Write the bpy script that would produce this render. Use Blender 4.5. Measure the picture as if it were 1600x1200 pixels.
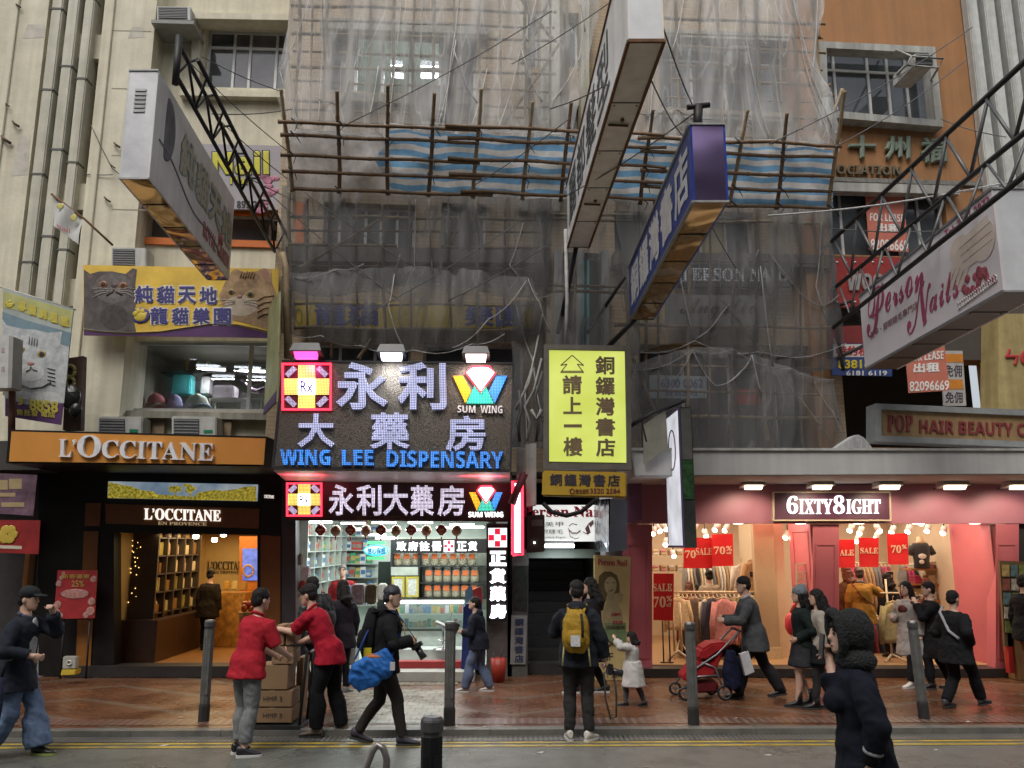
import bpy,bmesh,math,random
from mathutils import Vector,Matrix,noise
V=Vector
R=math.radians
scene=bpy.context.scene
C=scene.collection
for o in list(bpy.data.objects):
 bpy.data.objects.remove(o)

# ---------------------------------------------------------------- camera, sky, sun, exposure
F=1294.0
PITCH=math.atan(250.0/F)
CAM=V((0.0,0.0,2.15))
cam=bpy.data.cameras.new('camera')
cam.sensor_fit='HORIZONTAL';cam.sensor_width=36.0
cam.lens=F/1600.0*36.0
cam.clip_start=0.05;cam.clip_end=800
camo=bpy.data.objects.new('camera',cam);C.objects.link(camo)
camo.location=CAM;camo.rotation_euler=(math.pi/2+PITCH,0,0)
scene.camera=camo

SUN_EL,SUN_AZ=R(57),R(203)          # azimuth measured clockwise from +Y: behind the camera, to its left
world=bpy.data.worlds.new('World');scene.world=world;world.use_nodes=True
wn=world.node_tree
sky=wn.nodes.new('ShaderNodeTexSky');sky.sky_type='NISHITA';sky.sun_disc=False
sky.sun_elevation=SUN_EL;sky.sun_rotation=SUN_AZ
sky.air_density=1.0;sky.dust_density=4.0;sky.ozone_density=1.0
bg=wn.nodes['Background']
hs=wn.nodes.new('ShaderNodeHueSaturation');hs.inputs['Saturation'].default_value=0.35   # overcast: greyed sky
wn.links.new(sky.outputs[0],hs.inputs['Color']);wn.links.new(hs.outputs[0],bg.inputs[0])
bg.inputs[1].default_value=0.15
sl=bpy.data.lights.new('sun','SUN');sl.energy=1.5;sl.angle=R(30);sl.color=(1.0,0.96,0.9)
so=bpy.data.objects.new('sun',sl);C.objects.link(so)
sdir=V((math.sin(SUN_AZ)*math.cos(SUN_EL),math.cos(SUN_AZ)*math.cos(SUN_EL),math.sin(SUN_EL)))
so.rotation_euler=sdir.to_track_quat('Z','Y').to_euler();so.location=(-6,-4,30)
scene.view_settings.view_transform='Standard';scene.view_settings.look='None'
scene.view_settings.exposure=0.07;scene.view_settings.gamma=1.0
scene.cycles.max_bounces=8;scene.cycles.transparent_max_bounces=24
scene.cycles.diffuse_bounces=3;scene.cycles.glossy_bounces=3
scene.cycles.caustics_reflective=False;scene.cycles.caustics_refractive=False
scene.cycles.sample_clamp_indirect=4.0

# ---------------------------------------------------------------- from photo measurements to places
cp,sp=math.cos(PITCH),math.sin(PITCH)
def ray(u,v):
 a,b=(u-800.0)/F,(600.0-v)/F
 return V((a,cp-b*sp,sp+b*cp))
class Plane:                                   # upright plane Y = y0 + k*x
 def __init__(s,y0,k=0.0):
  s.y0,s.k=y0,k
  s.r=V((1,k,0)).normalized();s.n=V((k,-1,0)).normalized()   # n faces the street
 def __call__(s,u,v):
  d=ray(u,v);t=s.y0/(d.y-s.k*d.x)
  return CAM+d*t
 def off(s,d):return Plane(s.y0-d,s.k)   # d metres closer to the street
def G(u,v,z=0.0):
 d=ray(u,v);return CAM+d*((z-CAM.z)/d.z)
def ZY(u,v,Y):                                # height of a sight line at depth Y
 d=ray(u,v);return CAM.z+d.z*Y/d.y

# ---------------------------------------------------------------- materials
MATS={}
def mat(name,col,rough=0.6,metal=0.0,var=0.18,scale=6.0,bump=0.0,bscale=40.0,streak=0.0,spec=0.5,emit=None,estr=0.0,alpha=None,coat=0.0,trans=0.0,dirt=None,sheen=0.0):
 if name in MATS:return MATS[name]
 m=bpy.data.materials.new(name);m.use_nodes=True;MATS[name]=m
 nt=m.node_tree;N=nt.nodes;L=nt.links
 b=N['Principled BSDF']
 b.inputs['Roughness'].default_value=rough;b.inputs['Metallic'].default_value=metal
 b.inputs['Specular IOR Level'].default_value=spec
 if coat:b.inputs['Coat Weight'].default_value=coat;b.inputs['Coat Roughness'].default_value=0.08
 if trans:b.inputs['Transmission Weight'].default_value=trans
 if sheen:b.inputs['Sheen Weight'].default_value=sheen
 c4=tuple(col)+(1.0,)
 tc=N.new('ShaderNodeTexCoord')
 nz=N.new('ShaderNodeTexNoise');nz.inputs['Scale'].default_value=scale;nz.inputs['Detail'].default_value=5
 nz.inputs['Roughness'].default_value=0.62
 L.new(tc.outputs['Object'],nz.inputs['Vector'])
 rp=N.new('ShaderNodeValToRGB')
 rp.color_ramp.elements[0].position=0.3;rp.color_ramp.elements[1].position=0.7
 lo=tuple(max(0,x*(1-var)) for x in col)+(1,);hi=tuple(min(1,x*(1+var*0.7)) for x in col)+(1,)
 rp.color_ramp.elements[0].color=lo;rp.color_ramp.elements[1].color=hi
 L.new(nz.outputs['Fac'],rp.inputs[0])
 out=rp.outputs[0]
 if streak:
  mp=N.new('ShaderNodeMapping');mp.inputs['Scale'].default_value=(5.0,5.0,0.22)
  L.new(tc.outputs['Object'],mp.inputs[0])
  n2=N.new('ShaderNodeTexNoise');n2.inputs['Scale'].default_value=1.3;n2.inputs['Detail'].default_value=6
  L.new(mp.outputs[0],n2.inputs['Vector'])
  r2=N.new('ShaderNodeValToRGB');r2.color_ramp.elements[0].position=0.38;r2.color_ramp.elements[1].position=0.62
  d=dirt or (0.32,0.29,0.24)
  r2.color_ramp.elements[0].color=(d[0],d[1],d[2],1);r2.color_ramp.elements[1].color=(1,1,1,1)
  L.new(n2.outputs['Fac'],r2.inputs[0])
  mx=N.new('ShaderNodeMix');mx.data_type='RGBA';mx.blend_type='MULTIPLY';mx.inputs[0].default_value=streak
  L.new(out,mx.inputs[6]);L.new(r2.outputs[0],mx.inputs[7]);out=mx.outputs[2]
 L.new(out,b.inputs['Base Color'])
 rr=N.new('ShaderNodeMapRange');rr.inputs['To Min'].default_value=max(0.02,rough*0.8);rr.inputs['To Max'].default_value=min(1,rough*1.2)
 L.new(nz.outputs['Fac'],rr.inputs['Value']);L.new(rr.outputs[0],b.inputs['Roughness'])
 if bump:
  n3=N.new('ShaderNodeTexNoise');n3.inputs['Scale'].default_value=bscale;n3.inputs['Detail'].default_value=4
  L.new(tc.outputs['Object'],n3.inputs['Vector'])
  bp=N.new('ShaderNodeBump');bp.inputs['Strength'].default_value=bump;bp.inputs['Distance'].default_value=0.02
  L.new(n3.outputs['Fac'],bp.inputs['Height']);L.new(bp.outputs[0],b.inputs['Normal'])
 if emit is not None:
  b.inputs['Emission Color'].default_value=tuple(emit)+(1,);b.inputs['Emission Strength'].default_value=estr
 if alpha is not None:b.inputs['Alpha'].default_value=alpha
 return m
def glow(name,col,strength,var=0.0,scale=60.0):
 """A lit surface (lamp, LED sign, lightbox) with optional dot-scale unevenness of the lamps behind it."""
 if name in MATS:return MATS[name]
 m=bpy.data.materials.new(name);m.use_nodes=True;MATS[name]=m
 nt=m.node_tree;N=nt.nodes;L=nt.links;b=N['Principled BSDF']
 b.inputs['Base Color'].default_value=tuple(min(0.8,c*0.8) for c in col)+(1,);b.inputs['Roughness'].default_value=0.35
 b.inputs['Emission Color'].default_value=tuple(col)+(1,)
 if var:
  tc=N.new('ShaderNodeTexCoord');nz=N.new('ShaderNodeTexNoise');nz.inputs['Scale'].default_value=scale;nz.inputs['Detail'].default_value=2
  L.new(tc.outputs['Object'],nz.inputs['Vector'])
  mr=N.new('ShaderNodeMapRange');mr.inputs['From Min'].default_value=0.3;mr.inputs['From Max'].default_value=0.7
  mr.inputs['To Min'].default_value=strength*(1-var);mr.inputs['To Max'].default_value=strength*(1+var)
  L.new(nz.outputs['Fac'],mr.inputs['Value']);L.new(mr.outputs[0],b.inputs['Emission Strength'])
 else:b.inputs['Emission Strength'].default_value=strength
 return m
def led(name,col,strength,pitch=0.021,base=(0.05,0.05,0.06)):
 """LED lettering: rows of small round lamps on a dark cap."""
 if name in MATS:return MATS[name]
 m=bpy.data.materials.new(name);m.use_nodes=True;MATS[name]=m
 nt=m.node_tree;N=nt.nodes;L=nt.links;b=N['Principled BSDF']
 b.inputs['Base Color'].default_value=tuple(base)+(1,);b.inputs['Roughness'].default_value=0.3
 tc=N.new('ShaderNodeTexCoord');sx=N.new('ShaderNodeSeparateXYZ');L.new(tc.outputs['Object'],sx.inputs[0])
 def tri(s):
  a=N.new('ShaderNodeMath');a.operation='DIVIDE';a.inputs[1].default_value=pitch;L.new(s,a.inputs[0])
  f=N.new('ShaderNodeMath');f.operation='FRACT';L.new(a.outputs[0],f.inputs[0])
  c=N.new('ShaderNodeMath');c.operation='SUBTRACT';c.inputs[1].default_value=0.5;L.new(f.outputs[0],c.inputs[0])
  q=N.new('ShaderNodeMath');q.operation='MULTIPLY';L.new(c.outputs[0],q.inputs[0]);L.new(c.outputs[0],q.inputs[1])
  return q.outputs[0]
 ad=N.new('ShaderNodeMath');ad.operation='ADD';L.new(tri(sx.outputs[0]),ad.inputs[0]);L.new(tri(sx.outputs[2]),ad.inputs[1])
 mr=N.new('ShaderNodeMapRange');mr.inputs['From Min'].default_value=0.05;mr.inputs['From Max'].default_value=0.16
 mr.inputs['To Min'].default_value=strength;mr.inputs['To Max'].default_value=strength*0.12
 L.new(ad.outputs[0],mr.inputs['Value'])
 nz=N.new('ShaderNodeTexNoise');nz.inputs['Scale'].default_value=3.0;L.new(tc.outputs['Object'],nz.inputs['Vector'])
 m2=N.new('ShaderNodeMapRange');m2.inputs['To Min'].default_value=0.55;m2.inputs['To Max'].default_value=1.45;L.new(nz.outputs['Fac'],m2.inputs['Value'])
 mu=N.new('ShaderNodeMath');mu.operation='MULTIPLY';L.new(mr.outputs[0],mu.inputs[0]);L.new(m2.outputs[0],mu.inputs[1])
 b.inputs['Emission Color'].default_value=tuple(col)+(1,);L.new(mu.outputs[0],b.inputs['Emission Strength'])
 return m

# ---------------------------------------------------------------- mesh builder
class MB:
 def __init__(s):s.v=[];s.f=[];s.sm=[]
 def add(s,vs,fs,smooth=False):
  b=len(s.v);s.v+=[V(x) for x in vs];s.f+=[tuple(b+i for i in f) for f in fs];s.sm+=[smooth]*len(fs);return s
 def box(s,x0,x1,y0,y1,z0,z1):
  vs=[(x,y,z) for z in (z0,z1) for y in (y0,y1) for x in (x0,x1)]
  return s.add(vs,[(0,2,3,1),(4,5,7,6),(0,1,5,4),(2,6,7,3),(0,4,6,2),(1,3,7,5)])
 def prism(s,poly,d):
  """poly: loop of points; d: extrusion vector"""
  n=len(poly);p=[V(x) for x in poly];d=V(d)
  vs=p+[x+d for x in p]
  return s.add(vs,[tuple(range(n)),tuple(range(2*n-1,n-1,-1))]+[(i,i+n,(i+1)%n+n,(i+1)%n) for i in range(n)])
 def quad(s,a,b,c,d):return s.add([a,b,c,d],[(0,1,2,3)])
 def ring_loft(s,rings,cap=True,smooth=True):
  n=len(rings[0]);base=[p for r in rings for p in r];fs=[]
  for i in range(len(rings)-1):
   for j in range(n):
    a=i*n+j;b2=i*n+(j+1)%n
    fs.append((a,b2,b2+n,a+n))
  s.add(base,fs,smooth)
  if cap:
   k=len(s.v)-len(base);m=(len(rings)-1)*n
   s.f.append(tuple(k+j for j in range(n-1,-1,-1)));s.sm.append(False)
   s.f.append(tuple(k+m+j for j in range(n)));s.sm.append(False)
  return s
 def tube(s,pts,r,n=8,cap=True,flat=1.0):
  pts=[V(p) for p in pts];m=len(pts)
  rr=r if isinstance(r,(list,tuple)) else [r]*m
  rings=[];up=None
  for i,p in enumerate(pts):
   t=(pts[min(i+1,m-1)]-pts[max(i-1,0)])
   t=t.normalized() if t.length>1e-9 else V((0,0,1))
   if up is None:up=t.orthogonal().normalized() if abs(t.z)>0.95 else (V((0,0,1))-t*t.z).normalized()
   up=(up-t*up.dot(t));up=up.normalized() if up.length>1e-6 else t.orthogonal().normalized()
   w=t.cross(up)
   rings.append([p+(up*math.cos(a)*flat+w*math.sin(a))*rr[i] for a in [2*math.pi*j/n for j in range(n)]])
  return s.ring_loft(rings,cap)
 def ell(s,c,rx,ry,rz,nu=14,nv=9,M=None):
  c=V(c);rings=[]
  for i in range(nv+1):
   a=math.pi*(0.03+0.94*i/nv)-math.pi/2
   ring=[]
   for j in range(nu):
    t=2*math.pi*j/nu
    q=V((rx*math.cos(a)*math.cos(t),ry*math.cos(a)*math.sin(t),rz*math.sin(a)))
    ring.append(c+(M @ q if M else q))
   rings.append(ring)
  return s.ring_loft(rings)
 def lathe(s,c,prof,n=16):
  c=V(c);return s.ring_loft([[c+V((r*math.cos(2*math.pi*j/n),r*math.sin(2*math.pi*j/n),z)) for j in range(n)] for r,z in prof])
 def bar(s,a,b,w,h,up=(0,0,1)):
  a,b=V(a),V(b);t=(b-a).normalized();u=V(up);u=(u-t*u.dot(t)).normalized();x=t.cross(u)
  q=[a+x*w/2+u*h/2,a-x*w/2+u*h/2,a-x*w/2-u*h/2,a+x*w/2-u*h/2]
  return s.prism(q,b-a)
def origin(o):
 p=V((0,0,0))
 while o is not None:p=p+o.location;o=o.parent
 return p
def part(name,mb,m,parent=None,label=None,bev=0.0,recalc=True):
 me=bpy.data.meshes.new(name)
 off=origin(parent)
 me.from_pydata([v-off for v in mb.v],[],mb.f)
 me.polygons.foreach_set('use_smooth',mb.sm)
 if recalc or bev:
  bm=bmesh.new();bm.from_mesh(me)
  if bev:
   bmesh.ops.remove_doubles(bm,verts=bm.verts,dist=1e-5)
  bmesh.ops.recalc_face_normals(bm,faces=bm.faces)
  if bev:
   es=[e for e in bm.edges if len(e.link_faces)==2 and e.calc_face_angle(0)>0.5]
   bmesh.ops.bevel(bm,geom=es,offset=bev,segments=2,affect='EDGES',clamp_overlap=True)
  bm.to_mesh(me);bm.free()
 for mm in (m if isinstance(m,(list,tuple)) else [m]):me.materials.append(mm)
 o=bpy.data.objects.new(name,me);C.objects.link(o)
 if parent is not None:o.parent=parent
 if label:o['label']=label
 return o
def thing(name,label,cat,loc,group=None):
 o=bpy.data.objects.new(name,None);C.objects.link(o);o.location=loc;o.empty_display_size=0.1
 o['label']=label;o['category']=cat
 if group:o['group']=group
 return o
def tag(o,label,cat,group=None):
 o['label']=label;o['category']=cat
 if group:o['group']=group
 return o
def solo(name,mb,m,label,cat,loc=None,group=None,bev=0.0):
 """a thing that is one mesh, with its origin at its base"""
 lo=V(loc) if loc is not None else sum(mb.v,V((0,0,0)))/len(mb.v)
 for i,x in enumerate(mb.v):mb.v[i]=x-lo
 o=part(name,mb,m,None,None,bev);o.location=lo
 return tag(o,label,cat,group)
def struct(name,mb,m,kind='structure'):
 o=part(name,mb,m,None);o['kind']=kind;return o
def copy_tree(o,parent=None):
 c=o.copy();C.objects.link(c)
 if parent is not None:c.parent=parent
 for ch in list(o.children):copy_tree(ch,c)
 return c
def again(o,loc,label=None,rz=None,sc=None):
 c=copy_tree(o);c.location=loc
 if rz is not None:c.rotation_euler=(0,0,rz)
 if sc is not None:c.scale=sc if isinstance(sc,(tuple,list)) else (sc,sc,sc)
 if label:c['label']=label
 return c

# ---------------------------------------------------------------- lettering
_TX={}
def _glyphs(s,bold,res):
 key=(s,bold,res)
 if key in _TX:return _TX[key]
 t=bpy.data.curves.new('lettering','FONT');t.body=s;t.resolution_u=res;t.extrude=0.02
 t.space_line=1.0
 if bold:t.bevel_depth=bold;t.bevel_resolution=0
 o=bpy.data.objects.new('lettering',t);C.objects.link(o)
 me=bpy.data.meshes.new_from_object(o.evaluated_get(bpy.context.evaluated_depsgraph_get()))
 vs=[v.co.copy() for v in me.vertices];fs=[tuple(p.vertices) for p in me.polygons]
 bpy.data.objects.remove(o);bpy.data.curves.remove(t);bpy.data.meshes.remove(me)
 _TX[key]=(vs,fs);return vs,fs
def text_mb(items,mb=None):
 """items: (string, TL, TR, BL, thickness, bold) - glyphs fitted to the parallelogram TL-TR-BL, standing proud of it"""
 mb=mb or MB()
 for (s,TL,TR,BL,th,bold) in items:
  vs,fs=_glyphs(s,bold,2)
  if not vs:continue
  x0=min(v.x for v in vs);x1=max(v.x for v in vs);y0=min(v.y for v in vs);y1=max(v.y for v in vs)
  z0=min(v.z for v in vs);z1=max(v.z for v in vs)
  ex,ey=V(TR)-V(TL),V(TL)-V(BL)
  n=ex.cross(ey).normalized()
  mb.add([V(BL)+ex*((v.x-x0)/(x1-x0))+ey*((v.y-y0)/max(1e-6,y1-y0))+n*(0.001+th*(v.z-z0)/(z1-z0)) for v in vs],fs)
 return mb
def tpx(pl,s,tl,tr,bl,th=0.02,bold=0.0):
 return (s,pl(*tl),pl(*tr),pl(*bl),th,bold)
def tbox(pl,s,u0,v0,u1,v1,th=0.02,bold=0.0,tilt=0.0):
 """text filling a photo box; tilt = fall in px from left to right"""
 return (s,pl(u0,v0),pl(u1,v0+tilt),pl(u0,v1),th,bold)
def letters(items,m,parent,name='lettering',label=None):
 for it in items:o=part(name,text_mb([it]),m,parent,label,recalc=False)
 return o
def qpx(pl,*pts):return [pl(*p) for p in pts]
def rect(u0,v0,u1,v1,tl=0,tr=None):
 return [(u0,v0),(u1,v0+tl),(u1,v1+(tl if tr is None else tr)),(u0,v1)]
def panel(name,pl,pts,depth,m,parent,bev=0.0,label=None,proud=0.0):
 """a slab whose front outline is measured from the photo on plane pl, `depth` metres thick behind it"""
 q=[p+pl.n*proud for p in qpx(pl,*pts)]
 return part(name,MB().prism(q,-pl.n*depth),m,parent,label,bev)
def frame_mb(q,w,d,n,mb=None):
 """four mitred bars around a quad outline q (TL,TR,BR,BL); w bar width, d depth along -n"""
 mb=mb or MB();c=sum(q,V((0,0,0)))/4
 ex=(q[1]-q[0]).normalized();ez=(q[0]-q[3]).normalized()
 I=[q[0]+ex*w-ez*w,q[1]-ex*w-ez*w,q[2]-ex*w+ez*w,q[3]+ex*w+ez*w]
 for i in range(4):
  j=(i+1)%4
  mb.prism([q[i],q[j],I[j],I[i]],-n*d)
 return mb
# ================================================================ ground
KA=G(60,1142.5,0.13);KB=G(1540,1137.0,0.13)
kk=(KB.y-KA.y)/(KB.x-KA.x)
def ky(x,d=0.0):return KA.y+kk*(x-KA.x)+d       # kerb's street-side top edge, d metres further in
def strip(d0,d1,z0,z1=None,x0=-60,x1=60):
 """a strip along the kerb as a thin sheet (z1 None) or a solid"""
 a=[(x0,ky(x0,d0)),(x1,ky(x1,d0)),(x1,ky(x1,d1)),(x0,ky(x0,d1))]
 mb=MB()
 if z1 is None:mb.quad(*[V((x,y,z0)) for x,y in a])
 else:mb.prism([V((x,y,z0)) for x,y in a],(0,0,z1-z0))
 return mb
def nodes(name):
 m=bpy.data.materials.new(name);m.use_nodes=True;MATS[name]=m
 return m,m.node_tree.nodes,m.node_tree.links,m.node_tree.nodes['Principled BSDF']
def math_(N,L,op,a,b=None):
 n=N.new('ShaderNodeMath');n.operation=op
 for i,x in enumerate((a,b)):
  if x is None:continue
  if isinstance(x,(int,float)):n.inputs[i].default_value=x
  else:L.new(x,n.inputs[i])
 return n.outputs[0]
def mixc(N,L,f,a,b,bt='MIX'):
 n=N.new('ShaderNodeMix');n.data_type='RGBA';n.blend_type=bt
 for i,x in ((0,f),(6,a),(7,b)):
  if isinstance(x,(int,float)):n.inputs[i].default_value=x
  elif isinstance(x,tuple):n.inputs[i].default_value=x+(1,) if len(x)==3 else x
  else:L.new(x,n.inputs[i])
 return n.outputs[2]
def noise_(N,L,vec,sc,det=4,lo=0.0,hi=1.0,fmin=0.3,fmax=0.7):
 n=N.new('ShaderNodeTexNoise');n.inputs['Scale'].default_value=sc;n.inputs['Detail'].default_value=det
 if vec is not None:L.new(vec,n.inputs['Vector'])
 r=N.new('ShaderNodeMapRange');r.inputs['From Min'].default_value=fmin;r.inputs['From Max'].default_value=fmax
 r.inputs['To Min'].default_value=lo;r.inputs['To Max'].default_value=hi
 L.new(n.outputs['Fac'],r.inputs['Value']);return r.outputs[0]
def bump_(N,L,b,h,s,d=0.01):
 n=N.new('ShaderNodeBump');n.inputs['Strength'].default_value=s;n.inputs['Distance'].default_value=d
 L.new(h,n.inputs['Height']);L.new(n.outputs[0],b.inputs['Normal'])
# wet brick pavement: red brown pavers with pale zigzag bands
def m_paving():
 m,N,L,b=nodes('wet_brick_paving')
 tc=N.new('ShaderNodeTexCoord');sx=N.new('ShaderNodeSeparateXYZ');L.new(tc.outputs['Object'],sx.inputs[0])
 br=N.new('ShaderNodeTexBrick');br.inputs['Scale'].default_value=1.0
 br.inputs['Brick Width'].default_value=0.2;br.inputs['Row Height'].default_value=0.1;br.inputs['Mortar Size'].default_value=0.006
 br.inputs['Color1'].default_value=(0.195,0.083,0.039,1);br.inputs['Color2'].default_value=(0.14,0.06,0.03,1);br.inputs['Mortar'].default_value=(0.035,0.024,0.018,1)
 L.new(tc.outputs['Object'],br.inputs['Vector'])
 t=math_(N,L,'PINGPONG',sx.outputs[0],1.9)
 d=math_(N,L,'SUBTRACT',sx.outputs[1],math_(N,L,'MULTIPLY',t,0.55))
 f=math_(N,L,'FRACT',math_(N,L,'DIVIDE',d,1.05))
 st=math_(N,L,'LESS_THAN',f,0.14)
 c=mixc(N,L,math_(N,L,'MULTIPLY',st,0.6),br.outputs[0],(0.17,0.14,0.105))
 c=mixc(N,L,noise_(N,L,tc.outputs['Object'],1.1,6),c,mixc(N,L,1.0,c,(0.74,0.73,0.72),'MULTIPLY'))
 c=mixc(N,L,noise_(N,L,tc.outputs['Object'],9,4,0,0.5),c,mixc(N,L,1.0,c,(0.6,0.6,0.6),'MULTIPLY'))
 L.new(c,b.inputs['Base Color'])
 L.new(noise_(N,L,tc.outputs['Object'],1.7,5,0.17,0.42),b.inputs['Roughness'])
 h=mixc(N,L,0.5,br.outputs['Fac'],noise_(N,L,tc.outputs['Object'],30,3))
 bump_(N,L,b,h,0.35,-0.006)
 return m
def m_pavers():
 m,N,L,b=nodes('grey_pavers')
 tc=N.new('ShaderNodeTexCoord')
 br=N.new('ShaderNodeTexBrick');br.inputs['Scale'].default_value=1.0;br.offset=0.5
 br.inputs['Brick Width'].default_value=0.15;br.inputs['Row Height'].default_value=0.21;br.inputs['Mortar Size'].default_value=0.008
 br.inputs['Color1'].default_value=(0.24,0.205,0.155,1);br.inputs['Color2'].default_value=(0.19,0.16,0.12,1);br.inputs['Mortar'].default_value=(0.05,0.042,0.033,1)
 L.new(tc.outputs['Object'],br.inputs['Vector'])
 c=mixc(N,L,noise_(N,L,tc.outputs['Object'],3,5),br.outputs[0],mixc(N,L,1.0,br.outputs[0],(0.6,0.58,0.55),'MULTIPLY'))
 L.new(c,b.inputs['Base Color']);L.new(noise_(N,L,tc.outputs['Object'],2.5,4,0.2,0.5),b.inputs['Roughness'])
 bump_(N,L,b,br.outputs['Fac'],0.4,-0.006);return m
def m_slots(name,c0,c1,period,duty,rough=0.5):
 m,N,L,b=nodes(name)
 tc=N.new('ShaderNodeTexCoord');sx=N.new('ShaderNodeSeparateXYZ');L.new(tc.outputs['Object'],sx.inputs[0])
 f=math_(N,L,'FRACT',math_(N,L,'DIVIDE',sx.outputs[0],period))
 c=mixc(N,L,math_(N,L,'LESS_THAN',f,duty),c0,c1)
 c=mixc(N,L,noise_(N,L,tc.outputs['Object'],2.2,5,0,0.8),c,c0)
 L.new(c,b.inputs['Base Color']);b.inputs['Roughness'].default_value=rough;return m
def m_road():
 m,N,L,b=nodes('wet_road')
 tc=N.new('ShaderNodeTexCoord');sx=N.new('ShaderNodeSeparateXYZ');L.new(tc.outputs['Object'],sx.inputs[0])
 n=noise_(N,L,tc.outputs['Object'],0.8,6)
 asph=mixc(N,L,n,(0.11,0.106,0.094),(0.16,0.155,0.137))
 asph=mixc(N,L,noise_(N,L,tc.outputs['Object'],110,2,0,0.75),asph,(0.2,0.195,0.17))
 conc=mixc(N,L,n,(0.105,0.112,0.098),(0.15,0.155,0.135))
 # the concrete bay on the left has diagonal brushed grooves
 dg=math_(N,L,'ADD',math_(N,L,'MULTIPLY',sx.outputs[0],0.8),math_(N,L,'MULTIPLY',sx.outputs[1],-0.5))
 wv=math_(N,L,'SINE',math_(N,L,'MULTIPLY',dg,75.0))
 conc=mixc(N,L,math_(N,L,'MULTIPLY',math_(N,L,'GREATER_THAN',wv,0.72),0.4),conc,(0.06,0.064,0.058))
 side=math_(N,L,'LESS_THAN',sx.outputs[0],-0.62)
 c=mixc(N,L,side,asph,conc)
 ck=math_(N,L,'LESS_THAN',math_(N,L,'ABSOLUTE',math_(N,L,'SUBTRACT',noise_(N,L,tc.outputs['Object'],0.7,7,0,1,0,1),0.47)),0.0022)
 c=mixc(N,L,math_(N,L,'MULTIPLY',ck,0.7),c,(0.03,0.03,0.028))
 c=mixc(N,L,noise_(N,L,tc.outputs['Object'],2.6,5,0,0.6,0.5,0.75),c,(0.06,0.058,0.052));L.new(c,b.inputs['Base Color'])
 L.new(noise_(N,L,tc.outputs['Object'],1.3,5,0.2,0.5),b.inputs['Roughness'])
 bump_(N,L,b,noise_(N,L,tc.outputs['Object'],90,3),0.5,0.008);return m
mp_=m_paving()
struct('ground',MB().quad((-300,-300,-0.06),(300,-300,-0.06),(300,300,-0.06),(-300,300,-0.06)),mat('earth',(0.12,0.11,0.1)))
RZ=0.065                                                 # road level: the kerb is low here
struct('road',strip(-40,0.02,RZ),m_road())
struct('pavement',strip(0.16,9.5,0.125),mp_)
kb=MB()
x=-24.0
while x<24:
 a=[V((x,ky(x),-0.02)),V((x+0.985,ky(x+0.985),-0.02)),V((x+0.985,ky(x+0.985,0.155),-0.02)),V((x,ky(x,0.155),-0.02))]
 kb.prism(a,(0,0,0.15));x+=0.99
struct('kerb',kb,mat('granite_kerb',(0.14,0.135,0.12),0.5,var=0.3,scale=5,bump=0.15,bscale=60))
struct('drain_channel',strip(-0.26,-0.01,RZ+0.004),m_slots('drain_slots',(0.13,0.125,0.11),(0.012,0.012,0.012),0.055,0.42))
def m_yellow():
 m,N,L,b=nodes('worn_yellow_paint');tc=N.new('ShaderNodeTexCoord')
 c=mixc(N,L,noise_(N,L,tc.outputs['Object'],6,6,0,1,0.42,0.72),(0.46,0.32,0.03),(0.16,0.13,0.065))
 L.new(c,b.inputs['Base Color']);b.inputs['Roughness'].default_value=0.45;return m
my_=m_yellow()
struct('road_marking',strip(-0.37,-0.30,RZ+0.004),my_);struct('road_marking',strip(-0.52,-0.45,RZ+0.004),my_)
struct('pavement_edge_strip',strip(0.3,0.62,0.129),m_slots('soldier_bricks',(0.115,0.052,0.034),(0.2,0.17,0.14),0.1,0.4,0.35))
q=[G(512,1130,0.13),G(700,1130,0.13),G(712,1078,0.13),G(545,1078,0.13)]
struct('paver_patch',MB().quad(*[V((p.x,p.y,0.133)) for p in q]),m_pavers())
struct('shopfront_drain',MB().quad(*[V((x,y,0.1325)) for x,y in ((-3.9,12.72),(-0.8,12.72),(-0.8,12.98),(-3.9,12.98))]),m_pavers() if 0 else MATS['grey_pavers'])

for (u,v,s_,z_) in ((995,1062,.03,.13),(282,1121,.025,.13),(545,1121,.02,.13),(757,1136,.02,.13),(1512,1128,.03,.13),(1150,1122,.02,.13),(256,1165,.05,RZ),(1200,1180,.04,RZ),(1462,1172,.03,RZ),(418,1128,.02,.13),(845,1176,.035,RZ)):
 p=G(u,v,z_);solo('litter',MB().prism([p+V((s_*a,s_*b,.002)) for a,b in ((-1,-.4),(.3,-.8),(1,.2),(.2,.7))],(0,0,.004)),mat('pale_litter',(.5,.48,.44),.7),'small scrap of pale litter lying on the wet ground','litter',group='scraps of litter on the wet ground')
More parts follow.
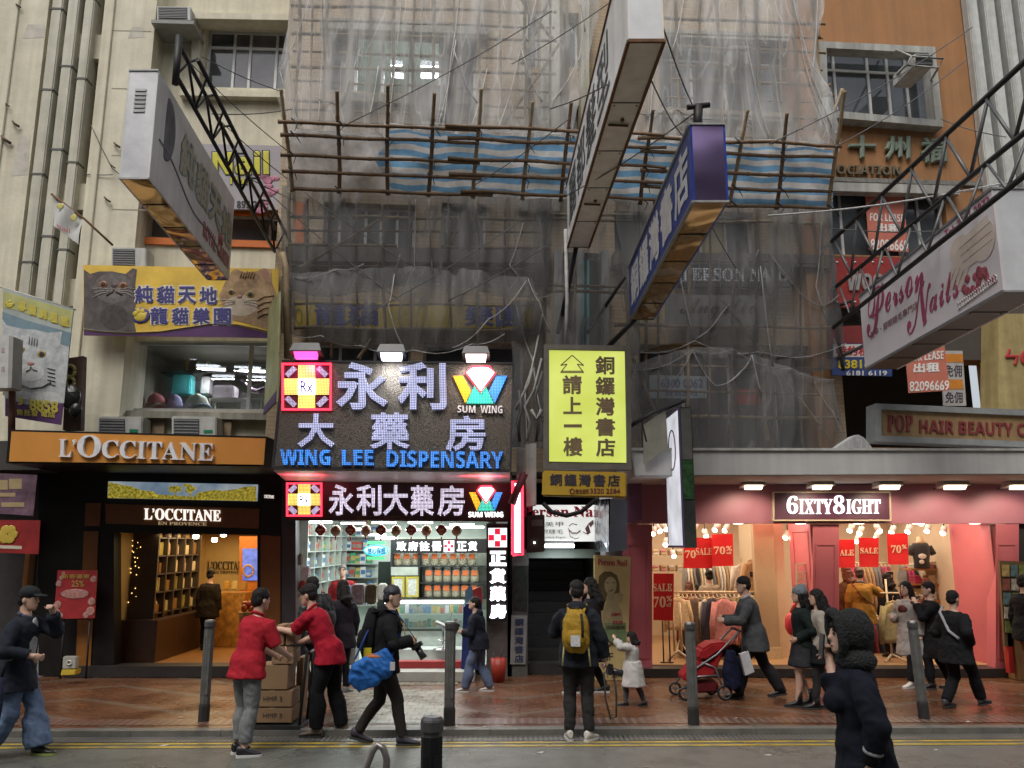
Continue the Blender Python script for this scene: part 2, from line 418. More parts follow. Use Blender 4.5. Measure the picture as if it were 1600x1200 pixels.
# ---------------------------------------------------------------- bollards
M_boll=mat('weathered_bollard_metal',(0.115,0.115,0.11),0.55,0.15,var=0.35,scale=7,bump=0.1)
M_bollk=mat('black_bollard_base',(0.025,0.025,0.024),0.5)
def bollard(u,vb,h,label,zb=0.125,dark=False,at=None):
 p=at or G(u,vb,zb);r=0.061
 t=thing('bollard',label,'bollard',(p.x,p.y,zb),'bollards along the pavement edge')
 body=MB().lathe((p.x,p.y,zb),[(r,0.2),(r,h-0.11)],8);body.sm=[False]*len(body.sm)
 for k in range(2):
  s=-1 if k else 1
  body.box(p.x-0.012+s*0.03,p.x+0.012+s*0.03,p.y-r*0.98,p.y-r*0.9,zb+0.3,zb+h-0.2)
 def facet(mb):mb.sm=[False]*len(mb.sm);return mb
 part('post',body,mat('near_black_bollard',(0.012,0.012,0.013),0.6,spec=0.2) if dark else M_boll,t)
 part('base',facet(MB().lathe((p.x,p.y,zb),[(r+0.006,-0.01),(r+0.006,0.17),(r,0.2)],8)),M_bollk,t)
 part('cap',facet(MB().lathe((p.x,p.y,zb),[(r*0.93,h-0.11),(r*0.93,h-0.085),(r+0.006,h-0.08),(r+0.006,h-0.02),(r*0.86,h)],8)),mat('bollard_cap',(0.09,0.09,0.09),0.35,0.3),t,bev=0.004)
 return t
bollard(318,1127,1.14,'grey bollard on the kerb in front of the brown cosmetics shop doorway')
bollard(702,1133,1.14,'grey bollard on the kerb in front of the bright pharmacy')
bollard(1084,1132,1.13,'grey bollard on the kerb in front of the red pushchair')
b4=bollard(1444,1123,1.12,'leaning grey bollard on the kerb beside the man with a cross body strap');b4.rotation_euler=(0,R(-2.2),0)
bollard(683,1200,1.12,'black bollard at the near edge of the road with a scuffed top',zb=RZ,dark=True,at=V((-0.455,5.0,RZ)))
hp=[V((-0.95,4.9,0.0)),V((-0.93,5.0,0.62)),V((-0.80,5.05,0.985)),V((-0.77,5.05,1.02)),V((-0.735,5.05,1.0)),V((-0.715,5.05,0.94)),V((-0.72,5.0,0.5)),V((-0.72,5.0,0.0))]
solo('hoop_rail',MB().tube(hp,0.021,10),mat('hoop_steel',(0.3,0.27,0.26),0.35,0.7,var=0.35,scale=9),'bent grey metal hoop rail beside the black bollard near the camera','rail',(-0.83,5.0,0))
# ================================================================ buildings
LW=Plane(14.3,0.05);LB=Plane(14.75,0.05);CW=Plane(14.3,0.09);RW=Plane(14.1,0.09)
def hole(pl,u0,v0,u1,v1):
 a,b,c,d=pl(u0,v0),pl(u1,v0),pl(u1,v1),pl(u0,v1)
 return ((a.x+d.x)/2,(b.x+c.x)/2,(c.z+d.z)/2,(a.z+b.z)/2)
def wall_mb(pl,x0,x1,z0,z1,holes=(),depth=0.3,mb=None):
 mb=mb or MB();Y=lambda x,d=0.0:V((x,pl.y0+pl.k*x,0))-pl.n*d
 def pt(x,z,d=0.0):p=Y(x,d);return V((p.x,p.y,z))
 xs=sorted({x0,x1} | {h[i] for h in holes for i in (0,1) if x0<h[i]<x1});zs=sorted({z0,z1} | {h[i] for h in holes for i in (2,3) if z0<h[i]<z1})
 for i in range(len(xs)-1):
  for j in range(len(zs)-1):
   cx,cz=(xs[i]+xs[i+1])/2,(zs[j]+zs[j+1])/2
   if any(h[0]<cx<h[1] and h[2]<cz<h[3] for h in holes):continue
   mb.quad(pt(xs[i],zs[j]),pt(xs[i+1],zs[j]),pt(xs[i+1],zs[j+1]),pt(xs[i],zs[j+1]))
 for (a,b,c,d) in holes:
  for (p,q) in (((a,c),(b,c)),((b,c),(b,d)),((b,d),(a,d)),((a,d),(a,c))):
   mb.quad(pt(*p),pt(*q),pt(*q,depth),pt(*p,depth))
 # closed sides and back make it a solid wall
 for (p,q) in (((x0,z0),(x0,z1)),((x1,z0),(x1,z1)),((x0,z1),(x1,z1)),((x0,z0),(x1,z0))):
  mb.quad(pt(*p),pt(*q),pt(*q,depth),pt(*p,depth))
 return mb
def hq(pl,h,d=0.0):
 def pt(x,z):p=V((x,pl.y0+pl.k*x,0))-pl.n*d;return V((p.x,p.y,z))
 return [pt(h[0],h[3]),pt(h[1],h[3]),pt(h[1],h[2]),pt(h[0],h[2])]
M_glass=mat('dark_window_glass',(0.075,0.085,0.095),0.06,var=0.6,scale=0.9,spec=0.9)
M_glassc=mat('curtained_window_glass',(0.16,0.155,0.17),0.1,var=0.35,scale=1.6,spec=0.8)
M_alu=mat('aluminium_window_frame',(0.6,0.61,0.6),0.45,0.1,var=0.15)
M_cream=mat('cream_render',(0.66,0.615,0.475),0.85,var=0.14,scale=2.2,bump=0.25,bscale=14,streak=0.22)
M_tile=None
def window(parent,pl,h,cols,transom=None,depth=0.22,w=0.05,frame=None,glass=None,heads=None,skip=()):
 """a window: frame bars as a part, each pane a sub-part. cols: mullion positions 0..1; transom: height fraction"""
 frame=frame or M_alu;glass=glass or M_glass
 q=hq(pl,h,depth);n=pl.n
 mb=frame_mb(q,w,0.06,n)
 def lerp(a,b,t):return a+(b-a)*t
 def pt(s,t,d=0.0):return lerp(lerp(q[3],q[2],s),lerp(q[0],q[1],s),t)-n*d
 W=(q[1]-q[0]).length;H=(q[0]-q[3]).length
 for c in cols:
  ds=w/2/W
  mb.prism([pt(c-ds,w/H,-0.003),pt(c+ds,w/H,-0.003),pt(c+ds,1-w/H,-0.003),pt(c-ds,1-w/H,-0.003)],-n*0.06)
 if transom:
  dt=w/2/H
  mb.prism([pt(w/W,transom-dt,-0.006),pt(1-w/W,transom-dt,-0.006),pt(1-w/W,transom+dt,-0.006),pt(w/W,transom+dt,-0.006)],-n*0.06)
 f=part('window',mb,frame,parent)
 edges=[0.0]+list(cols)+[1.0]
 for i in range(len(edges)-1):
  if i in skip:continue
  g=glass[i%len(glass)] if isinstance(glass,(list,tuple)) else glass
  a,b=edges[i]+0.004,edges[i+1]-0.004
  part('pane',MB().prism([pt(a,0.01,0.03),pt(b,0.01,0.03),pt(b,0.99,0.03),pt(a,0.99,0.03)],-n*0.01),g,f)
 return f
def bandpx(name,pl,u0,v0,u1,v1,tl,out,depth,m,parent,bev=0.006):
 q=qpx(pl.off(out),*rect(u0,v0,u1,v1,tl))
 return part(name,MB().prism(q,-pl.n*depth),m,parent,None,bev)

# ---- left cream building: pier with deep pipe-like fins, then a set-back window bay
lb=thing('building','cream rendered building with tall vertical fins and drainpipe grooves at the left edge','building',(-7,14,0))
xa,xb=LW(70,60).x,LW(158,60).x
rec=(xa,xb,ZY(100,620,14),ZY(100,-60,14))
ztop=ZY(100,-120,14.2)
part('wall',wall_mb(LW,-14.0,LW(240,60).x,3.3,ztop,[rec],0.95),M_cream,lb)
part('recess_back',MB().prism([p-LW.n*0.95 for p in hq(LW,(xa,xb,rec[2],rec[3]))],-LW.n*0.05),mat('shaded_grimy_recess',(0.1,0.095,0.085),0.9,streak=0.5),lb)  # shade of the deep recess put into the dark colour, plus grime streaks
M_fin=mat('pale_fin_concrete',(0.56,0.54,0.44),0.8,var=0.15,scale=3,bump=0.2,bscale=20,streak=0.3)
for (u0,u1) in ((84,101),(109,126),(135,150)):
 x0,x1=LW(u0,0).x,LW(u1,0).x
 f=MB()
 def fp(x,z,d):p=V((x,LW.y0+LW.k*x,z))-LW.n*d;return p
 f.prism([fp(x0,rec[2],-0.05),fp(x1,rec[2],-0.05),fp(x1,rec[2],0.5),fp(x0,rec[2],0.5)],(0,0,rec[3]-rec[2]))
 fo=part('fin',f,M_fin,lb,bev=0.02)
 z=rec[2]+0.7+(u0%7)*0.12
 while z<rec[3]:
  part('joint_band',MB().prism([fp(x0-0.006,z,-0.058),fp(x1+0.006,z,-0.058),fp(x1+0.006,z,0.2),fp(x0-0.006,z,0.2)],(0,0,0.035)),mat('dark_joint',(0.12,0.12,0.11),0.8),fo);z+=1.65
for v in (95,330,480):
 z=ZY(110,v,14.1);part('spandrel',MB().prism([fp(xa,z,0.12),fp(xb,z,0.12),fp(xb,z,0.9),fp(xa,z,0.9)],(0,0,0.5)),M_cream,lb)
for u in (171,22):
 x0=LW(u,0).x;part('pilaster_strip',MB().prism([fp(x0,3.4,-0.04),fp(x0+0.12,3.4,-0.04),fp(x0+0.12,3.4,0.0),fp(x0,3.4,0.0)],(0,0,ztop-3.5)),M_cream,lb,bev=0.01)
for i,v in enumerate((142,246,330,52)):
 z=ZY(200,v,14.0);x_=LW(236,v).x
 part('wall_joint',MB().prism([fp(LW(174,v).x,z,-0.003),fp(x_,z,-0.003),fp(x_,z,0.01),fp(LW(174,v).x,z,0.01)],(0,0,0.018)),mat('wall_joint_line',(0.3,0.27,0.2),0.9),lb)  # thin darker strips mark the panel joints
for (u,v,s_) in ((29,10,.05),(12,165,.04),(10,220,.09),(183,228,.06),(177,261,.04),(168,313,.06),(25,195,.07)):
 a=LW.off(.03)(u,v);part('wall_bracket',MB().tube([a+V((-s_,0,s_)),a+V((0,-.06,0)),a+V((s_,0,-s_*.6))],s_*.3,6),mat('rusty_steel',(0.12,0.08,0.055),0.8),lb)
for i,(u,v,w_,h_) in enumerate(((18,275,.28,.8),(200,60,.3,.25),(36,60,.4,.3),(215,170,.22,.5))):
 a=LW(u,v);part('plaster_patch',MB().prism([fp(a.x,a.z,-.002),fp(a.x+w_,a.z+.03,-.002),fp(a.x+w_*.9,a.z+h_,-.002),fp(a.x+.05,a.z+h_*.95,-.002)],LW.n*.001),mat('grey_plaster_patch',(0.52,0.49,0.42),0.9,var=.2),lb)
# bay
bx0=LB(236,60).x;bx1=LB(470,60).x
w1=hole(LB,318,40,500,138);w2=hole(LB,205,330,470,380);w3=hole(LB,190,532,436,642)
part('wall',wall_mb(LB,bx0-0.4,bx1+1.0,3.3,ztop,[w1,w2,w3],0.3),M_cream,lb)
bandpx('window_head',LB,296,19,470,29,3,0.32,0.32,M_cream,lb);bandpx('window_sill',LB,280,139,480,149,4,0.16,0.16,M_cream,lb)
bandpx('reveal_side',LB,299,27,312,140,2,0.14,0.14,M_cream,lb)
window(lb,LB,w1,(0.23,0.37,0.6,0.74),0.73,glass=[M_glass,M_glassc,M_glassc])
f2=window(lb,LB,w2,(0.3,0.52,0.8),None,frame=M_alu,glass=[M_glassc,M_glass])
M_or=mat('orange_paint',(0.62,0.16,0.025),0.55,var=0.12)
part('window_surround',frame_mb([p for p in qpx(LB.off(0.05),(196,320),(470,326),(470,388),(196,380))],0.13,0.1,LB.n),M_or,lb)
bandpx('window_sill',LB,180,641,440,652,5,0.2,0.2,mat('stained_concrete',(0.33,0.32,0.27),0.85,streak=0.5),lb)
bandpx('window_head',LB,180,521,440,532,2,0.1,0.1,M_cream,lb)
# pet shop room behind the wide window
def room(parent,x0,x1,y0,y1,z0,z1,mw,mc=None,mf=None,names=('side_wall','back_wall','ceiling','floor'),skip=()):
 t=0.06
 if 'side_wall' not in skip:
  part(names[0],MB().box(x0-t,x0,y0,y1,z0,z1),mw,parent);part(names[0],MB().box(x1,x1+t,y0,y1,z0,z1),mw,parent)
 part(names[1],MB().box(x0-t,x1+t,y1,y1+t,z0,z1),mw,parent)
 part(names[2],MB().box(x0-t,x1+t,y0,y1+t,z1,z1+t),mc or mw,parent);part(names[3],MB().box(x0-t,x1+t,y0,y1+t,z0-t,z0),mf or mw,parent)
M_petw=mat('dim_room_wall',(0.2,0.19,0.15),0.9,var=0.3,scale=1.2)
py0=LB.y0+LB.k*w3[0]+0.26
room(lb,w3[0],w3[1]+0.1,py0,py0+2.6,w3[2],w3[3],M_petw)
window(lb,LB,w3,(0.80,),None,glass=[mat('clear_window_glass',(1,1,1),0.02,var=0,trans=1.0,alpha=0.12)],w=0.06,depth=0.12)
def area(name,loc,sx,sy,power,col,rot=(0,0,0),parent=None):
 l=bpy.data.lights.new(name,'AREA');l.shape='RECTANGLE';l.size=sx;l.size_y=sy;l.energy=power;l.color=col
 o=bpy.data.objects.new(name,l);C.objects.link(o);o.location=V(loc)-origin(parent);o.rotation_euler=rot
 if parent is not None:o.parent=parent
 return o
def fluor(u0,v0,u1,v1,Y,label,power=None,col=(0.86,0.92,1.0),th=0.03,st=9.0,group='fluorescent tubes in upper rooms'):
 p=Plane(Y);a,b=p(u0,v0),p(u1,v1)
 t=thing('fluorescent_tube',label,'lamp',(a+b)/2,group)
 part('tube',MB().tube([a,b],th,8),glow('cool_tube_glow',col,st),t)
 part('batten',MB().bar(a+V((0,0.02,th+0.03)),b+V((0,0.02,th+0.03)),0.06,0.04),mat('white_batten',(0.7,0.7,0.7)),t)
 if power:
  area('tube_light',(a+b)/2-V((0,0,0.06)),(b-a).length,0.08,power,col,parent=t)
 return t
fluor(316,577,352,578,15.6,'fluorescent tube above the shelf in the middle of the pet shop window',14,th=0.022)
fluor(374,579,414,581,15.6,'fluorescent tube at the right side of the pet shop window',14,th=0.022)
fluor(300,573,330,574,16.8,'farther fluorescent tube deep in the pet shop',None,th=0.015)
pz=w3[2]
def shelf_px(u0,u1,v,Y,depth,label,m):
 p=Plane(Y);a,b=p(u0,v),p(u1,v)
 return solo('shelf',MB().box(a.x,b.x,Y,Y+depth,a.z-0.03,a.z),m,label,'shelf',bev=0.004)
shelf_px(200,420,581,16.0,0.4,'dark shelf across the pet shop window',mat('dark_wood',(0.05,0.035,0.025),0.5))
def rbox(name,u0,v0,u1,v1,Y,d,m,label,cat,group=None,bev=0.02):
 p=Plane(Y);a,b=p(u0,v1),p(u1,v0)
 return solo(name,MB().box(min(a.x,b.x),max(a.x,b.x),Y,Y+d,min(a.z,b.z),max(a.z,b.z)),m,label,cat,group=group,bev=bev)
# window goods
def bag(u0,v0,u1,v1,Y,m,label,m2=None):
 p=Plane(Y);a,b=p(u0,v1),p(u1,v0);c=(a+b)/2;rx,rz=abs(b.x-a.x)/2,abs(b.z-a.z)/2
 t=thing('pet_bed',label,'pet bed',(c.x,Y,a.z))
 mb=MB();rings=[]
 for i in range(9):
  s=i/8;w=rx*math.sqrt(max(0.02,1-(s**2.2)))*(1+0.05*math.sin(s*9))
  rings.append([V((c.x+w*math.cos(k),Y+0.18+0.16*math.sin(k)*(1-s*0.6),a.z+2*rz*s)) for k in [2*math.pi*j/14 for j in range(14)]])
 mb.ring_loft(rings);part('cushion',mb,m,t)
 if m2:part('band',MB().tube([V((c.x+rx*1.02*math.cos(k),Y+0.18-0.165*math.sin(k),a.z+rz*(0.35+0.3*math.sin(k*2)))) for k in [math.pi*j/10 for j in range(11)]],0.035,6),m2,t)
 return t
bag(218,612,256,640,15.2,mat('pink_plush',(0.5,0.14,0.16),0.9),'pink padded pet bed in the pet shop window',mat('cream_plush',(0.6,0.5,0.4),0.9))
bag(253,614,282,640,15.2,mat('lavender_plush',(0.3,0.3,0.48),0.9),'lavender pet cushion between the pink bed and the pale striped one')
bag(279,613,325,641,15.2,mat('pale_green_plush',(0.5,0.52,0.42),0.9),'pale striped pet bed right of the lavender cushion',mat('slate_trim',(0.16,0.2,0.26),0.8))
tq=rbox('pet_food_box',267,585,299,616,15.7,0.25,mat('turquoise_carton',(0.08,0.42,0.42),0.5),'turquoise carton standing on the middle of the pet shop shelf','box')
rbox('storage_bin',331,602,366,621,15.6,0.3,mat('mauve_plastic',(0.32,0.27,0.29),0.5),'mauve plastic bin on a white rack in the pet shop window','bin')
rbox('carton',312,588,328,616,15.9,0.2,mat('pale_carton',(0.4,0.38,0.36),0.6),'pale carton beside the turquoise one in the pet shop window','box')
rbox('carton',196,624,218,641,15.3,0.2,mat('tan_carton',(0.36,0.22,0.11),0.7),'tan carton in the left corner of the pet shop window','box')
rbox('toy',196,590,208,605,15.6,0.12,mat('yellow_plastic',(0.5,0.45,0.06),0.4),'yellow toy at the left side of the pet shop window','toy',bev=0.05)
rbox('tissue_box',375,628,394,640,15.4,0.2,mat('white_carton',(0.6,0.62,0.66),0.6),'small white box under the rack at the right of the pet shop window','box')
rk=thing('wire_rack','white wire rack at the right of the pet shop window','rack',Plane(15.5)(360,641))
p=Plane(15.5);a,b=p(326,622),p(410,622)
part('shelf',MB().box(a.x,b.x,15.5,15.85,a.z-0.02,a.z),mat('white_rack_paint',(0.62,0.62,0.6),0.5),rk)
for x in (a.x+0.02,b.x-0.02):
 for y in (15.52,15.83):part('leg',MB().box(x-0.012,x+0.012,y-0.012,y+0.012,pz,a.z-0.02),MATS['white_rack_paint'],rk)
for (u,v0,v1,col,n_) in ((294,540,580,'tan','tan'),(311,545,580,'cream','cream'),(327,545,580,'olive','olive')):
 c={'tan':(0.35,0.22,0.08),'cream':(0.45,0.42,0.28),'olive':(0.2,0.19,0.1)}[col]
 p=Plane(16.2);a,b=p(u-3,v1),p(u+3,v0)
 solo('scratching_post',MB().lathe((a.x,16.2,a.z),[(0.04+0.004*(i%2),i*(b.z-a.z)/16) for i in range(17)],10),mat(n_+'_rope',c,0.9),n_+' cat scratching post above the pet shop shelf','cat post')
# spot lamp
p=Plane(15.9)(327,548)
solo('lamp',MB().lathe(p,[(0.02,0.1),(0.06,0.06),(0.07,0.0),(0.03,-0.04)],12),glow('small_lamp_glow',(0.9,1,0.9),3),'small white hanging lamp in the pet shop window','lamp')
hp_=Plane(15.6)
solo('hammock',MB().tube([hp_(384,598),hp_(393,610),hp_(404,612),hp_(420,603)],[0.03,0.1,0.11,0.03],8,flat=0.5),mat('mauve_cloth',(0.2,0.14,0.17),0.9),'mauve pet hammock at the right side of the pet shop window','hammock')

# ---- air conditioners
M_acw=mat('ac_white_casing',(0.5,0.5,0.47),0.5,var=0.15,streak=0.35,scale=4)
M_grl=mat('ac_grille_dark',(0.05,0.055,0.06),0.6)
def aircon(pl,u0,v0,u1,v1,depth,out,label,grille=0.62,fan=True,group='air conditioners on the facades',bracket=True,tag_green=False):
 """a split-type condenser or box unit; front face measured in the photo on pl moved out by `out`"""
 f=pl.off(out);q=qpx(f,*rect(u0,v0,u1,v1,1));n=f.n
 t=thing('air_conditioner',label,'air conditioner',(q[2]+q[3])/2,group)
 part('casing',MB().prism(q,-n*depth),M_acw,t,bev=0.015)
 def pt(s,z,d=0.0):return q[3]+(q[2]-q[3])*s+(q[0]-q[3])*z+n*d
 g=part('grille',MB().prism([pt(0.05,0.1,0.004),pt(grille,0.1,0.004),pt(grille,0.9,0.004),pt(0.05,0.9,0.004)],n*0.006),M_grl,t)
 bars=MB();k=7
 for i in range(k):
  z=0.16+0.68*i/(k-1)
  bars.prism([pt(0.06,z-0.025,0.012),pt(grille-0.01,z-0.025,0.012),pt(grille-0.01,z+0.025,0.012),pt(0.06,z+0.025,0.012)],n*0.006)
 part('louvre',bars,mat('ac_louvre',(0.2,0.2,0.195),0.5),g)
 if tag_green:part('badge',MB().prism([pt(0.72,0.38,0.004),pt(0.92,0.38,0.004),pt(0.92,0.5,0.004),pt(0.72,0.5,0.004)],n*0.003),mat('green_badge',(0.02,0.2,0.1),0.4),t)
 if bracket:
  mb=MB()
  for s in (0.15,0.85):mb.prism([pt(s-0.02,-0.06,0),pt(s+0.02,-0.06,0),pt(s+0.02,-0.005,0),pt(s-0.02,-0.005,0)],-n*(depth+0.15))
  part('bracket',mb,mat('rusty_steel',(0.12,0.08,0.055),0.8),t)
 return t
aircon(LB,245,9,298,31,0.55,0.55,'white window air conditioner on a concrete slab at the top left',0.9,bracket=False)
bandpx('air_conditioner_slab',LB,236,30,303,36,2,0.62,0.62,mat('slab_concrete',(0.3,0.3,0.28),0.85),lb)
a1=aircon(LB,174,386,228,418,0.4,0.6,'white air conditioner above the yellow cat banner',0.68)
a2=aircon(LB,152,650,222,690,0.4,0.55,'white air conditioner at the left end above the orange shop fascia',0.62,tag_green=True)
a3=aircon(LB,268,650,338,692,0.4,0.55,'white air conditioner with a round fan above the middle of the orange shop fascia',0.62,tag_green=True)
for (u0,v0,u1,v1,lab) in ((226,653,258,685,'left'),(336,656,362,682,'right')):
 rbox('wooden_board',u0,v0,u1,v1,14.35,0.04,mat('weathered_ply',(0.26,0.19,0.12),0.8,var=0.3),'weathered plywood board leaning at the %s of the condenser with a round fan'%lab,'board',bev=0.005)
# ---- cream building: pipes, cables, brackets
def pipe(pts,r,m,label,cat='pipe',n=7):return solo('pipe' if cat=='pipe' else cat.replace(' ','_'),MB().tube(pts,r,n),m,label,cat,pts[0])
M_pvc=mat('old_white_pipe',(0.45,0.43,0.37),0.6,streak=0.4);M_black=mat('black_cable',(0.018,0.018,0.018),0.6);M_wire=mat('thin_grey_wire',(0.1,0.1,0.1),0.5)
l1=LB.off(0.12)
pipe(qpx(l1,(152,530),(151,580),(156,640),(166,655)),0.035,M_pvc,'white pipe running down the wall left of the pet shop window')
pipe(qpx(l1,(144,530),(142,600),(146,655)),0.022,M_pvc,'thin white pipe beside the thicker one left of the pet shop window')
pipe(qpx(l1,(178,588),(175,645)),0.03,mat('rust_pipe',(0.3,0.18,0.06),0.8),'rust coloured pipe stub at the corner of the pet shop window')

# ---- centre building behind the netting
cb=thing('building','beige tiled building wrapped in scaffolding and netting in the middle','building',(0.5,14.5,0))
def m_btile():
 m,N,L,b=nodes('beige_mosaic_tile')
 tc=N.new('ShaderNodeTexCoord');mp=N.new('ShaderNodeMapping');mp.inputs['Rotation'].default_value=(R(90),0,0);L.new(tc.outputs['Object'],mp.inputs[0])
 br=N.new('ShaderNodeTexBrick');br.inputs['Brick Width'].default_value=0.22;br.inputs['Row Height'].default_value=0.075;br.inputs['Scale'].default_value=1;br.inputs['Mortar Size'].default_value=0.006
 br.inputs['Color1'].default_value=(0.50,0.385,0.25,1);br.inputs['Color2'].default_value=(0.44,0.34,0.225,1);br.inputs['Mortar'].default_value=(0.33,0.26,0.18,1)
 L.new(mp.outputs[0],br.inputs['Vector'])
 c=mixc(N,L,noise_(N,L,tc.outputs['Object'],1.5,6,0,0.6),br.outputs[0],mixc(N,L,1.0,br.outputs[0],(0.66,0.62,0.56),'MULTIPLY'))
 L.new(c,b.inputs['Base Color']);b.inputs['Roughness'].default_value=0.7;return m
M_tile=m_btile()
cx0,cx1=CW(452,100).x+.15,CW(1278,100).x-.2
H=[hole(CW,512,50,745,146),hole(CW,1030,54,1246,172),hole(CW,505,318,648,392),hole(CW,690,318,760,392),hole(CW,470,535,640,700),hole(CW,660,535,820,700),
  hole(CW,1000,545,1290,705),hole(CW,960,330,1010,395),hole(CW,1060,330,1180,400),hole(CW,820,20,842,105),hole(CW,880,20,905,105),hole(CW,822,165,842,215),hole(CW,880,165,905,250),hole(CW,880,395,950,540)]
part('wall',wall_mb(CW,cx0-0.2,cx1+0.2,3.2,ztop,H,0.35),M_tile,cb)
M_grey=mat('grey_concrete_trim',(0.36,0.35,0.31),0.85,var=0.2,streak=0.5)
bandpx('window_head',CW,500,26,762,44,10,0.18,0.18,M_grey,cb);bandpx('window_sill',CW,530,144,752,156,6,0.14,0.14,M_grey,cb)
bandpx('window_head',CW,1020,44,1275,56,10,0.18,0.18,M_grey,cb);bandpx('window_sill',CW,1010,170,1260,182,9,0.14,0.14,M_grey,cb)
for u in (812,845,862,908):bandpx('wall_fin',CW,u,-60,u+13,330,0,0.22,0.22,M_fin,cb)
for u in (866,900,940):bandpx('wall_fin',CW,u,390,u+12,545,0,0.2,0.2,mat('grey_fin',(0.3,0.31,0.31),0.6,streak=0.3),cb)
for u in (909,917):bandpx('glass_strip',CW,u,405,u+4,545,0,0.22,0.05,mat('teal_reflection',(0.16,0.42,0.42),0.2),cb)  # cyan reflection put into the strips' own colour
bandpx('floor_band',CW,446,385,860,408,3,0.3,0.3,mat('dark_stained_band',(0.1,0.09,0.08),0.9,var=0.4),cb)
bandpx('floor_band',CW,960,392,1305,412,6,0.3,0.3,MATS['dark_stained_band'],cb)
window(cb,CW,H[0],(0.18,0.36,0.55,0.75),0.72,glass=[M_glassc,MATS['clear_window_glass'],MATS['clear_window_glass'],MATS['clear_window_glass'],M_glassc],w=0.055)
ax=(H[0][0],H[0][1]);ay=CW.y0+CW.k*ax[1]+0.3
room(cb,ax[0],ax[1],ay,ay+3.0,H[0][2],H[0][3]+0.25,mat('pale_green_room',(0.3,0.36,0.3),0.8),names=('room_side','room_back','room_ceiling','room_floor'))
fluor(612,117,630,119,15.5,'left fluorescent tube glowing in the netted upper window',26,th=0.05)
fluor(658,118,692,119,15.5,'longer fluorescent tube glowing in the netted upper window',32,th=0.055)
solo('cabinet',MB().box(Plane(16.5)(622,0).x,Plane(16.5)(655,0).x,16.5,16.8,H[0][2],H[0][2]+1.25),mat('maroon_cabinet',(0.25,0.05,0.05),0.5),'maroon cabinet inside the netted upper window','cabinet',bev=0.01)
window(cb,CW,H[1],(0.25,0.5,0.75),0.7)
window(cb,CW,H[2],(0.16,0.45,0.62,0.8));window(cb,CW,H[3],(0.45,));window(cb,CW,H[7],());window(cb,CW,H[8],(0.33,0.66),glass=[M_glass,mat('yellowish_blind',(0.42,0.36,0.2),0.7),M_glass])
window(cb,CW,H[4],(0.33,0.66));window(cb,CW,H[5],(0.5,));window(cb,CW,H[6],(0.25,0.5,0.75))
for i in range(9,14):window(cb,CW,H[i],())
part('panel',MB().prism([p+CW.n*0.06 for p in qpx(CW,(462,318),(476,318),(476,384),(462,384))],-CW.n*0.05),M_or,cb)
bandpx('lintel_band',CW,1000,514,1300,538,3,0.1,0.1,mat('tan_band',(0.4,0.29,0.16),0.8,streak=0.3),cb)
aircon(CW,648,132,694,172,0.4,0.5,'grey air conditioner hung under the netted upper window',0.5);aircon(CW,694,134,718,162,0.35,0.45,'small pale air conditioner right of the grey one under the netted window',0.6)
aircon(CW,1142,70,1172,100,0.4,0.4,'dark air conditioner in the netted window at the upper right',0.7)
# sign boards on that wall, seen through the net
sgn=thing('shop_banner','yellow banner with blue characters behind the dark netting','banner',CW(530,512))
c1=CW.off(0.2)
part('board',MB().prism(qpx(c1,(462,470),(830,476),(830,512),(462,512)),-c1.n*0.05),mat('faded_yellow_board',(0.62,0.45,0.04),0.6),sgn)
M_blue=mat('deep_blue_lettering',(0.05,0.06,0.3),0.5)
letters([tbox(c1,'龍貓',492,472,592,509,0.01,0.03),tbox(c1,'樂園',725,476,815,511,0.01,0.03)],M_blue,sgn)
nl=thing('shop_sign','dark sign with white LED letters behind the netting','sign',CW(1150,450))
c2=CW.off(0.35)
part('board',MB().prism(qpx(c2,(1060,412),(1236,412),(1236,448),(1060,448)),-c2.n*0.08),mat('black_board',(0.02,0.02,0.022),0.4),nl)
letters([tbox(c2,'𝐏𝐄𝐑𝐒𝐎𝐍 𝐍𝐀𝐈𝐋',1066,419,1228,440,0.02,0.01)],led('white_led_dots',(0.9,0.95,1.0),0.45,0.05),nl)
wl=thing('shop_sign','pale sign with a black script name behind the netting','sign',CW(1115,510))
part('board',MB().prism(qpx(c2,(1040,460),(1198,462),(1198,508),(1040,508)),-c2.n*0.06),mat('dull_white_board',(0.2,0.2,0.19),0.6),wl)
letters([tbox(c2,'𝓐𝓷𝓰𝓮𝓵𝓲𝓬',1062,466,1180,500,0.01)],M_black,wl)
ps=thing('notice','pale blue rental notice behind the netting with a phone number','notice',c1(1060,620))
part('board',MB().prism(qpx(c1,(1015,586),(1104,588),(1104,622),(1015,622)),-c1.n*0.02),mat('pale_blue_card',(0.4,0.5,0.55),0.6),ps)
letters([tbox(c1,'6300 0062',1032,592,1098,606,0.004,0.01),tbox(c1,'廠商出租',1040,609,1090,619,0.004)],M_blue,ps)
rd=solo('notice',MB().prism(qpx(c1,(1150,608),(1188,608),(1188,632),(1150,632)),-c1.n*0.02),mat('red_card',(0.4,0.04,0.03),0.6),'small red notice behind the netting above the pink shop','notice')

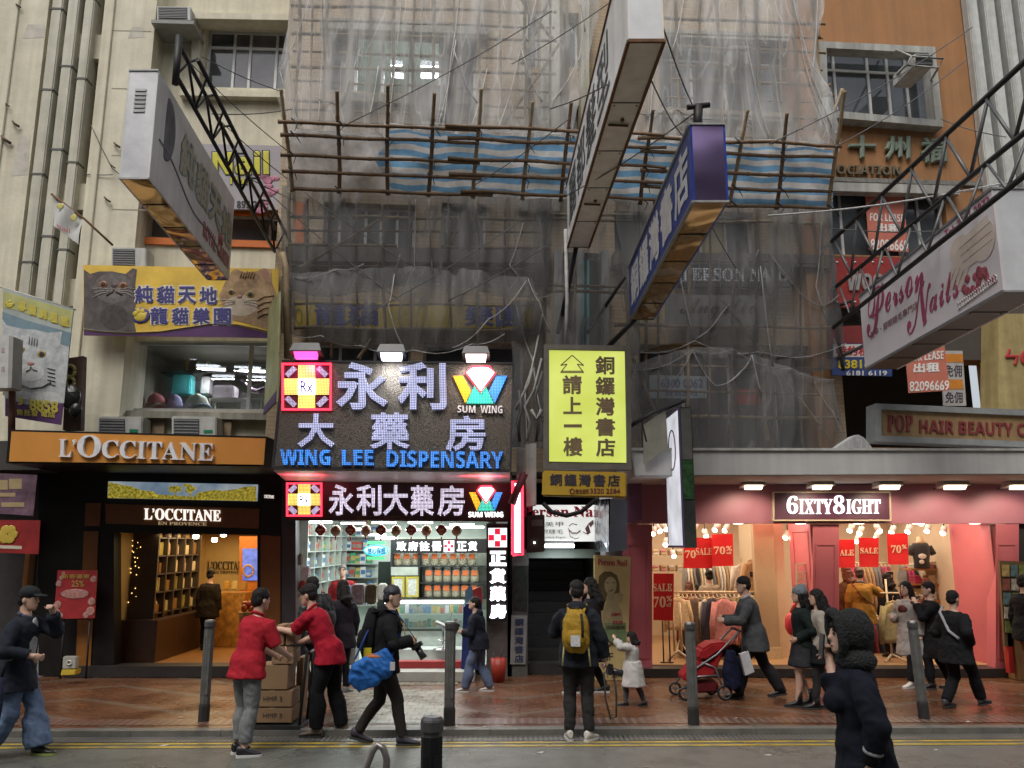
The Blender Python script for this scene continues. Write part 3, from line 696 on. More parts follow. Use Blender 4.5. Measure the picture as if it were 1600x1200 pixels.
# ---- right orange-brown building with grey fins
rb=thing('building','orange brown rendered building with grey vertical fins at the right edge','building',(7.5,14.8,0))
M_ochre=mat('ochre_render',(0.36,0.175,0.07),0.8,var=0.12,scale=1.8,bump=0.15,bscale=20,streak=0.3,dirt=(0.55,0.5,0.45))
x0=RW(1283,100).x
hw=hole(RW,1283,70,1466,186);hl=hole(RW,1292,296,1480,400);hd=hole(RW,1300,560,1560,700)
part('wall',wall_mb(RW,x0-0.6,15.0,3.2,ztop,[hw,hl,hd],0.5),M_ochre,rb)
M_pale=mat('pale_grey_trim',(0.42,0.42,0.39),0.75,var=0.14,streak=0.45)
part('window_surround',frame_mb([p for p in qpx(RW.off(0.25),(1280,64),(1461,73),(1474,198),(1284,182))],0.14,0.26,RW.n),M_pale,rb)
window(rb,RW,hw,(0.16,0.45,0.62,0.78),0.7,depth=0.2)
window(rb,RW,hl,(0.15,0.62,0.8),None,depth=0.15,frame=mat('white_frame',(0.5,0.5,0.48),0.5))
bandpx('window_head',RW,1288,284,1500,298,6,0.2,0.2,M_pale,rb);bandpx('mosaic_band',RW,1296,276,1545,283,8,0.06,0.06,mat('mosaic_grey',(0.2,0.19,0.17),0.6,var=0.6,scale=30),rb)
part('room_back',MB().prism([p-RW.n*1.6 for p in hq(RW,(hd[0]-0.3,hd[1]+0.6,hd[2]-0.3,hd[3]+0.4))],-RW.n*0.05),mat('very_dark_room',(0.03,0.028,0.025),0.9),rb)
bandpx('recess_shade_sheet',RW,1292,400,1600,560,4,0.02,0.02,mat('recess_shade',(0.07,0.06,0.05),0.9),rb)  # flat dark sheet on the wall; the recess's shade is its colour
bandpx('pale_panel',RW,1560,490,1700,640,0,0.5,0.5,mat('sand_panel',(0.42,0.33,0.14),0.7,streak=0.3),rb)
for i in range(7):
 u0=1500+i*26.5
 a=RW(u0,0).x;w_=0.21
 part('fin',MB().prism([V((a,RW.y0+RW.k*a-0.22,ZY(1540,300,14.5))),V((a+w_,RW.y0+RW.k*a-0.22,ZY(1540,300,14.5))),V((a+w_,RW.y0+RW.k*a+0.05,ZY(1540,300,14.5))),V((a,RW.y0+RW.k*a+0.05,ZY(1540,300,14.5)))],(0,0,ztop-ZY(1540,300,14.5))),mat('grey_fin_paint',(0.52,0.53,0.50),0.7,var=0.15,streak=0.35),rb,bev=0.02)
a=RW(1500,0).x
part('fin_backing',MB().prism([V((a,RW.y0+RW.k*a-0.02,ZY(1540,300,14.5))),V((15,RW.y0+RW.k*15-0.02,ZY(1540,300,14.5))),V((15,RW.y0+RW.k*15+0.0,ZY(1540,300,14.5))),V((a,RW.y0+RW.k*a-0.0,ZY(1540,300,14.5)))],(0,0,ztop-ZY(1540,300,14.5))),mat('blue_grey_backing',(0.2,0.21,0.22),0.8),rb)
r1=RW.off(0.02)
tl_=thing('wall_lettering','raised green characters and dark roman letters on the orange wall','lettering',r1(1390,270))
letters([tbox(r1,'十',1324,213,1367,249,0.07,0.045),tbox(r1,'州',1380,214,1421,252,0.07,0.045),tbox(r1,'福',1436,216,1478,256,0.07,0.045)],mat('verdigris_letters',(0.17,0.21,0.16),0.6,var=0.25),tl_)
letters([tbox(r1,'𝗢𝗖𝗜𝗔𝗧𝗜𝗢𝗡',1306,259,1406,273,0.05,0.0,2)],mat('brown_letters',(0.12,0.1,0.06),0.6),tl_)
ac=aircon(RW,1429,83,1459,103,0.75,0.9,'white air conditioner jutting from the right window in a steel cage',0.92,bracket=False)
f=RW.off(0.95);q=qpx(f,(1424,88),(1474,92),(1466,106),(1416,102))
cg=MB()
for z in (0.0,):cg.tube(q+[q[0]],0.02,6)
cg.tube([q[0],RW(1392,74)],0.02,6);cg.tube([q[3],RW(1396,122)],0.02,6);cg.tube([q[2],RW(1452,130)],0.02,6)
part('cage',cg,mat('galvanised_pipe',(0.32,0.32,0.3),0.5,0.4),ac)
# right-hand notices and signs
def poster(name,pl,pts,m,label,cat='poster',th=0.015):
 t=thing(name,label,cat,(pl(*pts[2])+pl(*pts[3]))/2)
 part('board',MB().prism(qpx(pl,*pts),-pl.n*th),m,t);return t
M_salmon=mat('salmon_banner',(0.5,0.15,0.1),0.7,var=0.1);M_wht=mat('white_paint_lettering',(0.72,0.7,0.66),0.5)
t=poster('lease_banner',RW,[(1352,303),(1412,309),(1420,394),(1358,390)],M_salmon,'salmon FOR LEASE banner in the window right of the scaffolding','banner')
letters([tbox(RW,'𝗙𝗢𝗥 𝗟𝗘𝗔𝗦𝗘',1359,333,1412,345,0.006,0,2),tbox(RW,'出租',1369,349,1407,363,0.006,0.04,1),tbox(RW,'82096669',1360,373,1419,391,0.006,0.02,2)],M_wht,t)
r3=RW.off(0.7)
t=poster('lease_banner',r3,[(1414,545),(1475,532),(1484,610),(1420,614)],M_salmon,'salmon FOR LEASE banner hanging under the nail salon lightbox','banner')
letters([tbox(r3,'𝗙𝗢𝗥 𝗟𝗘𝗔𝗦𝗘',1420,552,1474,565,0.006,0,-4),tbox(r3,'出租',1427,568,1468,583,0.006,0.04,-2),tbox(r3,'82096669',1421,596,1483,612,0.006,0.02,-2)],M_wht,t)
r2=RW.off(0.35)
t=poster('shop_sign',r2,[(1300,402),(1432,402),(1432,480),(1300,480)],mat('studded_red_board',(0.28,0.025,0.02),0.5),'red studded sign board with pale block letters behind the steel truss','sign',0.1)
letters([tbox(r2,'𝗪𝗢𝗢𝗗',1322,428,1396,455,0.04,0.02)],mat('silver_letters',(0.5,0.48,0.46),0.3,0.6),t)
st_=MB()
for i in range(9):st_.ell(r2(1308+i*14,410),0.025,0.025,0.025,8,5);st_.ell(r2(1308+i*14,472),0.025,0.025,0.025,8,5)
part('stud',st_,MATS['silver_letters'],t)
t=poster('notice',r2,[(1296,510),(1368,508),(1368,538),(1296,540)],mat('dark_red_notice',(0.2,0.02,0.02),0.6),'dark red notice above the white one at the edge of the netting')
t=poster('rental_notice',r2,[(1300,536),(1394,537),(1394,588),(1300,586)],mat('navy_notice',(0.03,0.06,0.2),0.6),'white and blue rental notice with yellow numerals at the edge of the netting','notice')
part('header',MB().prism([p+r2.n*0.004 for p in qpx(r2,(1302,538),(1392,538),(1392,558),(1302,558))],r2.n*0.004),mat('white_notice',(0.6,0.58,0.56),0.6),t)
r2b=r2.off(0.01)
letters([tbox(r2b,'特約租',1306,540,1358,556,0.004,0.03)],mat('red_lettering',(0.42,0.03,0.03),0.5),t)
letters([tbox(r2b,'83816',1309,562,1360,576,0.004,0.03)],mat('yellow_lettering',(0.65,0.5,0.03),0.5),t)
letters([tbox(r2b,'6181 6119',1322,579,1386,587,0.004,0.02)],M_wht,t)
r4=RW.off(0.15)
t=poster('door_notice',r4,[(1470,548),(1504,548),(1510,634),(1474,634)],mat('grey_door_paper',(0.42,0.4,0.38),0.6),'grey and orange no commission notice on the upper door','notice')
for v0,v1 in ((553,566),(593,608)):part('stripe',MB().prism([p+r4.n*0.003 for p in qpx(r4,(1474,v0),(1504,v0),(1505,v1),(1475,v1))],r4.n*0.003),mat('orange_notice',(0.55,0.2,0.02),0.6),t)
letters([tbox(r4,'免佣',1476,570,1503,589,0.004,0.02),tbox(r4,'免佣',1477,612,1504,630,0.004,0.02)],mat('ink',(0.06,0.05,0.06),0.6),t)
letters([tbox(RW.off(0.51),'ㄣ𝗖',1570,545,1610,572,0.02,0.05)],mat('red_lettering',(0.42,0.03,0.03)),thing('wall_logo','red logo strokes on the sand coloured panel at the right edge','logo',RW.off(0.5)(1590,572)))
bb=thing('beauty_sign','brown fascia with red POP HAIR BEAUTY lettering in a grey frame','sign',Plane(12.6)(1490,690))
B_=Plane(12.6)
q=qpx(B_,(1376,638),(1660,650),(1660,697),(1376,684))
part('board',MB().prism(q,V((0,0.25,0))),mat('tan_fascia',(0.30,0.19,0.085),0.6,streak=0.3),bb)
part('frame',frame_mb([p+V((0,-0.05,0)) for p in qpx(B_,(1366,631),(1666,644),(1666,702),(1366,690))],0.09,0.35,B_.n),mat('grey_frame',(0.22,0.23,0.23),0.5),bb)
letters([tbox(B_,'𝐏𝐎𝐏',1386,648,1426,674,0.02,0.0,1),tbox(B_,'𝗛𝗔𝗜𝗥 𝗕𝗘𝗔𝗨𝗧𝗬 𝗖𝗢𝗡𝗖𝗘𝗣𝗧',1436,656,1690,676,0.02,0.0,9)],mat('dark_red_lettering',(0.18,0.025,0.03),0.5),bb)
# the gap between the netted building's shop ledges and the ground floor: dark return walls

ob=thing('building','unseen grey building across the street, added to block low sky','building',(0,-9,0))  # added out of view: blocks low sky so the street stays darker
OW=Plane(-8.0);oh=[]
for j in range(4):
 for i in range(-9,9):oh.append((i*3.4+0.5,i*3.4+2.7,4.6+j*3.3,6.3+j*3.3))
part('wall',wall_mb(OW,-34,34,RZ,19.0,oh,0.3),mat('grey_sky_blocker',(0.3,0.29,0.26),0.85,streak=0.3),ob)
part('glazing',MB().box(-34,34,-8.6,-8.35,RZ,19.0),M_glass,ob)
# ================================================================ shops
S=Plane(13.5);FZ=0.27
def prismY(pl,pts,d):return MB().prism(qpx(pl,*pts),V((0,d,0)))
def pp(name,pl,pts,d,m,parent,bev=0.0,label=None):return part(name,prismY(pl,pts,d),m,parent,label,bev)
M_white_lit=glow('warm_white_letters',(1.0,0.95,0.88),0.95)
M_blk=mat('satin_black_cladding',(0.012,0.0105,0.01),0.45,var=0.3,spec=.25)
M_brown=mat('brown_lacquer_panel',(0.16,0.06,0.015),0.35,var=0.15,scale=3)
# ---------------- cosmetics shop (left)
oc=thing('cosmetics_shop','dark brown cosmetics shopfront with warm lit interior and orange fascia','shop',(-5.3,13.5,0.125))
xl,xr=S(140,900).x,S(424,900).x
zt=ZY(300,722,13.5)+0.25
pp('pillar',S,[(60,724),(178,724),(178,1056),(60,1056)],0.25,M_blk,oc)
pp('pillar',S,[(402,727),(440,728),(440,1056),(402,1056)],0.25,M_blk,oc)
S1=S.off(0.02)
pp('orange_strip',S1,[(131,830),(154,830),(148,962),(126,962)],0.015,M_brown,oc)
pp('orange_strip',S1,[(121,968),(145,968),(141,1045),(118,1045)],0.015,mat('ochre_panel',(0.27,0.11,0.02),0.4),oc)
pp('orange_strip',S1,[(134,786),(158,786),(156,822),(132,822)],0.015,M_brown,oc)
pp('orange_strip',S1,[(407,836),(438,838),(438,1000),(407,1000)],0.015,M_brown,oc)
pp('lintel',S,[(178,724),(402,727),(402,752),(178,748)],0.25,M_blk,oc)
pp('lintel',S,[(178,748),(402,752),(402,836),(178,832)],0.2,M_blk,oc)
lbx=thing('lightbox','backlit landscape picture of trees over the cosmetics shop door','lightbox',S1(285,783))
def m_skypic():
 m,N,L,b=nodes('backlit_sky_print');tc=N.new('ShaderNodeTexCoord')
 c=mixc(N,L,noise_(N,L,tc.outputs['Object'],2.5,6),(0.08,0.17,0.3),(0.45,0.52,0.55))
 L.new(c,b.inputs['Emission Color']);L.new(c,b.inputs['Base Color']);b.inputs['Emission Strength'].default_value=0.55;return m
def m_treepic():
 m,N,L,b=nodes('backlit_tree_print');tc=N.new('ShaderNodeTexCoord')
 c=mixc(N,L,noise_(N,L,tc.outputs['Object'],26,4),(0.07,0.08,0.01),(0.6,0.48,0.06))
 L.new(c,b.inputs['Emission Color']);L.new(c,b.inputs['Base Color']);b.inputs['Emission Strength'].default_value=0.6;return m
S2=S.off(0.05)
pp('picture',S2,[(169,752),(402,757),(401,783),(168,778)],0.05,m_skypic(),lbx)
S3=S.off(0.055);tm=MB();rng=random.Random(4)
def hill(pts):tm.prism(qpx(S3,*pts),V((0,0.003,0)))
top=[(169,753)]+[(169+i*7,754+i*1.4+rng.uniform(-1.5,1.5)) for i in range(1,11)]+[(250,779),(169,778)]
hill(top)
top=[(300,781)]+[(300+i*8,771-i*0.9+rng.uniform(-1.8,1.8)) for i in range(1,12)]+[(400,760),(400,782)]
hill(top)
hill([(168,772),(240,772),(300,776),(401,778),(401,783),(168,778)])
for (u,v) in ((274,764),(297,765)):
 hill([(u-1,v+14),(u-1,v),(u+1.5,v),(u+1.5,v+14)])
 for k in range(7):
  a=S3(u+rng.uniform(-7,7),v+rng.uniform(-7,3));tm.ell(a,0.05,0.003,0.03,8,5)
part('landscape',tm,m_treepic(),lbx,recalc=False)
pp('fascia',S1,[(164,787),(405,795),(404,826),(165,818)],0.02,M_brown,oc)
letters([tbox(S1,'𝐋’𝐎𝐂𝐂𝐈𝐓𝐀𝐍𝐄',226,794,345,812,0.025,0.0,3),],M_white_lit,oc)
letters([tbox(S1,'𝐄𝐍 𝐏𝐑𝐎𝐕𝐄𝐍𝐂𝐄',247,815,323,820,0.01,0.0,1.5)],glow('dim_brass_letters',(0.6,0.45,0.25),0.45),oc)
pp('step',S.off(0.1),[(100,1041),(440,1041),(440,1058),(100,1058)],0.4,mat('dark_step',(0.03,0.027,0.025),0.4),oc)
OF=Plane(11.9)
of=thing('orange_fascia','long orange canopy fascia with white roman lettering','sign',OF(215,725))
pp('canopy',OF,[(14,671),(417,682),(414,729),(9,724)],1.6,M_blk,of)
OF1=OF.off(0.02)
pp('face',OF1,[(18,674),(415,685),(412,726),(14,721)],0.02,mat('orange_fascia_paint',(0.56,0.235,0.04),0.5,var=0.08,scale=2),of)
letters([(s,OF1(*a),OF1(*b),OF1(*c),0.05,0.0) for s,a,b,c in (('𝐋’',(95,686),(120,687),(94,714)),('𝐎',(124,680),(160,681),(123,715)),('𝐂𝐂𝐈𝐓𝐀𝐍𝐄',(163,688),(336,693),(161,716)))],mat('white_raised_letters',(0.72,0.72,0.74),0.35),of)
sg_=thing('side_sign','tiny black side sign with white letters at the right end of the cosmetics shopfront','sign',S.off(.15)(420,782))
SG=S.off(.15)
part('box',prismY(SG,[(411,768),(430,770),(430,783),(411,781)],.14),M_blk,sg_);letters([tbox(SG.off(.002),'𝐋’𝐎𝐂𝐂𝐈𝐓𝐀𝐍𝐄',413,773,428,778,.004,0,1)],M_white_lit,sg_)
# interior
ox0,ox1=S(172,900).x,S(412,900).x;oy1=17.6;ozt=ZY(300,828,13.5)+0.06
M_cr=mat('warm_cream_wall',(0.62,0.46,0.2),0.7,var=0.06)
room(oc,ox0,ox1,13.72,oy1,FZ,ozt,M_cr,mat('warm_ceiling',(0.5,0.38,0.2),0.8),mat('oak_floor',(0.3,0.14,0.045),0.35,var=0.25,scale=5))
area('shop_light',(ox0+1.2,15.6,ozt-0.12),1.6,3.0,60,(1.0,0.72,0.36),parent=oc)
OB=Plane(oy1-0.02)
letters([tbox(OB,'𝐋’𝐎𝐂𝐂𝐈𝐓𝐀𝐍𝐄',324,877,386,890,0.02),tbox(OB,'𝐄𝐍 𝐏𝐑𝐎𝐕𝐄𝐍𝐂𝐄',334,892,378,896,0.01)],mat('dark_bronze_letters',(0.05,0.035,0.02),0.4),oc)
pic=thing('framed_picture','framed pale picture on the back wall of the cosmetics shop','picture',OB(298,900))
pp('frame',OB,[(291,855),(309,857),(308,900),(291,903)],-0.05,mat('dark_wood',(0.05,0.035,0.025)),pic);pp('print',Plane(oy1-0.075),[(293,858),(307,860),(306,897),(293,900)],0.005,mat('pale_print',(0.55,0.5,0.4),0.6),pic)
OC_=Plane(16.6)
pp('orange_pier',OC_,[(374,838),(425,838),(425,1000),(374,1000)],0.5,mat('orange_pier_paint',(0.5,0.16,0.02),0.5),oc)
bl=thing('display_screen','blue lit poster screen on the orange pier inside the cosmetics shop','screen',OC_(392,905))
pp('screen',OC_.off(0.03),[(379,857),(402,857),(402,907),(379,907)],0.03,glow('blue_screen',(0.1,0.16,0.6),0.7,0.6,12),bl)
part('wreath',MB().tube([OC_.off(0.04)(388+8*math.cos(a),892+9*math.sin(a)) for a in [2*math.pi*i/14 for i in range(15)]],0.02,6),mat('brass_wreath',(0.45,0.25,0.07),0.5),bl)
for (u,v,n_) in ((306,841,'left'),(349,838,'right'),(335,846,'middle')):
 p=Plane(15.2)(u,v)
 solo('ceiling_spotlight',MB().lathe(p,[(0.05,0.06),(0.05,0.0),(0.03,-0.01)],12),glow('warm_spot',(1,0.85,0.6),14),n_+' recessed spotlight in the cosmetics shop ceiling','spotlight',group='cosmetics shop ceiling spots')
# left-hand shelving wall, running into the shop
shv=thing('wall_shelving','tall dark shelving full of cosmetics along the left wall of the warm lit shop','shelving',(ox0+0.2,15.2,FZ))
sx0=ox0+0.02;sd=0.42;sy0,sy1=14.2,16.1
levels=[1.02,1.36,1.66,1.96,2.26];ups=[sy0+i*0.38 for i in range(6)]
M_dk=mat('dark_wood',(0.05,0.035,0.025))
for z in levels:part('shelf',MB().box(sx0,sx0+sd,sy0,sy1,z-0.02,z),M_dk,shv)
for y in ups:part('upright',MB().box(sx0,sx0+sd+0.01,y-0.02,y+0.02,0.9,2.6),M_dk,shv)
part('back_panel',MB().box(sx0-0.015,sx0,sy0,sy1,0.9,2.6),mat('gold_back_panel',(0.45,0.27,0.09),0.5),shv)
cab=solo('counter',MB().box(ox0+0.01,ox0+0.62,13.95,16.2,FZ+0.002,0.93),mat('dark_brown_cabinet',(0.045,0.02,0.012),0.35),'dark brown base cabinet under the cosmetics shelving','cabinet',bev=0.01)
rng=random.Random(11)
cols=[((0.62,0.5,0.3),'cream'),((0.5,0.3,0.1),'amber'),((0.3,0.16,0.05),'brown'),((0.65,0.6,0.5),'ivory'),((0.4,0.33,0.08),'olive')]
protoB={}
for k,(c_,n_) in enumerate(cols):
 t=thing('cosmetics_bottle',n_+' cosmetics packs in the shelving along the left wall of the warm lit shop','bottle',(0,0,-50-k),'cosmetics on the left wall shelving')
 me_m=mat(n_+'_pack',c_,0.3)
 if k%2:part('bottle',MB().lathe((0,0,-50-k),[(0.035,0),(0.037,0.01),(0.037,0.11),(0.014,0.13)],10),me_m,t)
 else:part('carton',MB().box(-0.045,0.045,-0.05,0.05,-50-k,-50-k+0.14),me_m,t,bev=0.004)
 part('cap',MB().lathe((0,0,-50-k+(0.13 if k%2 else 0.141)),[(0.016,0),(0.016,0.035)],8),mat('gold_cap',(0.55,0.38,0.12),0.3,0.6),t)
 protoB[k]=[t,False]
def place(pr,loc,rz=0.0,sc=None,label=None):
 if not pr[1]:
  pr[1]=True;t=pr[0];t.location=loc;t.rotation_euler=(0,0,rz)
  if sc:t.scale=sc if isinstance(sc,(tuple,list)) else (sc,sc,sc)
  if label:t['label']=label
  return t
 return again(pr[0],loc,label,rz,sc)
for z in levels+[0.935]:
 for i in range(5):
  for j in range(3):
   y=ups[i]+0.08+j*0.11
   if rng.random()<0.12:continue
   place(protoB[(i*2+int(z*7)+(j // 2))%5],(sx0+0.3,y,z+0.001),rng.uniform(-0.3,0.3),(1.2,1.2,rng.uniform(1.2,1.7)))
# sparkling gold strings at the left window display
gs=thing('string_of_lights','curtain of gold fairy lights at the left of the cosmetics doorway','fairy lights',Plane(14.2)(200,945))
lm=MB();wm=MB();P2=Plane(14.2)
for i in range(9):
 u=186+i*4.2
 a,b=P2(u,836+rng.uniform(0,10)),P2(u-2,940)
 wm.tube([a,b],0.004,4)
 for k in range(16):
  c=a+(b-a)*(k/15.0)+V((rng.uniform(-0.02,0.02),rng.uniform(-0.03,0.03),0));lm.ell(c+V((0,0,rng.uniform(-.03,.03))),0.008,0.008,0.009,6,4)
part('wire',wm,mat('gold_wire',(0.4,0.25,0.08),0.4,0.5),gs);part('bulb',lm,glow('gold_bulbs',(1.0,0.62,0.2),3),gs)
wb=poster('window_poster',Plane(13.9),[(176,838),(189,838),(180,938),(170,938)],glow('blue_poster_glow',(0.32,0.45,0.85),0.5,0.8,9),'pale blue lit poster at the left edge of the cosmetics doorway')
# far counter, gift boxes
solo('counter',MB().box(OC_(355,900).x,OC_(400,900).x,16.0,16.5,FZ+0.002,1.25),mat('striped_counter',(0.42,0.2,0.04),0.5,var=0.6,scale=8),'gold counter at the back right of the cosmetics shop','counter',bev=0.01)
for i,(u,v,c_) in enumerate(((353,922,(0.5,0.28,0.05)),(366,922,(0.55,0.4,0.15)),(380,923,(0.4,0.22,0.05)))):
 rbox('gift_box',u-5,v-14,u+5,v,16.1,0.12,mat('gift_box_%d'%i,c_,0.5),['amber gift box at the left end of the gold counter','pale gold gift box in the middle of the gold counter','brown gold gift box at the right end of the gold counter'][i],'gift box')
t=thing('gift_basket','round basket of red and pale gifts on the cosmetics shop floor','basket',Plane(14.6)(388,968))
p=Plane(14.6)(388,975)
part('basket',MB().lathe((p.x,14.6,p.z),[(0.13,0),(0.18,0.2),(0.16,0.2)],14),mat('wicker',(0.3,0.17,0.07),0.8,bump=0.5),t)
gb=MB();
for i in range(14):gb.ell((p.x+rng.uniform(-0.12,0.12),14.6+rng.uniform(-0.12,0.12),p.z+0.22+rng.uniform(0,0.12)),0.05,0.05,0.05,8,5)
part('gift',gb,mat('mixed_gifts',(0.45,0.1,0.08),0.4,var=0.9,scale=20),t)
solo('gift_stand',MB().lathe((p.x,14.6,FZ+0.002),[(0.17,0),(0.17,0.03),(0.04,0.05),(0.04,p.z-FZ-0.03),(0.14,p.z-FZ-0.004)],14),M_dk,'dark round stand under the gift basket','stand')
# red sale poster on an easel and the little floor sign
t=thing('sale_poster','red festive poster with pale flowers standing left of the cosmetics doorway','poster',S.off(0.3)(117,1050))
E_=S.off(0.3)
part('board',prismY(E_,[(90,891),(151,891),(147,966),(84,967)],0.03),mat('poster_red',(0.36,0.025,0.03),0.5,var=0.25,scale=9),t)
E2=S.off(0.305)
fl=MB()
for (u,v,r_) in ((92,912,.05),(96,903,.04),(90,945,.06),(88,957,.06),(143,940,.06),(141,955,.07),(146,905,.05),(94,962,.05),(134,961,.05),(99,896,.03)):fl.ell(E2(u,v),r_,0.004,r_,10,5)
fl.ell(E2(117,928),0.23,0.004,0.075,16,5)
part('flower',fl,mat('poster_pink',(0.5,0.25,0.22),0.5,var=0.5,scale=18),t)
letters([tbox(E2,'25%',112,907,132,917,0.005,0.01),tbox(E2,'新春優惠',97,897,140,904,0.004,0.01)],mat('poster_gold',(0.5,0.33,0.08),0.4),t)
ez=MB();
for u in (98,138):ez.tube([E_(u,966)+V((0,0.05,0)),V((E_(u,966).x,13.3,0.127))],0.015,6)
part('leg',ez,M_black,t)
t=thing('floor_sign','small pale box sign with a yellow base on the pavement by the cosmetics shop','sign',Plane(12.75)(106,1056))
K_=Plane(12.75)
part('panel',prismY(K_,[(98,1026),(119,1026),(118,1045),(97,1046)],0.1),mat('grey_sign_plastic',(0.36,0.36,0.32),0.5),t,bev=0.01);part('base',prismY(K_,[(96,1046),(119,1046),(117,1055),(94,1056)],0.16),mat('yellow_sign_base',(0.55,0.4,0.04),0.5),t,bev=0.01)
part('emblem',MB().tube([K_.off(0.012)(108+3.4*math.cos(a),1035.5+3.4*math.sin(a)) for a in [2*math.pi*i/12 for i in range(13)]],0.009,5),mat('pale_emblem',(0.6,0.6,0.58),0.5),t)

# ---------------- shop at the far left edge
fl_=thing('side_shop','dark shopfront with purple and red banners at the left edge','shop',(-8.6,13.6,0.125))
part('wall',MB().box(-15.5,S(62,800).x-0.02,13.6,13.9,0.13,3.4),mat('dark_shop_wall',(0.035,0.03,0.03),0.6,var=0.4),fl_)
part('canopy',MB().box(-15.5,OF(8,700).x-0.04,12.9,13.6,ZY(0,735,13),ZY(0,690,13)),mat('dark_canopy',(0.05,0.045,0.04),0.7),fl_)
part('post',MB().box(S(57,800).x-0.05,S(64,800).x-0.05,13.4,13.59,0.13,2.5),mat('ochre_panel',(0.27,0.11,0.02)),fl_)
part('door_panel',MB().box(-9.4,-8.5,13.55,13.6,0.3,2.0),mat('dim_green_glass',(0.04,0.06,0.05),0.15),fl_)
E3=S.off(0.6)
t=poster('purple_banner',E3,[(-40,738),(58,742),(52,806),(-40,800)],mat('purple_banner_print',(0.16,0.09,0.13),0.5,var=0.6,scale=5),'purple printed banner with pale blocks at the far left shop','banner')
pt_=MB()
for (u0,v0,u1,v1) in ((-10,750,12,765),(14,748,34,764),(2,785,38,792),(-20,770,24,776)):pt_.prism(qpx(S.off(0.605),*rect(u0,v0,u1,v1)),V((0,0.004,0)))
part('print_block',pt_,mat('banner_yellow',(0.4,0.3,0.16),0.5),t)
t=poster('red_banner',E3,[(-40,812),(63,813),(60,866),(-40,862)],mat('red_banner_print',(0.26,0.015,0.015),0.5,var=0.3,scale=5),'red banner with a yellow flower at the far left shop','banner')
fy=MB();
for k in range(6):
 a=k*math.pi/3;c=S.off(0.61)(12,835);fy.ell(c+V((0.08*math.cos(a),0,0.08*math.sin(a))),0.08,0.004,0.07,10,5)
part('flower',fy,mat('yellow_print',(0.5,0.36,0.05),0.5),t)
part('strip',prismY(S.off(0.605),[(-30,851),(34,853),(34,858),(-30,856)],0.004),mat('pale_print',(0.55,0.5,0.4)),t)

# ---------------- pharmacy (centre)
ph=thing('pharmacy','brightly lit pharmacy shopfront with white shelves and LED signs','shop',(-2.0,13.5,0.125))
px0,px1=S(461,900).x,S(762,900).x;pzt=ZY(600,817,13.5)
pp('pillar',S,[(440,740),(462,740),(462,1052),(440,1052)],0.25,mat('dark_steel_pillar',(0.05,0.045,0.05),0.4),ph)
pp('pillar',S,[(760,818),(797,818),(797,1066),(760,1066)],0.25,mat('scuffed_steel_pillar',(0.22,0.21,0.2),0.35,0.6,var=0.3),ph)
part('step',MB().box(px0-0.15,S(745,900).x,12.98,13.75,0.128,FZ),mat('grey_tile_step',(0.34,0.34,0.31),0.4),ph,bev=0.006)
part('step_edge',MB().box(S(600,900).x,S(723,900).x,13.35,13.56,FZ,FZ+0.1),mat('red_tile_edge',(0.32,0.03,0.03),0.4),ph)
M_phw=mat('white_green_wall',(0.66,0.74,0.69),0.5,var=0.05)
py1=17.4
room(ph,px0-.22,px1,13.75,py1,FZ,pzt+0.25,M_phw,mat('white_ceiling',(0.7,0.72,0.7),0.7),mat('white_floor_tile',(0.62,0.66,0.62),0.25))
area('shop_light',((px0+px1)/2,15.3,pzt+0.12),2.4,3.0,92,(0.93,1.0,0.95),parent=ph)
area('shop_light',((px0+px1)/2,13.85,pzt+0.15),2.4,0.3,55,(0.93,1.0,0.95),rot=(R(-40),0,0),parent=ph)
lt=thing('ceiling_light_tube','white ceiling tube in the pharmacy','lamp',(0,0,-60),'pharmacy ceiling tubes')
part('tube',MB().box(-0.2,0.2,-0.045,0.045,-60,-59.97),glow('pharmacy_tube',(0.95,1,0.97),9),lt)
pr=[lt,False]
for (u,v,Y) in ((500,817,14.2),(552,819,14.3),(600,818,14.4),(657,818,14.0),(722,821,14.1),(585,837,15.0),(604,842,15.6),(700,826,14.6),(738,825,14.5),(560,828,15.0),(610,830,16),(650,829,16.2)):
 p=Plane(Y)(u,v);place(pr,(p.x,Y,min(p.z,pzt+0.2)))
# fascia over the door
LED_W=led('violet_white_led',(0.62,0.64,1.0),1.5,0.024);LED_B=led('blue_led',(0.05,0.3,1.0),1.9,0.024);LED_P=led('pinkish_white_led',(0.9,0.8,1.0),1.7,0.022)
GL={'red':glow('led_red',(1.0,0.03,0.06),3.2,0.2,80),'yellow':led('led_yellow',(1.0,0.7,0.15),2.6,0.022,(0.5,0.35,0.1)),'white':glow('led_white',(1,0.97,0.95),3.5,0.15,70),'blue':led('led_logo_blue',(0.05,0.35,1.0),2.4,0.022,(0.05,0.1,0.3)),'teal':led('led_teal',(0.08,0.75,0.55),2.2,0.022,(0.02,0.25,0.2)),'amber':led('led_amber',(1.0,0.5,0.03),2.8,0.022,(0.4,0.2,0.02)),'violet':led('led_violet',(0.75,0.6,0.9),1.6,0.02)}
M_maroon=mat('dark_maroon_board',(0.03,0.012,0.014),0.4,var=0.2)
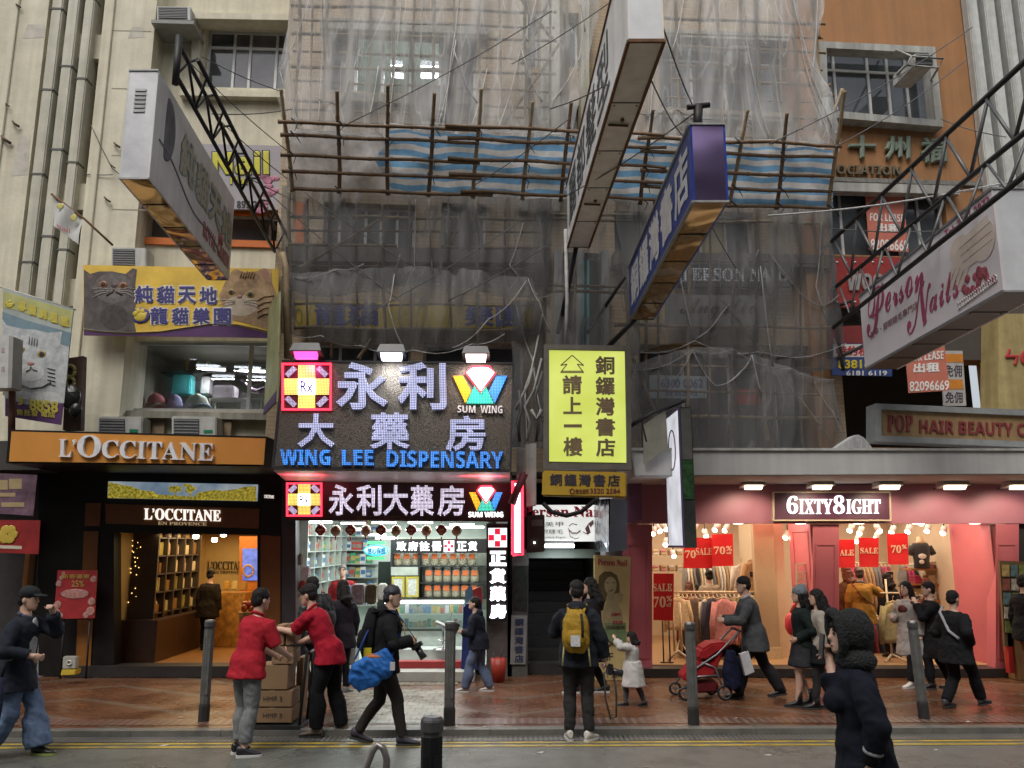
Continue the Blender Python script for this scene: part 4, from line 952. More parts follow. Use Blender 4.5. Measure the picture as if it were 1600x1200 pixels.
def cross(pl,u0,v0,u1,v1,parent,tl=0.0):
 """pharmacy cross: red-lit square, yellow white-centred cross, R x in the middle, violet corner bars"""
 W,Hh=u1-u0,v1-v0
 def r(a,b,c,d,off):
  return MB().prism(qpx(pl.off(off),(u0+a*W,v0+b*Hh),(u0+c*W,v0+b*Hh),(u0+c*W,v0+d*Hh),(u0+a*W,v0+d*Hh)),V((0,0.012,0)))
 q=qpx(pl.off(0.03),(u0,v0),(u1,v0),(u1,v1),(u0,v1))
 e=part('cross_emblem',r(0,0,1,1,0.012),mat('cross_back',(0.12,0.02,0.03),0.4),parent)
 part('border',frame_mb(q,0.028,0.02,pl.n),GL['red'],e)
 k=MB()
 for b_ in ((0.33,0.05,0.67,0.95),(0.05,0.33,0.327,0.67),(0.673,0.33,0.95,0.67)):
  x=r(*b_,0.026);k.add(x.v,x.f)
 part('cross',k,GL['yellow'],e)
 part('centre',r(0.33,0.33,0.67,0.67,0.04),GL['white'],e)
 for (a,b,c,d) in ((0.1,0.27,0.27,0.1),(0.73,0.1,0.9,0.27),(0.1,0.73,0.27,0.9),(0.73,0.9,0.9,0.73)):
  A,B=pl.off(0.03)(u0+a*W,v0+b*Hh),pl.off(0.03)(u0+c*W,v0+d*Hh);part('corner_bar',MB().bar(A,B,0.02,0.075),GL['violet'],e)
 p2=pl.off(0.045)
 letters([tbox(p2,'Rx',u0+0.38*W,v0+0.38*Hh,u0+0.63*W,v0+0.62*Hh,0.008,0.01)],mat('blue_rx',(0.05,0.07,0.4),0.4),e)
 return e
def diamond(pl,u0,v0,u1,v1,parent):
 """logo: glowing gem over a three-coloured W"""
 W,Hh=u1-u0,v1-v0
 def poly(pts,off):return MB().prism(qpx(pl.off(off),*[(u0+a*W,v0+b*Hh) for a,b in pts]),V((0,0.025,0)))
 e=part('logo',poly([(0.02,0.26),(0.2,0.26),(0.34,0.66),(0.24,0.98)],0.035),GL['amber'],parent)
 part('logo_stroke',poly([(0.98,0.26),(0.79,0.26),(0.66,0.66),(0.76,0.98)],0.035),GL['blue'],e)
 part('logo_base',poly([(0.35,0.68),(0.4,0.52),(0.5,0.72),(0.6,0.52),(0.65,0.68),(0.74,0.98),(0.26,0.98)],0.036),GL['teal'],e)
 gem=[(0.36,0.02),(0.66,0.02),(0.77,0.18),(0.51,0.68),(0.25,0.18)]
 part('gem',poly(gem,0.055),GL['white'],e)
 gq=qpx(pl.off(0.06),*[(u0+a*W,v0+b*Hh) for a,b in gem])
 part('gem_edge',MB().tube(gq+[gq[0]],0.016,6),GL['red'],e)
 return e
F2=Plane(13.3)
f2_=thing('pharmacy_fascia','dark maroon fascia with white LED characters right above the pharmacy door','sign',F2(620,815))
part('board',prismY(F2,[(444,752),(799,755),(797,815),(446,813)],0.2),M_maroon,f2_,bev=0.01)
cross(F2,447,754,503,807,f2_)
F2a=F2.off(0.002)
letters([tbox(F2a,c,u,757+i*.4,u+w,805+i*.3,0.04,0.02) for i,(c,u,w) in enumerate((('永',514,39),('利',557,39),('大',599,39),('藥',641,37),('房',684,42)))],LED_P,f2_)
diamond(F2,732,759,786,799,f2_)
letters([tbox(F2a,'𝗦𝗨𝗠 𝗪𝗜𝗡𝗚',732,800,786,808,0.02)],GL['white'],f2_)
F2b=F2.off(0.03)
np_=solo('company_plate',prismY(F2b,[(558,806),(643,806),(643,813),(558,813)],0.028),mat('brown_plate',(0.10,0.05,0.035),0.5),'small brown company name plate under the pharmacy fascia','plate')
part('lettering',text_mb([tbox(F2.off(0.031),'𝗤𝗜𝗕 𝗕𝗥𝗢𝗢𝗞𝗟𝗬𝗡 𝗟𝗜𝗠𝗜𝗧𝗘𝗗',560,807.5,641,812,0.003)]),mat('dark_plate_letters',(0.02,0.012,0.01),0.5),np_,recalc=False)
# big LED sign
F1=Plane(11.7)
big=thing('pharmacy_sign','big dark sparkling sign with LED characters and blue roman letters','sign',F1(612,735))
def m_spark():
 m,N,L,b=nodes('sparkling_dark_panel');tc=N.new('ShaderNodeTexCoord')
 vz=N.new('ShaderNodeTexVoronoi');vz.inputs['Scale'].default_value=85;L.new(tc.outputs['Object'],vz.inputs['Vector'])
 c=mixc(N,L,vz.outputs['Distance'],(0.17,0.15,0.12),(0.035,0.03,0.025))
 L.new(c,b.inputs['Base Color']);b.inputs['Metallic'].default_value=0.5;b.inputs['Roughness'].default_value=0.35
 bump_(N,L,b,vz.outputs['Distance'],0.5,0.01);return m
part('board',prismY(F1,[(442,563),(803,567),(798,735),(425,730)],0.35),m_spark(),big,bev=0.01)
q=qpx(F1.off(0.012),(441,562),(804,566),(799,736),(424,731))
part('rim',frame_mb(q,0.03,0.1,F1.n),M_black,big)
e=cross(F1,440,567,518,641,big)
F1a=F1.off(0.002)
letters([tbox(F1a,'永',526,567,606,640,0.07,0.026),tbox(F1a,'利',622,567,697,641,0.07,0.026),tbox(F1a,'大',466,647,523,699,0.06,0.024),tbox(F1a,'藥',579,645,640,702,0.06,0.02),tbox(F1a,'房',697,650,759,705,0.06,0.024)],LED_W,big)
letters([tbox(F1a,'𝗪𝗜𝗡𝗚',439,702,516,726,0.05,0.0,1),tbox(F1a,'𝗟𝗘𝗘',535,703,584,727,0.05,0.0,0.5),tbox(F1a,'𝗗𝗜𝗦𝗣𝗘𝗡𝗦𝗔𝗥𝗬',605,704,786,730,0.05,0.0,2)],LED_B,big)
diamond(F1,706,572,794,631,big)
letters([tbox(F1a,'𝗦𝗨𝗠',715,634,743,645,0.04,0.0,0.5),tbox(F1a,'𝗪𝗜𝗡𝗚',751,634,785,646,0.04,0.0,0.5)],mat('white_block_letters',(0.75,0.75,0.75),0.4),big)
# soffit under the big sign, LED pink partly put into its pale colour
q=qpx(F1,(427,735),(797,738))+qpx(F2,(797,753),(446,751))
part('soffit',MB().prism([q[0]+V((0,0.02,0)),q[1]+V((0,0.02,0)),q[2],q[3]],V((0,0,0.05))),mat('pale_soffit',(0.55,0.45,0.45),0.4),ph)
for u_ in (480,755):
 p=Plane(12.6)(u_,745);area('led_spill',(p.x,12.3,p.z-0.12),0.5,0.15,5,(1.0,0.08,0.12),rot=(R(160),0,0),parent=big)
# floodlights along the top of the big sign
M_fl=mat('floodlight_black',(0.02,0.022,0.024),0.4)
def floodlight(pl,u0,v0,u1,v1,label,gcol,gst,tilt=0.0,power=8,group='floodlights over shop signs',m=None,up=False):
 a,b=pl(u0,v1),pl(u1,v0);c=(a+b)/2;w=abs(b.x-a.x);h=abs(b.z-a.z)
 t=thing('floodlight',label,'floodlight',(c.x,c.y,c.z),group)
 # wedge-shaped housing hanging out towards the street, lamp face underneath facing the sign
 m=m or M_fl
 hs_=MB();y0,y1=c.y-0.16,c.y+0.14
 hs_.add([(c.x-w/2,y0,c.z-h*0.05),(c.x+w/2,y0,c.z-h*0.05),(c.x+w/2,y1,c.z-h*0.3),(c.x-w/2,y1,c.z-h*0.3),
    (c.x-w*0.4,y0+0.05,c.z+h*0.5),(c.x+w*0.4,y0+0.05,c.z+h*0.5),(c.x+w*0.4,y1-0.03,c.z+h*0.35),(c.x-w*0.4,y1-0.03,c.z+h*0.35)],
   [(0,1,5,4),(1,2,6,5),(2,3,7,6),(3,0,4,7),(4,5,6,7),(3,2,1,0)])
 part('housing',hs_,m,t,bev=0.008)
 ln=MB();ln.add([(c.x-w*0.36,y0+0.03,c.z+h*0.07),(c.x+w*0.36,y0+0.03,c.z+h*0.07),(c.x+w*0.36,y1-0.03,c.z-h*0.3),(c.x-w*0.36,y1-0.03,c.z-h*0.3),(c.x-w*0.36,y1-0.03,c.z-h*0.12),(c.x+w*0.36,y1-0.03,c.z-h*0.12)],
   [(0,1,2,3),(3,2,5,4),(0,3,4),(1,5,2),(0,4,5,1)])
 lens=part('lens',MB().prism([V((c.x-w*0.36,y0+0.02,c.z-h*0.08)),V((c.x+w*0.36,y0+0.02,c.z-h*0.08)),V((c.x+w*0.33,y0+0.06,c.z-h*0.46)),V((c.x-w*0.33,y0+0.06,c.z-h*0.46))],V((0,0.1,0.0))),glow('flood_%s'%label[:6],gcol,gst),t)
 part('arm',MB().tube([V((c.x-w*0.3,y1-0.02,c.z)),V((c.x-w*0.3,c.y+0.32,c.z-h*0.3))],0.012,6).tube([V((c.x+w*0.3,y1-0.02,c.z)),V((c.x+w*0.3,c.y+0.32,c.z-h*0.3))],0.012,6),M_fl,t)
 if power:
  l=bpy.data.lights.new('flood_beam','SPOT');l.energy=power;l.color=gcol;l.spot_size=R(120);l.spot_blend=0.6;l.shadow_soft_size=0.08
  o=bpy.data.objects.new('flood_beam',l);C.objects.link(o);o.parent=t;o.location=(0,-0.2,-h*0.5-0.02);o.rotation_euler=(R(38),0,0)
 return t
FT=F1.off(0.12)
floodlight(FT,455,538,506,563,'pink glowing floodlight at the left on top of the big pharmacy sign',(1.0,0.08,0.4),2.2,power=14)
floodlight(FT,590,540,636,565,'white floodlight in the middle on top of the big pharmacy sign',(0.95,0.95,1.0),8,power=34)
floodlight(FT,722,543,766,567,'red white floodlight at the right on top of the big pharmacy sign',(1.0,0.75,0.72),8,power=34)
# hanging lanterns
la=thing('paper_lantern','red diamond paper lantern hanging under the pharmacy fascia','lantern',(0,0,-70),'paper lanterns in the pharmacy doorway')
part('body',MB().prism([V((0,-0.05,-70.105)),V((0.105,-0.05,-70)),V((0,-0.05,-69.895)),V((-0.105,-0.05,-70))],(0,0.1,0)),mat('red_lantern_paper',(0.34,0.03,0.03),0.5,var=0.2,scale=20),la,bev=0.02)
part('mark',MB().box(-0.045,0.045,-0.056,-0.052,-70.02,-69.98).box(-0.03,0.03,-0.056,-0.052,-70.06,-70.035),mat('gold_print',(0.5,0.3,0.2),0.5),la)
part('tassel',MB().tube([(0,0,-70.11),(0,0,-70.17)],0.012,5).tube([(0,0,-69.89),(0,0,-69.82)],0.005,5),mat('red_tassel',(0.3,0.03,0.03),0.7),la)
lc=thing('paper_lantern','round pale bamboo lantern hanging under the pharmacy fascia','lantern',(0,0,-72),'paper lanterns in the pharmacy doorway')
part('body',MB().ell((0,0,-72),0.085,0.085,0.09,14,8),mat('bamboo_lantern',(0.42,0.25,0.16),0.6,var=0.3,scale=25),lc)
part('rib',MB().tube([V((0.087*math.cos(a),0.087*math.sin(a),-72)) for a in [2*math.pi*i/14 for i in range(15)]],0.005,5),mat('rib_brown',(0.2,0.1,0.05),0.6),lc)
part('tassel',MB().tube([(0,0,-72.09),(0,0,-72.15)],0.015,5).tube([(0,0,-71.91),(0,0,-71.83)],0.005,5),MATS['red_tassel'],lc)
pa,pb=[la,False],[lc,False]
nm=['first','second','third','fourth','fifth']
for i in range(10):
 u=501+i*23.6;p=Plane(13.55)(u,828+(i%2))
 if i%2==0:place(pa,(p.x,p.y,p.z),0,None,nm[i // 2]+' red diamond lantern from the left under the pharmacy fascia')
 else:place(pb,(p.x,p.y,p.z),0,None,nm[i // 2]+' round pale lantern from the left under the pharmacy fascia')
# vertical LED sign on the right pillar
vs_=thing('vertical_sign','tall dark sign with a red checked cross and white lit characters on the pharmacy pillar','sign',S.off(0.2)(777,970))
VS=S.off(0.2)
part('board',prismY(VS,[(761,822),(794,822),(792,971),(760,971)],0.19),mat('black_sign_box',(0.014,0.012,0.014),0.35),vs_,bev=0.01)
V2=VS.off(0.012)
part('white_square',prismY(V2,[(763,825),(792,825),(792,855),(763,855)],0.011),glow('soft_white_sign',(1,0.95,0.95),1.3),vs_)
rc=MB()
for (i,j) in ((1,0),(0,1),(2,1),(1,2)):rc.prism(qpx(VS.off(0.02),*rect(763.5+i*9.5,826+j*9.6,772+i*9.5,835+j*9.6)),V((0,0.007,0)))
part('red_check',rc,glow('red_check_lit',(0.8,0.02,0.06),0.9),vs_)
letters([tbox(VS.off(0.012),c,765,861+i*27.5,791,884+i*27.5,0.03,0.05) for i,c in enumerate('正貨藥房')],glow('white_lit_characters',(1,0.98,1),4),vs_)
# small projecting LED signs at the right end
ls=thing('side_led_sign','narrow red edged LED sign box projecting at the right end of the pharmacy fascia','sign',(F2(810,865).x,12.6,F2(810,865).z))
xS=F2(804,800).x
za_,zb_=ZY(806,866,12.9),ZY(806,757,12.9)
part('box',MB().box(xS-0.02,xS+0.1,12.2,13.25,za_,zb_),M_maroon,ls)
part('edge',MB().tube([(xS-0.03,12.2,za_),(xS-0.03,12.2,zb_),(xS+0.11,12.2,zb_),(xS+0.11,12.2,za_),(xS-0.03,12.2,za_)],0.022,6),GL['red'],ls)
part('face',MB().box(xS,xS+0.08,12.185,12.2,za_+0.03,zb_-0.03),GL['white'],ls)
n8=thing('number_sign','small yellow LED number sign under the narrow red sign','sign',(xS,12.5,za_-0.4))
Q8=Plane(12.5)
part('box',prismY(Q8,[(800,838),(819,834),(818,857),(800,861)],0.1),mat('black_sign_box',(0.014,0.012,0.014)),n8)
letters([tbox(Q8.off(0.003),'88',802,839,817,856,0.02,0.06,-3)],glow('amber_digits',(1.0,0.5,0.02),3.5),n8)
# inside: shelves of medicine along the left wall
M_shw=mat('white_shelf',(0.42,0.47,0.44),0.4)
sv=thing('medicine_shelving','white shelving full of medicine boxes along the left wall of the pharmacy','shelving',(px0+0.2,15.4,FZ))
my0,my1=13.9,17.2;mlev=[0.95+0.27*i for i in range(7)]
for z in mlev:part('shelf',MB().box(px0-0.2,px0+0.08,my0,my1,z-0.015,z),M_shw,sv)
for i in range(7):part('upright',MB().box(px0-0.2,px0+0.085,my0+i*0.55-0.012,my0+i*0.55+0.012,0.6,2.9),M_shw,sv)
mc=[(0.5,0.52,0.42),(0.06,0.26,0.15),(0.42,0.06,0.04),(0.06,0.16,0.34),(0.46,0.36,0.1),(0.24,0.23,0.2)]
mn=['white','green','red','blue','yellow','grey']
pm=[]
for k in range(6):
 t=thing('medicine_box',mn[k]+' medicine boxes on the shelving along the left wall of the pharmacy','medicine box',(0,0,-80-k),'medicine boxes on the left wall')
 part('carton',MB().box(-0.05,0.05,-0.06,0.06,-80-k,-80-k+0.17),mat(mn[k]+'_carton',mc[k],0.45,var=0.25,scale=18),t,bev=0.003)
 part('label',MB().box(0.051,0.053,-0.045,0.045,-80-k+0.05,-80-k+0.12),mat('carton_label_%d'%k,mc[(k+3)%6],0.5,var=0.4,scale=40),t)
 pm.append([t,False])
rng=random.Random(5)
for z in mlev:
 for i in range(6):
  n_=rng.choice((4,4,5));col=rng.choice((0,0,1,2,3,4,5,5,0))
  for j in range(n_):
   place(pm[col if rng.random()<0.7 else rng.randrange(6)],(px0-0.03,my0+i*0.55+0.07+j*0.103,z+0.001),rng.uniform(-0.05,0.05),(1,0.8,rng.uniform(0.75,1.35)))
bx_=(px0-.2,Plane(17.2)(588,900).x)
s2_=thing('medicine_shelving','white shelving of medicine boxes on the back wall at the left of the pharmacy','shelving',(bx_[0],17.2,FZ))
for z in mlev:
 part('shelf',MB().box(bx_[0],bx_[1],17.15,17.38,z-.015,z),M_shw,s2_);x=bx_[0]+.07
 while x<bx_[1]-.06:
  o=place(pm[rng.choice((0,0,1,2,3,4,5))],(x,17.24,z+.001),-math.pi/2,(.8,.95,rng.uniform(.75,1.3)));o['label']=o['label'].split()[0]+' medicine boxes on the back wall shelving of the pharmacy';o['group']='medicine boxes on the back wall';x+=rng.uniform(.1,.13)
# inside back: sign, jars, cupboard
PB=Plane(16.2)
bx0_,bx1_=PB(606,900).x,PB(762,900).x
bk=thing('back_cabinet','dark framed cabinet with glass jars on three shelves at the back of the pharmacy','cabinet',((bx0_+bx1_)/2,16.3,FZ))
part('back',MB().box(PB(611,900).x,px1-0.01,16.6,16.65,0.9,PB(611,840).z),mat('pale_cabinet_back',(0.4,0.42,0.36),0.4),bk)
for v in (884,910,934):part('shelf',MB().box(PB(611 if v<900 else 655,v).x,px1-0.02,16.2,16.6,PB(620,v).z-0.025,PB(620,v).z),mat('black_shelf',(0.03,0.03,0.03),0.4),bk)
for u in (611,654):part('upright',MB().box(PB(u,900).x-0.02,PB(u,900).x+0.02,16.19,16.6,0.9,PB(u,842).z),MATS['black_shelf'],bk)
bs=thing('shop_sign','dark sign with white characters above the jars inside the pharmacy','sign',PB.off(0.1)(680,865))
Pb=PB.off(0.1)
part('board',prismY(Pb,[(611,842),(764,842),(764,864),(611,864)],0.06),mat('black_sign_box',(0.014,0.012,0.014)),bs)
letters([tbox(Pb.off(0.003),c,u,846,u+15,861,0.015,0.04) for c,u in (('政',620),('府',638),('註',656),('冊',675),('正',714),('貨',731))],glow('white_sign_characters',(1,1,1),1.5),bs)
cr=MB()
for (i,j) in ((1,0),(0,1),(2,1),(1,2)):cr.prism(qpx(Pb.off(0.02),*rect(694+i*5,845+j*5.6,698.6+i*5,850.2+j*5.6)),V((0,0.007,0)))
part('white_square',prismY(Pb.off(0.01),[(693.5,844.5),(709.5,844.5),(709.5,862.5),(693.5,862.5)],0.009),glow('soft_white_sign',(1,0.95,0.95),1.3),bs);part('red_check',cr,glow('red_check_lit',(0.8,0.02,0.06),0.9),bs)
M_jar=mat('jar_glass',(0.75,0.8,0.75),0.08,var=0,alpha=0.28)
jr=thing('glass_jar','glass jar of dried goods with an orange label','jar',(0,0,-90),'glass jars in the pharmacy back cabinet')
part('glass',MB().lathe((0,0,-90),[(0.085,0),(0.095,0.02),(0.095,0.22),(0.07,0.26),(0.07,0.28)],14),M_jar,jr)
part('contents',MB().lathe((0,0,-90),[(0.08,0.008),(0.088,0.03),(0.088,0.15),(0.05,0.17)],12),mat('dried_goods',(0.36,0.26,0.1),0.8,var=0.6,scale=40,bump=0.6,bscale=45),jr)
part('label',MB().box(-0.06,0.06,-0.103,-0.097,-89.86,-89.76),mat('orange_label',(0.75,0.16,0.04),0.5),jr)
part('lid',MB().lathe((0,0,-90),[(0.075,0.281),(0.078,0.29),(0.06,0.33),(0.02,0.35)],12),mat('jar_lid',(0.5,0.52,0.48),0.3),jr)
pj=[jr,False]
for (v,us,row) in ((884,[620+i*14.6 for i in range(9)],'top'),(910,[669+i*14.4 for i in range(6)],'middle'),(934,[668+i*14.4 for i in range(6)],'bottom')):
 for i,u in enumerate(us):
  p=PB(u,v);o=place(pj,(p.x,16.34,p.z+0.001),0,0.92)
  o['label']=['leftmost','second','third','fourth','fifth','sixth','seventh','eighth','ninth'][i]+' orange labelled glass jar on the %s shelf of the pharmacy back cabinet'%row
for (u0,u1,n_) in ((612,632,'left'),(634,654,'right')):
 t=thing('framed_picture',n_+' gold framed certificate hung in the pharmacy back cabinet','picture',Pb((u0+u1)/2,932))
 part('frame',frame_mb(qpx(Pb,(u0,901),(u1,901),(u1,933),(u0,933)),0.035,0.04,Pb.n),mat('gold_frame',(0.6,0.5,0.08),0.35,0.3),t)
 part('print',prismY(Pb.off(-0.01),rect(u0+2,903,u1-2,931),0.02),mat('certificate_paper',(0.62,0.62,0.58),0.5,var=0.35,scale=22),t)
part('upper_panel',prismY(Pb,[(611,886),(653,886),(653,899),(611,899)],0.05),mat('grey_green_panel',(0.42,0.45,0.4),0.4,var=0.2),bk)
dr=solo('doorway',MB().box(PB(588,900).x,PB(609,900).x,16.4,16.55,FZ,PB(590,878).z),mat('dark_doorway',(0.012,0.02,0.015),0.4),'dark open doorway at the back of the pharmacy','doorway')
ov=thing('oval_sign','cyan and green lit oval sign hanging inside the pharmacy','sign',Plane(15)(588,860))
p=Plane(15)(587.5,860);oe=MB();oe.ell((p.x,15,p.z),0.225,0.03,0.1,24,8);part('body',oe,glow('cyan_oval',(0.05,0.6,0.75),1.1),ov)
part('white_field',MB().ell((p.x,14.985,p.z),0.2,0.03,0.07,24,8),glow('white_oval',(0.55,0.95,1),0.9),ov)
letters([tbox(Plane(14.94),'信心保證',574,855,603,866,0.008,0.04)],mat('teal_characters',(0.02,0.2,0.4),0.5),ov)
part('green_cap',MB().box(p.x-0.16,p.x+0.16,14.98,15.02,p.z+0.11,p.z+0.16).box(p.x-0.16,p.x+0.16,14.98,15.02,p.z-0.16,p.z-0.11),glow('green_caps',(0.1,0.6,0.25),0.8),ov)
# counter
ct=thing('glass_counter','long glass display counter with a lit strip at the front of the pharmacy','counter',(S(662,1000).x,14.7,FZ))
CT=Plane(14.5);ca,cb_=CT(600,984).x,CT(724,984).x;z0_,z1_,z2_=FZ+0.002,CT(660,984).z,CT(660,943).z
part('plinth',MB().box(ca,cb_,14.5,15.1,z0_,z1_),mat('white_plinth',(0.6,0.66,0.62),0.3),ct)
part('case',MB().box(ca,cb_,14.5,15.1,z1_,z2_),mat('green_case_glass',(0.45,0.6,0.55),0.05,var=0.1,alpha=0.3),ct)
part('light_strip',MB().box(ca,cb_,14.48,14.56,z2_+0.002,z2_+0.05),glow('counter_strip',(1,0.93,0.95),5),ct)
part('trim',MB().box(ca,cb_,14.47,14.499,z1_-0.02,z1_+0.02),mat('dark_trim',(0.08,0.09,0.08),0.4),ct)
goods=MB();rg=random.Random(3)
for j,zz in enumerate((z1_+0.03,z1_+0.26)):
 part('glass_shelf',MB().box(ca+0.01,cb_-0.01,14.53,15.05,zz-0.015,zz),mat('shelf_glass',(0.5,0.6,0.55),0.1),ct)
 for i in range(17):
  rx=ca+0.06+i*(cb_-ca-0.12)/16
  h_=rg.uniform(0.07,0.15)
  k=rg.randrange(6)
  solo('packet',MB().box(rx-0.032,rx+0.032,14.6,14.66,zz+0.001,zz+h_),MATS[mn[k]+'_carton'],'small %s packet on the %s glass shelf of the pharmacy counter'%(mn[k],('lower','upper')[j]),'packet',group='packets in the pharmacy counter',bev=0.003)
part('step',MB().box(ca+0.1,cb_+0.1,14.0,14.49,FZ+0.002,FZ+0.2),mat('white_plinth',(0.6,0.66,0.62)),ct)
# bar stool
bsl=thing('bar_stool','steel bar stool with a curved pale seat in front of the pharmacy counter','stool',Plane(14.15)(694,1030))
SP_=Plane(13.95)
part('post',MB().tube([SP_(693,975),SP_(692,1012)],0.022,8),mat('chrome',(0.6,0.6,0.6),0.15,0.9),bsl)
part('base',MB().lathe((SP_(692,1012).x,13.95,SP_(692,1012).z-0.03),[(0.16,0.0),(0.16,0.015),(0.03,0.04)],16),MATS['chrome'],bsl)
st=MB();pts=[SP_(681,970),SP_(686,972),SP_(697,977),SP_(702,970),SP_(706,960),SP_(708,956)]
st.prism([p+V((0,-0.15,0.0)) for p in pts]+[p+V((0,-0.15,-0.03)) for p in reversed(pts)],(0,0.3,0))
part('seat',st,mat('pale_seat',(0.4,0.42,0.4),0.3),bsl,bev=0.006)
part('footrest',MB().tube([SP_(684,1000),SP_(690,1002),SP_(699,999)],0.014,6),MATS['chrome'],bsl)
# stacked goods at the left of the doorway
HG=Plane(13.75)
rbox('carton',527,915,545,945,13.72,0.25,mat('blue_carton',(0.04,0.12,0.5),0.45,var=0.3,scale=12),'blue printed carton on top of the goods stacked at the left of the pharmacy','box')
t=rbox('carton',548,913,569,945,13.72,0.25,mat('grey_tin_pack',(0.3,0.27,0.3),0.45,var=0.5,scale=16),'grey wrapped pack of tins beside the blue carton','box')
rbox('carton',571,913,588,944,13.8,0.25,mat('dark_tin_pack',(0.12,0.1,0.06),0.5,var=0.5,scale=16),'dark pack of tins right of the grey one in the pharmacy doorway','box')
rbox('display_case',495,948,548,985,13.74,0.4,mat('grey_display',(0.16,0.17,0.17),0.4,var=0.6,scale=9),'grey display case under the cartons at the left of the pharmacy','display case')
rbox('display_case',500,987,556,1040,13.74,0.4,mat('grey_display2',(0.22,0.23,0.23),0.4,var=0.5,scale=7),'lower grey display case at the left of the pharmacy door','display case')
rbox('carton',537,992,545,1038,13.6,0.1,mat('red_blue_tube',(0.35,0.06,0.06),0.4,var=0.5,scale=20),'tall red carton standing at the left of the pharmacy step','box')
rbox('carton',528,1000,536,1038,13.6,0.1,mat('blue_tube',(0.04,0.16,0.4),0.4,var=0.4,scale=20),'tall blue carton beside the red one by the pharmacy step','box')
rbox('basket',590,912,603,938,14.2,0.2,mat('white_wire',(0.5,0.5,0.48),0.5,var=0.5,scale=30),'white basket of goods at the left end of the pharmacy counter','basket')
for (u0,v0,u1,v1,k) in ((470,884,485,906,0),(466,907,478,925,2),(474,910,490,940,4),(464,865,474,883,5)):
 rbox('hanging_pack',u0,v0,u1,v1,13.66,0.05,MATS[mn[k]+'_carton'],mn[k]+' pack hanging inside the left edge of the pharmacy doorway','packet')
# blue cloth rack at the right, with clothes
ck=thing('covered_rack','rack draped in deep blue cloth hung with packets beside the pharmacy door','rack',S.off(0.25)(737,1050))
CK=S.off(0.25)
part('cover',prismY(CK,[(724,945),(752,940),(752,1049),(720,1050)],0.35),mat('deep_blue_cloth',(0.012,0.025,0.14),0.8,var=0.35,scale=7,bump=0.4,bscale=8),ck,bev=0.03)
part('packet',prismY(CK.off(0.03),[(727,922),(737,914),(740,930),(727,944)],0.08),mat('light_blue_pack',(0.15,0.32,0.5),0.4,var=0.4,scale=15),ck);part('packet',prismY(CK.off(0.03),[(738,922),(752,916),(754,942),(738,944)],0.08),mat('red_pack',(0.4,0.05,0.06),0.4,var=0.4,scale=15),ck)
fb=thing('fire_bucket','red bucket of sticks beside the pharmacy pillar','bucket',Plane(13.0)(779,1062))
p=Plane(13.0)(779,1063)
part('bucket',MB().lathe((p.x,13.0,0.128),[(0.09,0),(0.12,0.34),(0.1,0.34)],14),mat('red_bucket',(0.35,0.03,0.015),0.45),fb);part('stick',MB().tube([(p.x,13,0.3),(p.x+0.05,12.98,0.6)],0.01,5).tube([(p.x-0.03,13,0.3),(p.x-0.08,12.98,0.55)],0.01,5).tube([(p.x+0.03,13,0.3),(p.x+0.12,13,0.52)],0.01,5),M_black,fb)

# ---------------- stair entrance
stt=thing('stair_entrance','dark stairway entrance between the pharmacy and the pink shop','entrance',(0.8,13.6,0.125))
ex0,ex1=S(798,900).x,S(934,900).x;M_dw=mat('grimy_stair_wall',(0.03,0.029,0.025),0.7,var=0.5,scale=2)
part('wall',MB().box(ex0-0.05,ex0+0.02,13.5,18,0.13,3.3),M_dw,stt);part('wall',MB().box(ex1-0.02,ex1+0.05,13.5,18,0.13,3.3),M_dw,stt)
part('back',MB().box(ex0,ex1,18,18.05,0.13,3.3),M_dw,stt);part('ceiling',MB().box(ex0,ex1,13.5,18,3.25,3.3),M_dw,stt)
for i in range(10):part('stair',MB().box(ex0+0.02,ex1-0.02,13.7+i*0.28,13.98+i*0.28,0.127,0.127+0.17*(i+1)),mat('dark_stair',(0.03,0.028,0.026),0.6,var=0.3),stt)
pp('grey_jamb',S,[(798,858),(826,858),(824,1062),(796,1062)],0.2,mat('grey_jamb_paint',(0.10,0.10,0.09),0.6,var=0.4),stt)
pp('lintel_panel',S.off(-0.12),[(826,858),(934,858),(934,872),(826,872)],0.05,mat('green_grey_panel',(0.13,0.16,0.13),0.5),stt)
t=poster('directory_board',S.off(0.01),[(803,884),(826,884),(824,955),(802,955)],mat('dim_glass_board',(0.03,0.035,0.03),0.2,var=0.6,scale=9),'dim glass directory board on the jamb of the stairway','board')
t=poster('name_sign',S.off(0.03),[(799,962),(824,962),(821,1038),(797,1038)],mat('pale_vertical_board',(0.25,0.26,0.25),0.5,var=0.2),'small pale vertical bookshop sign at the foot of the stairway jamb','sign',0.025)
letters([tbox(S.off(0.032),c,804,966+i*14.3,818,978+i*14.3,0.005,0.03) for i,c in enumerate('銅鑼灣書店')],mat('dark_blue_ink',(0.02,0.03,0.08),0.5),t)
nb=thing('lightbox','white nail salon lightbox with red letters over the dark stairway','lightbox',S.off(0.15)(882,845))
SB=S.off(0.15)
part('box',prismY(SB,[(833,789),(934,789),(934,846),(833,846)],0.18),glow('white_lightbox_face',(0.92,0.95,0.92),0.62,0.12,5),nb)
S4=SB.off(0.004)
letters([tbox(S4,'𝐏𝐞𝐫𝐬𝐨𝐧 𝐍𝐚𝐢𝐥',816,791,941,808,0.004,0.015)],mat('crimson_letters',(0.45,0.02,0.05),0.5),nb)
letters([tbox(S4,'美甲',851,815,880,823,0.003),tbox(S4,'眼睫毛',846,827,880,834,0.003),tbox(S4,'𝐄𝐲𝐞𝐥𝐚𝐬𝐡 𝐄𝐱𝐩𝐞𝐫𝐭',848,838,884,842,0.002)],mat('grey_ink',(0.12,0.1,0.1),0.5),nb)
fm=MB()
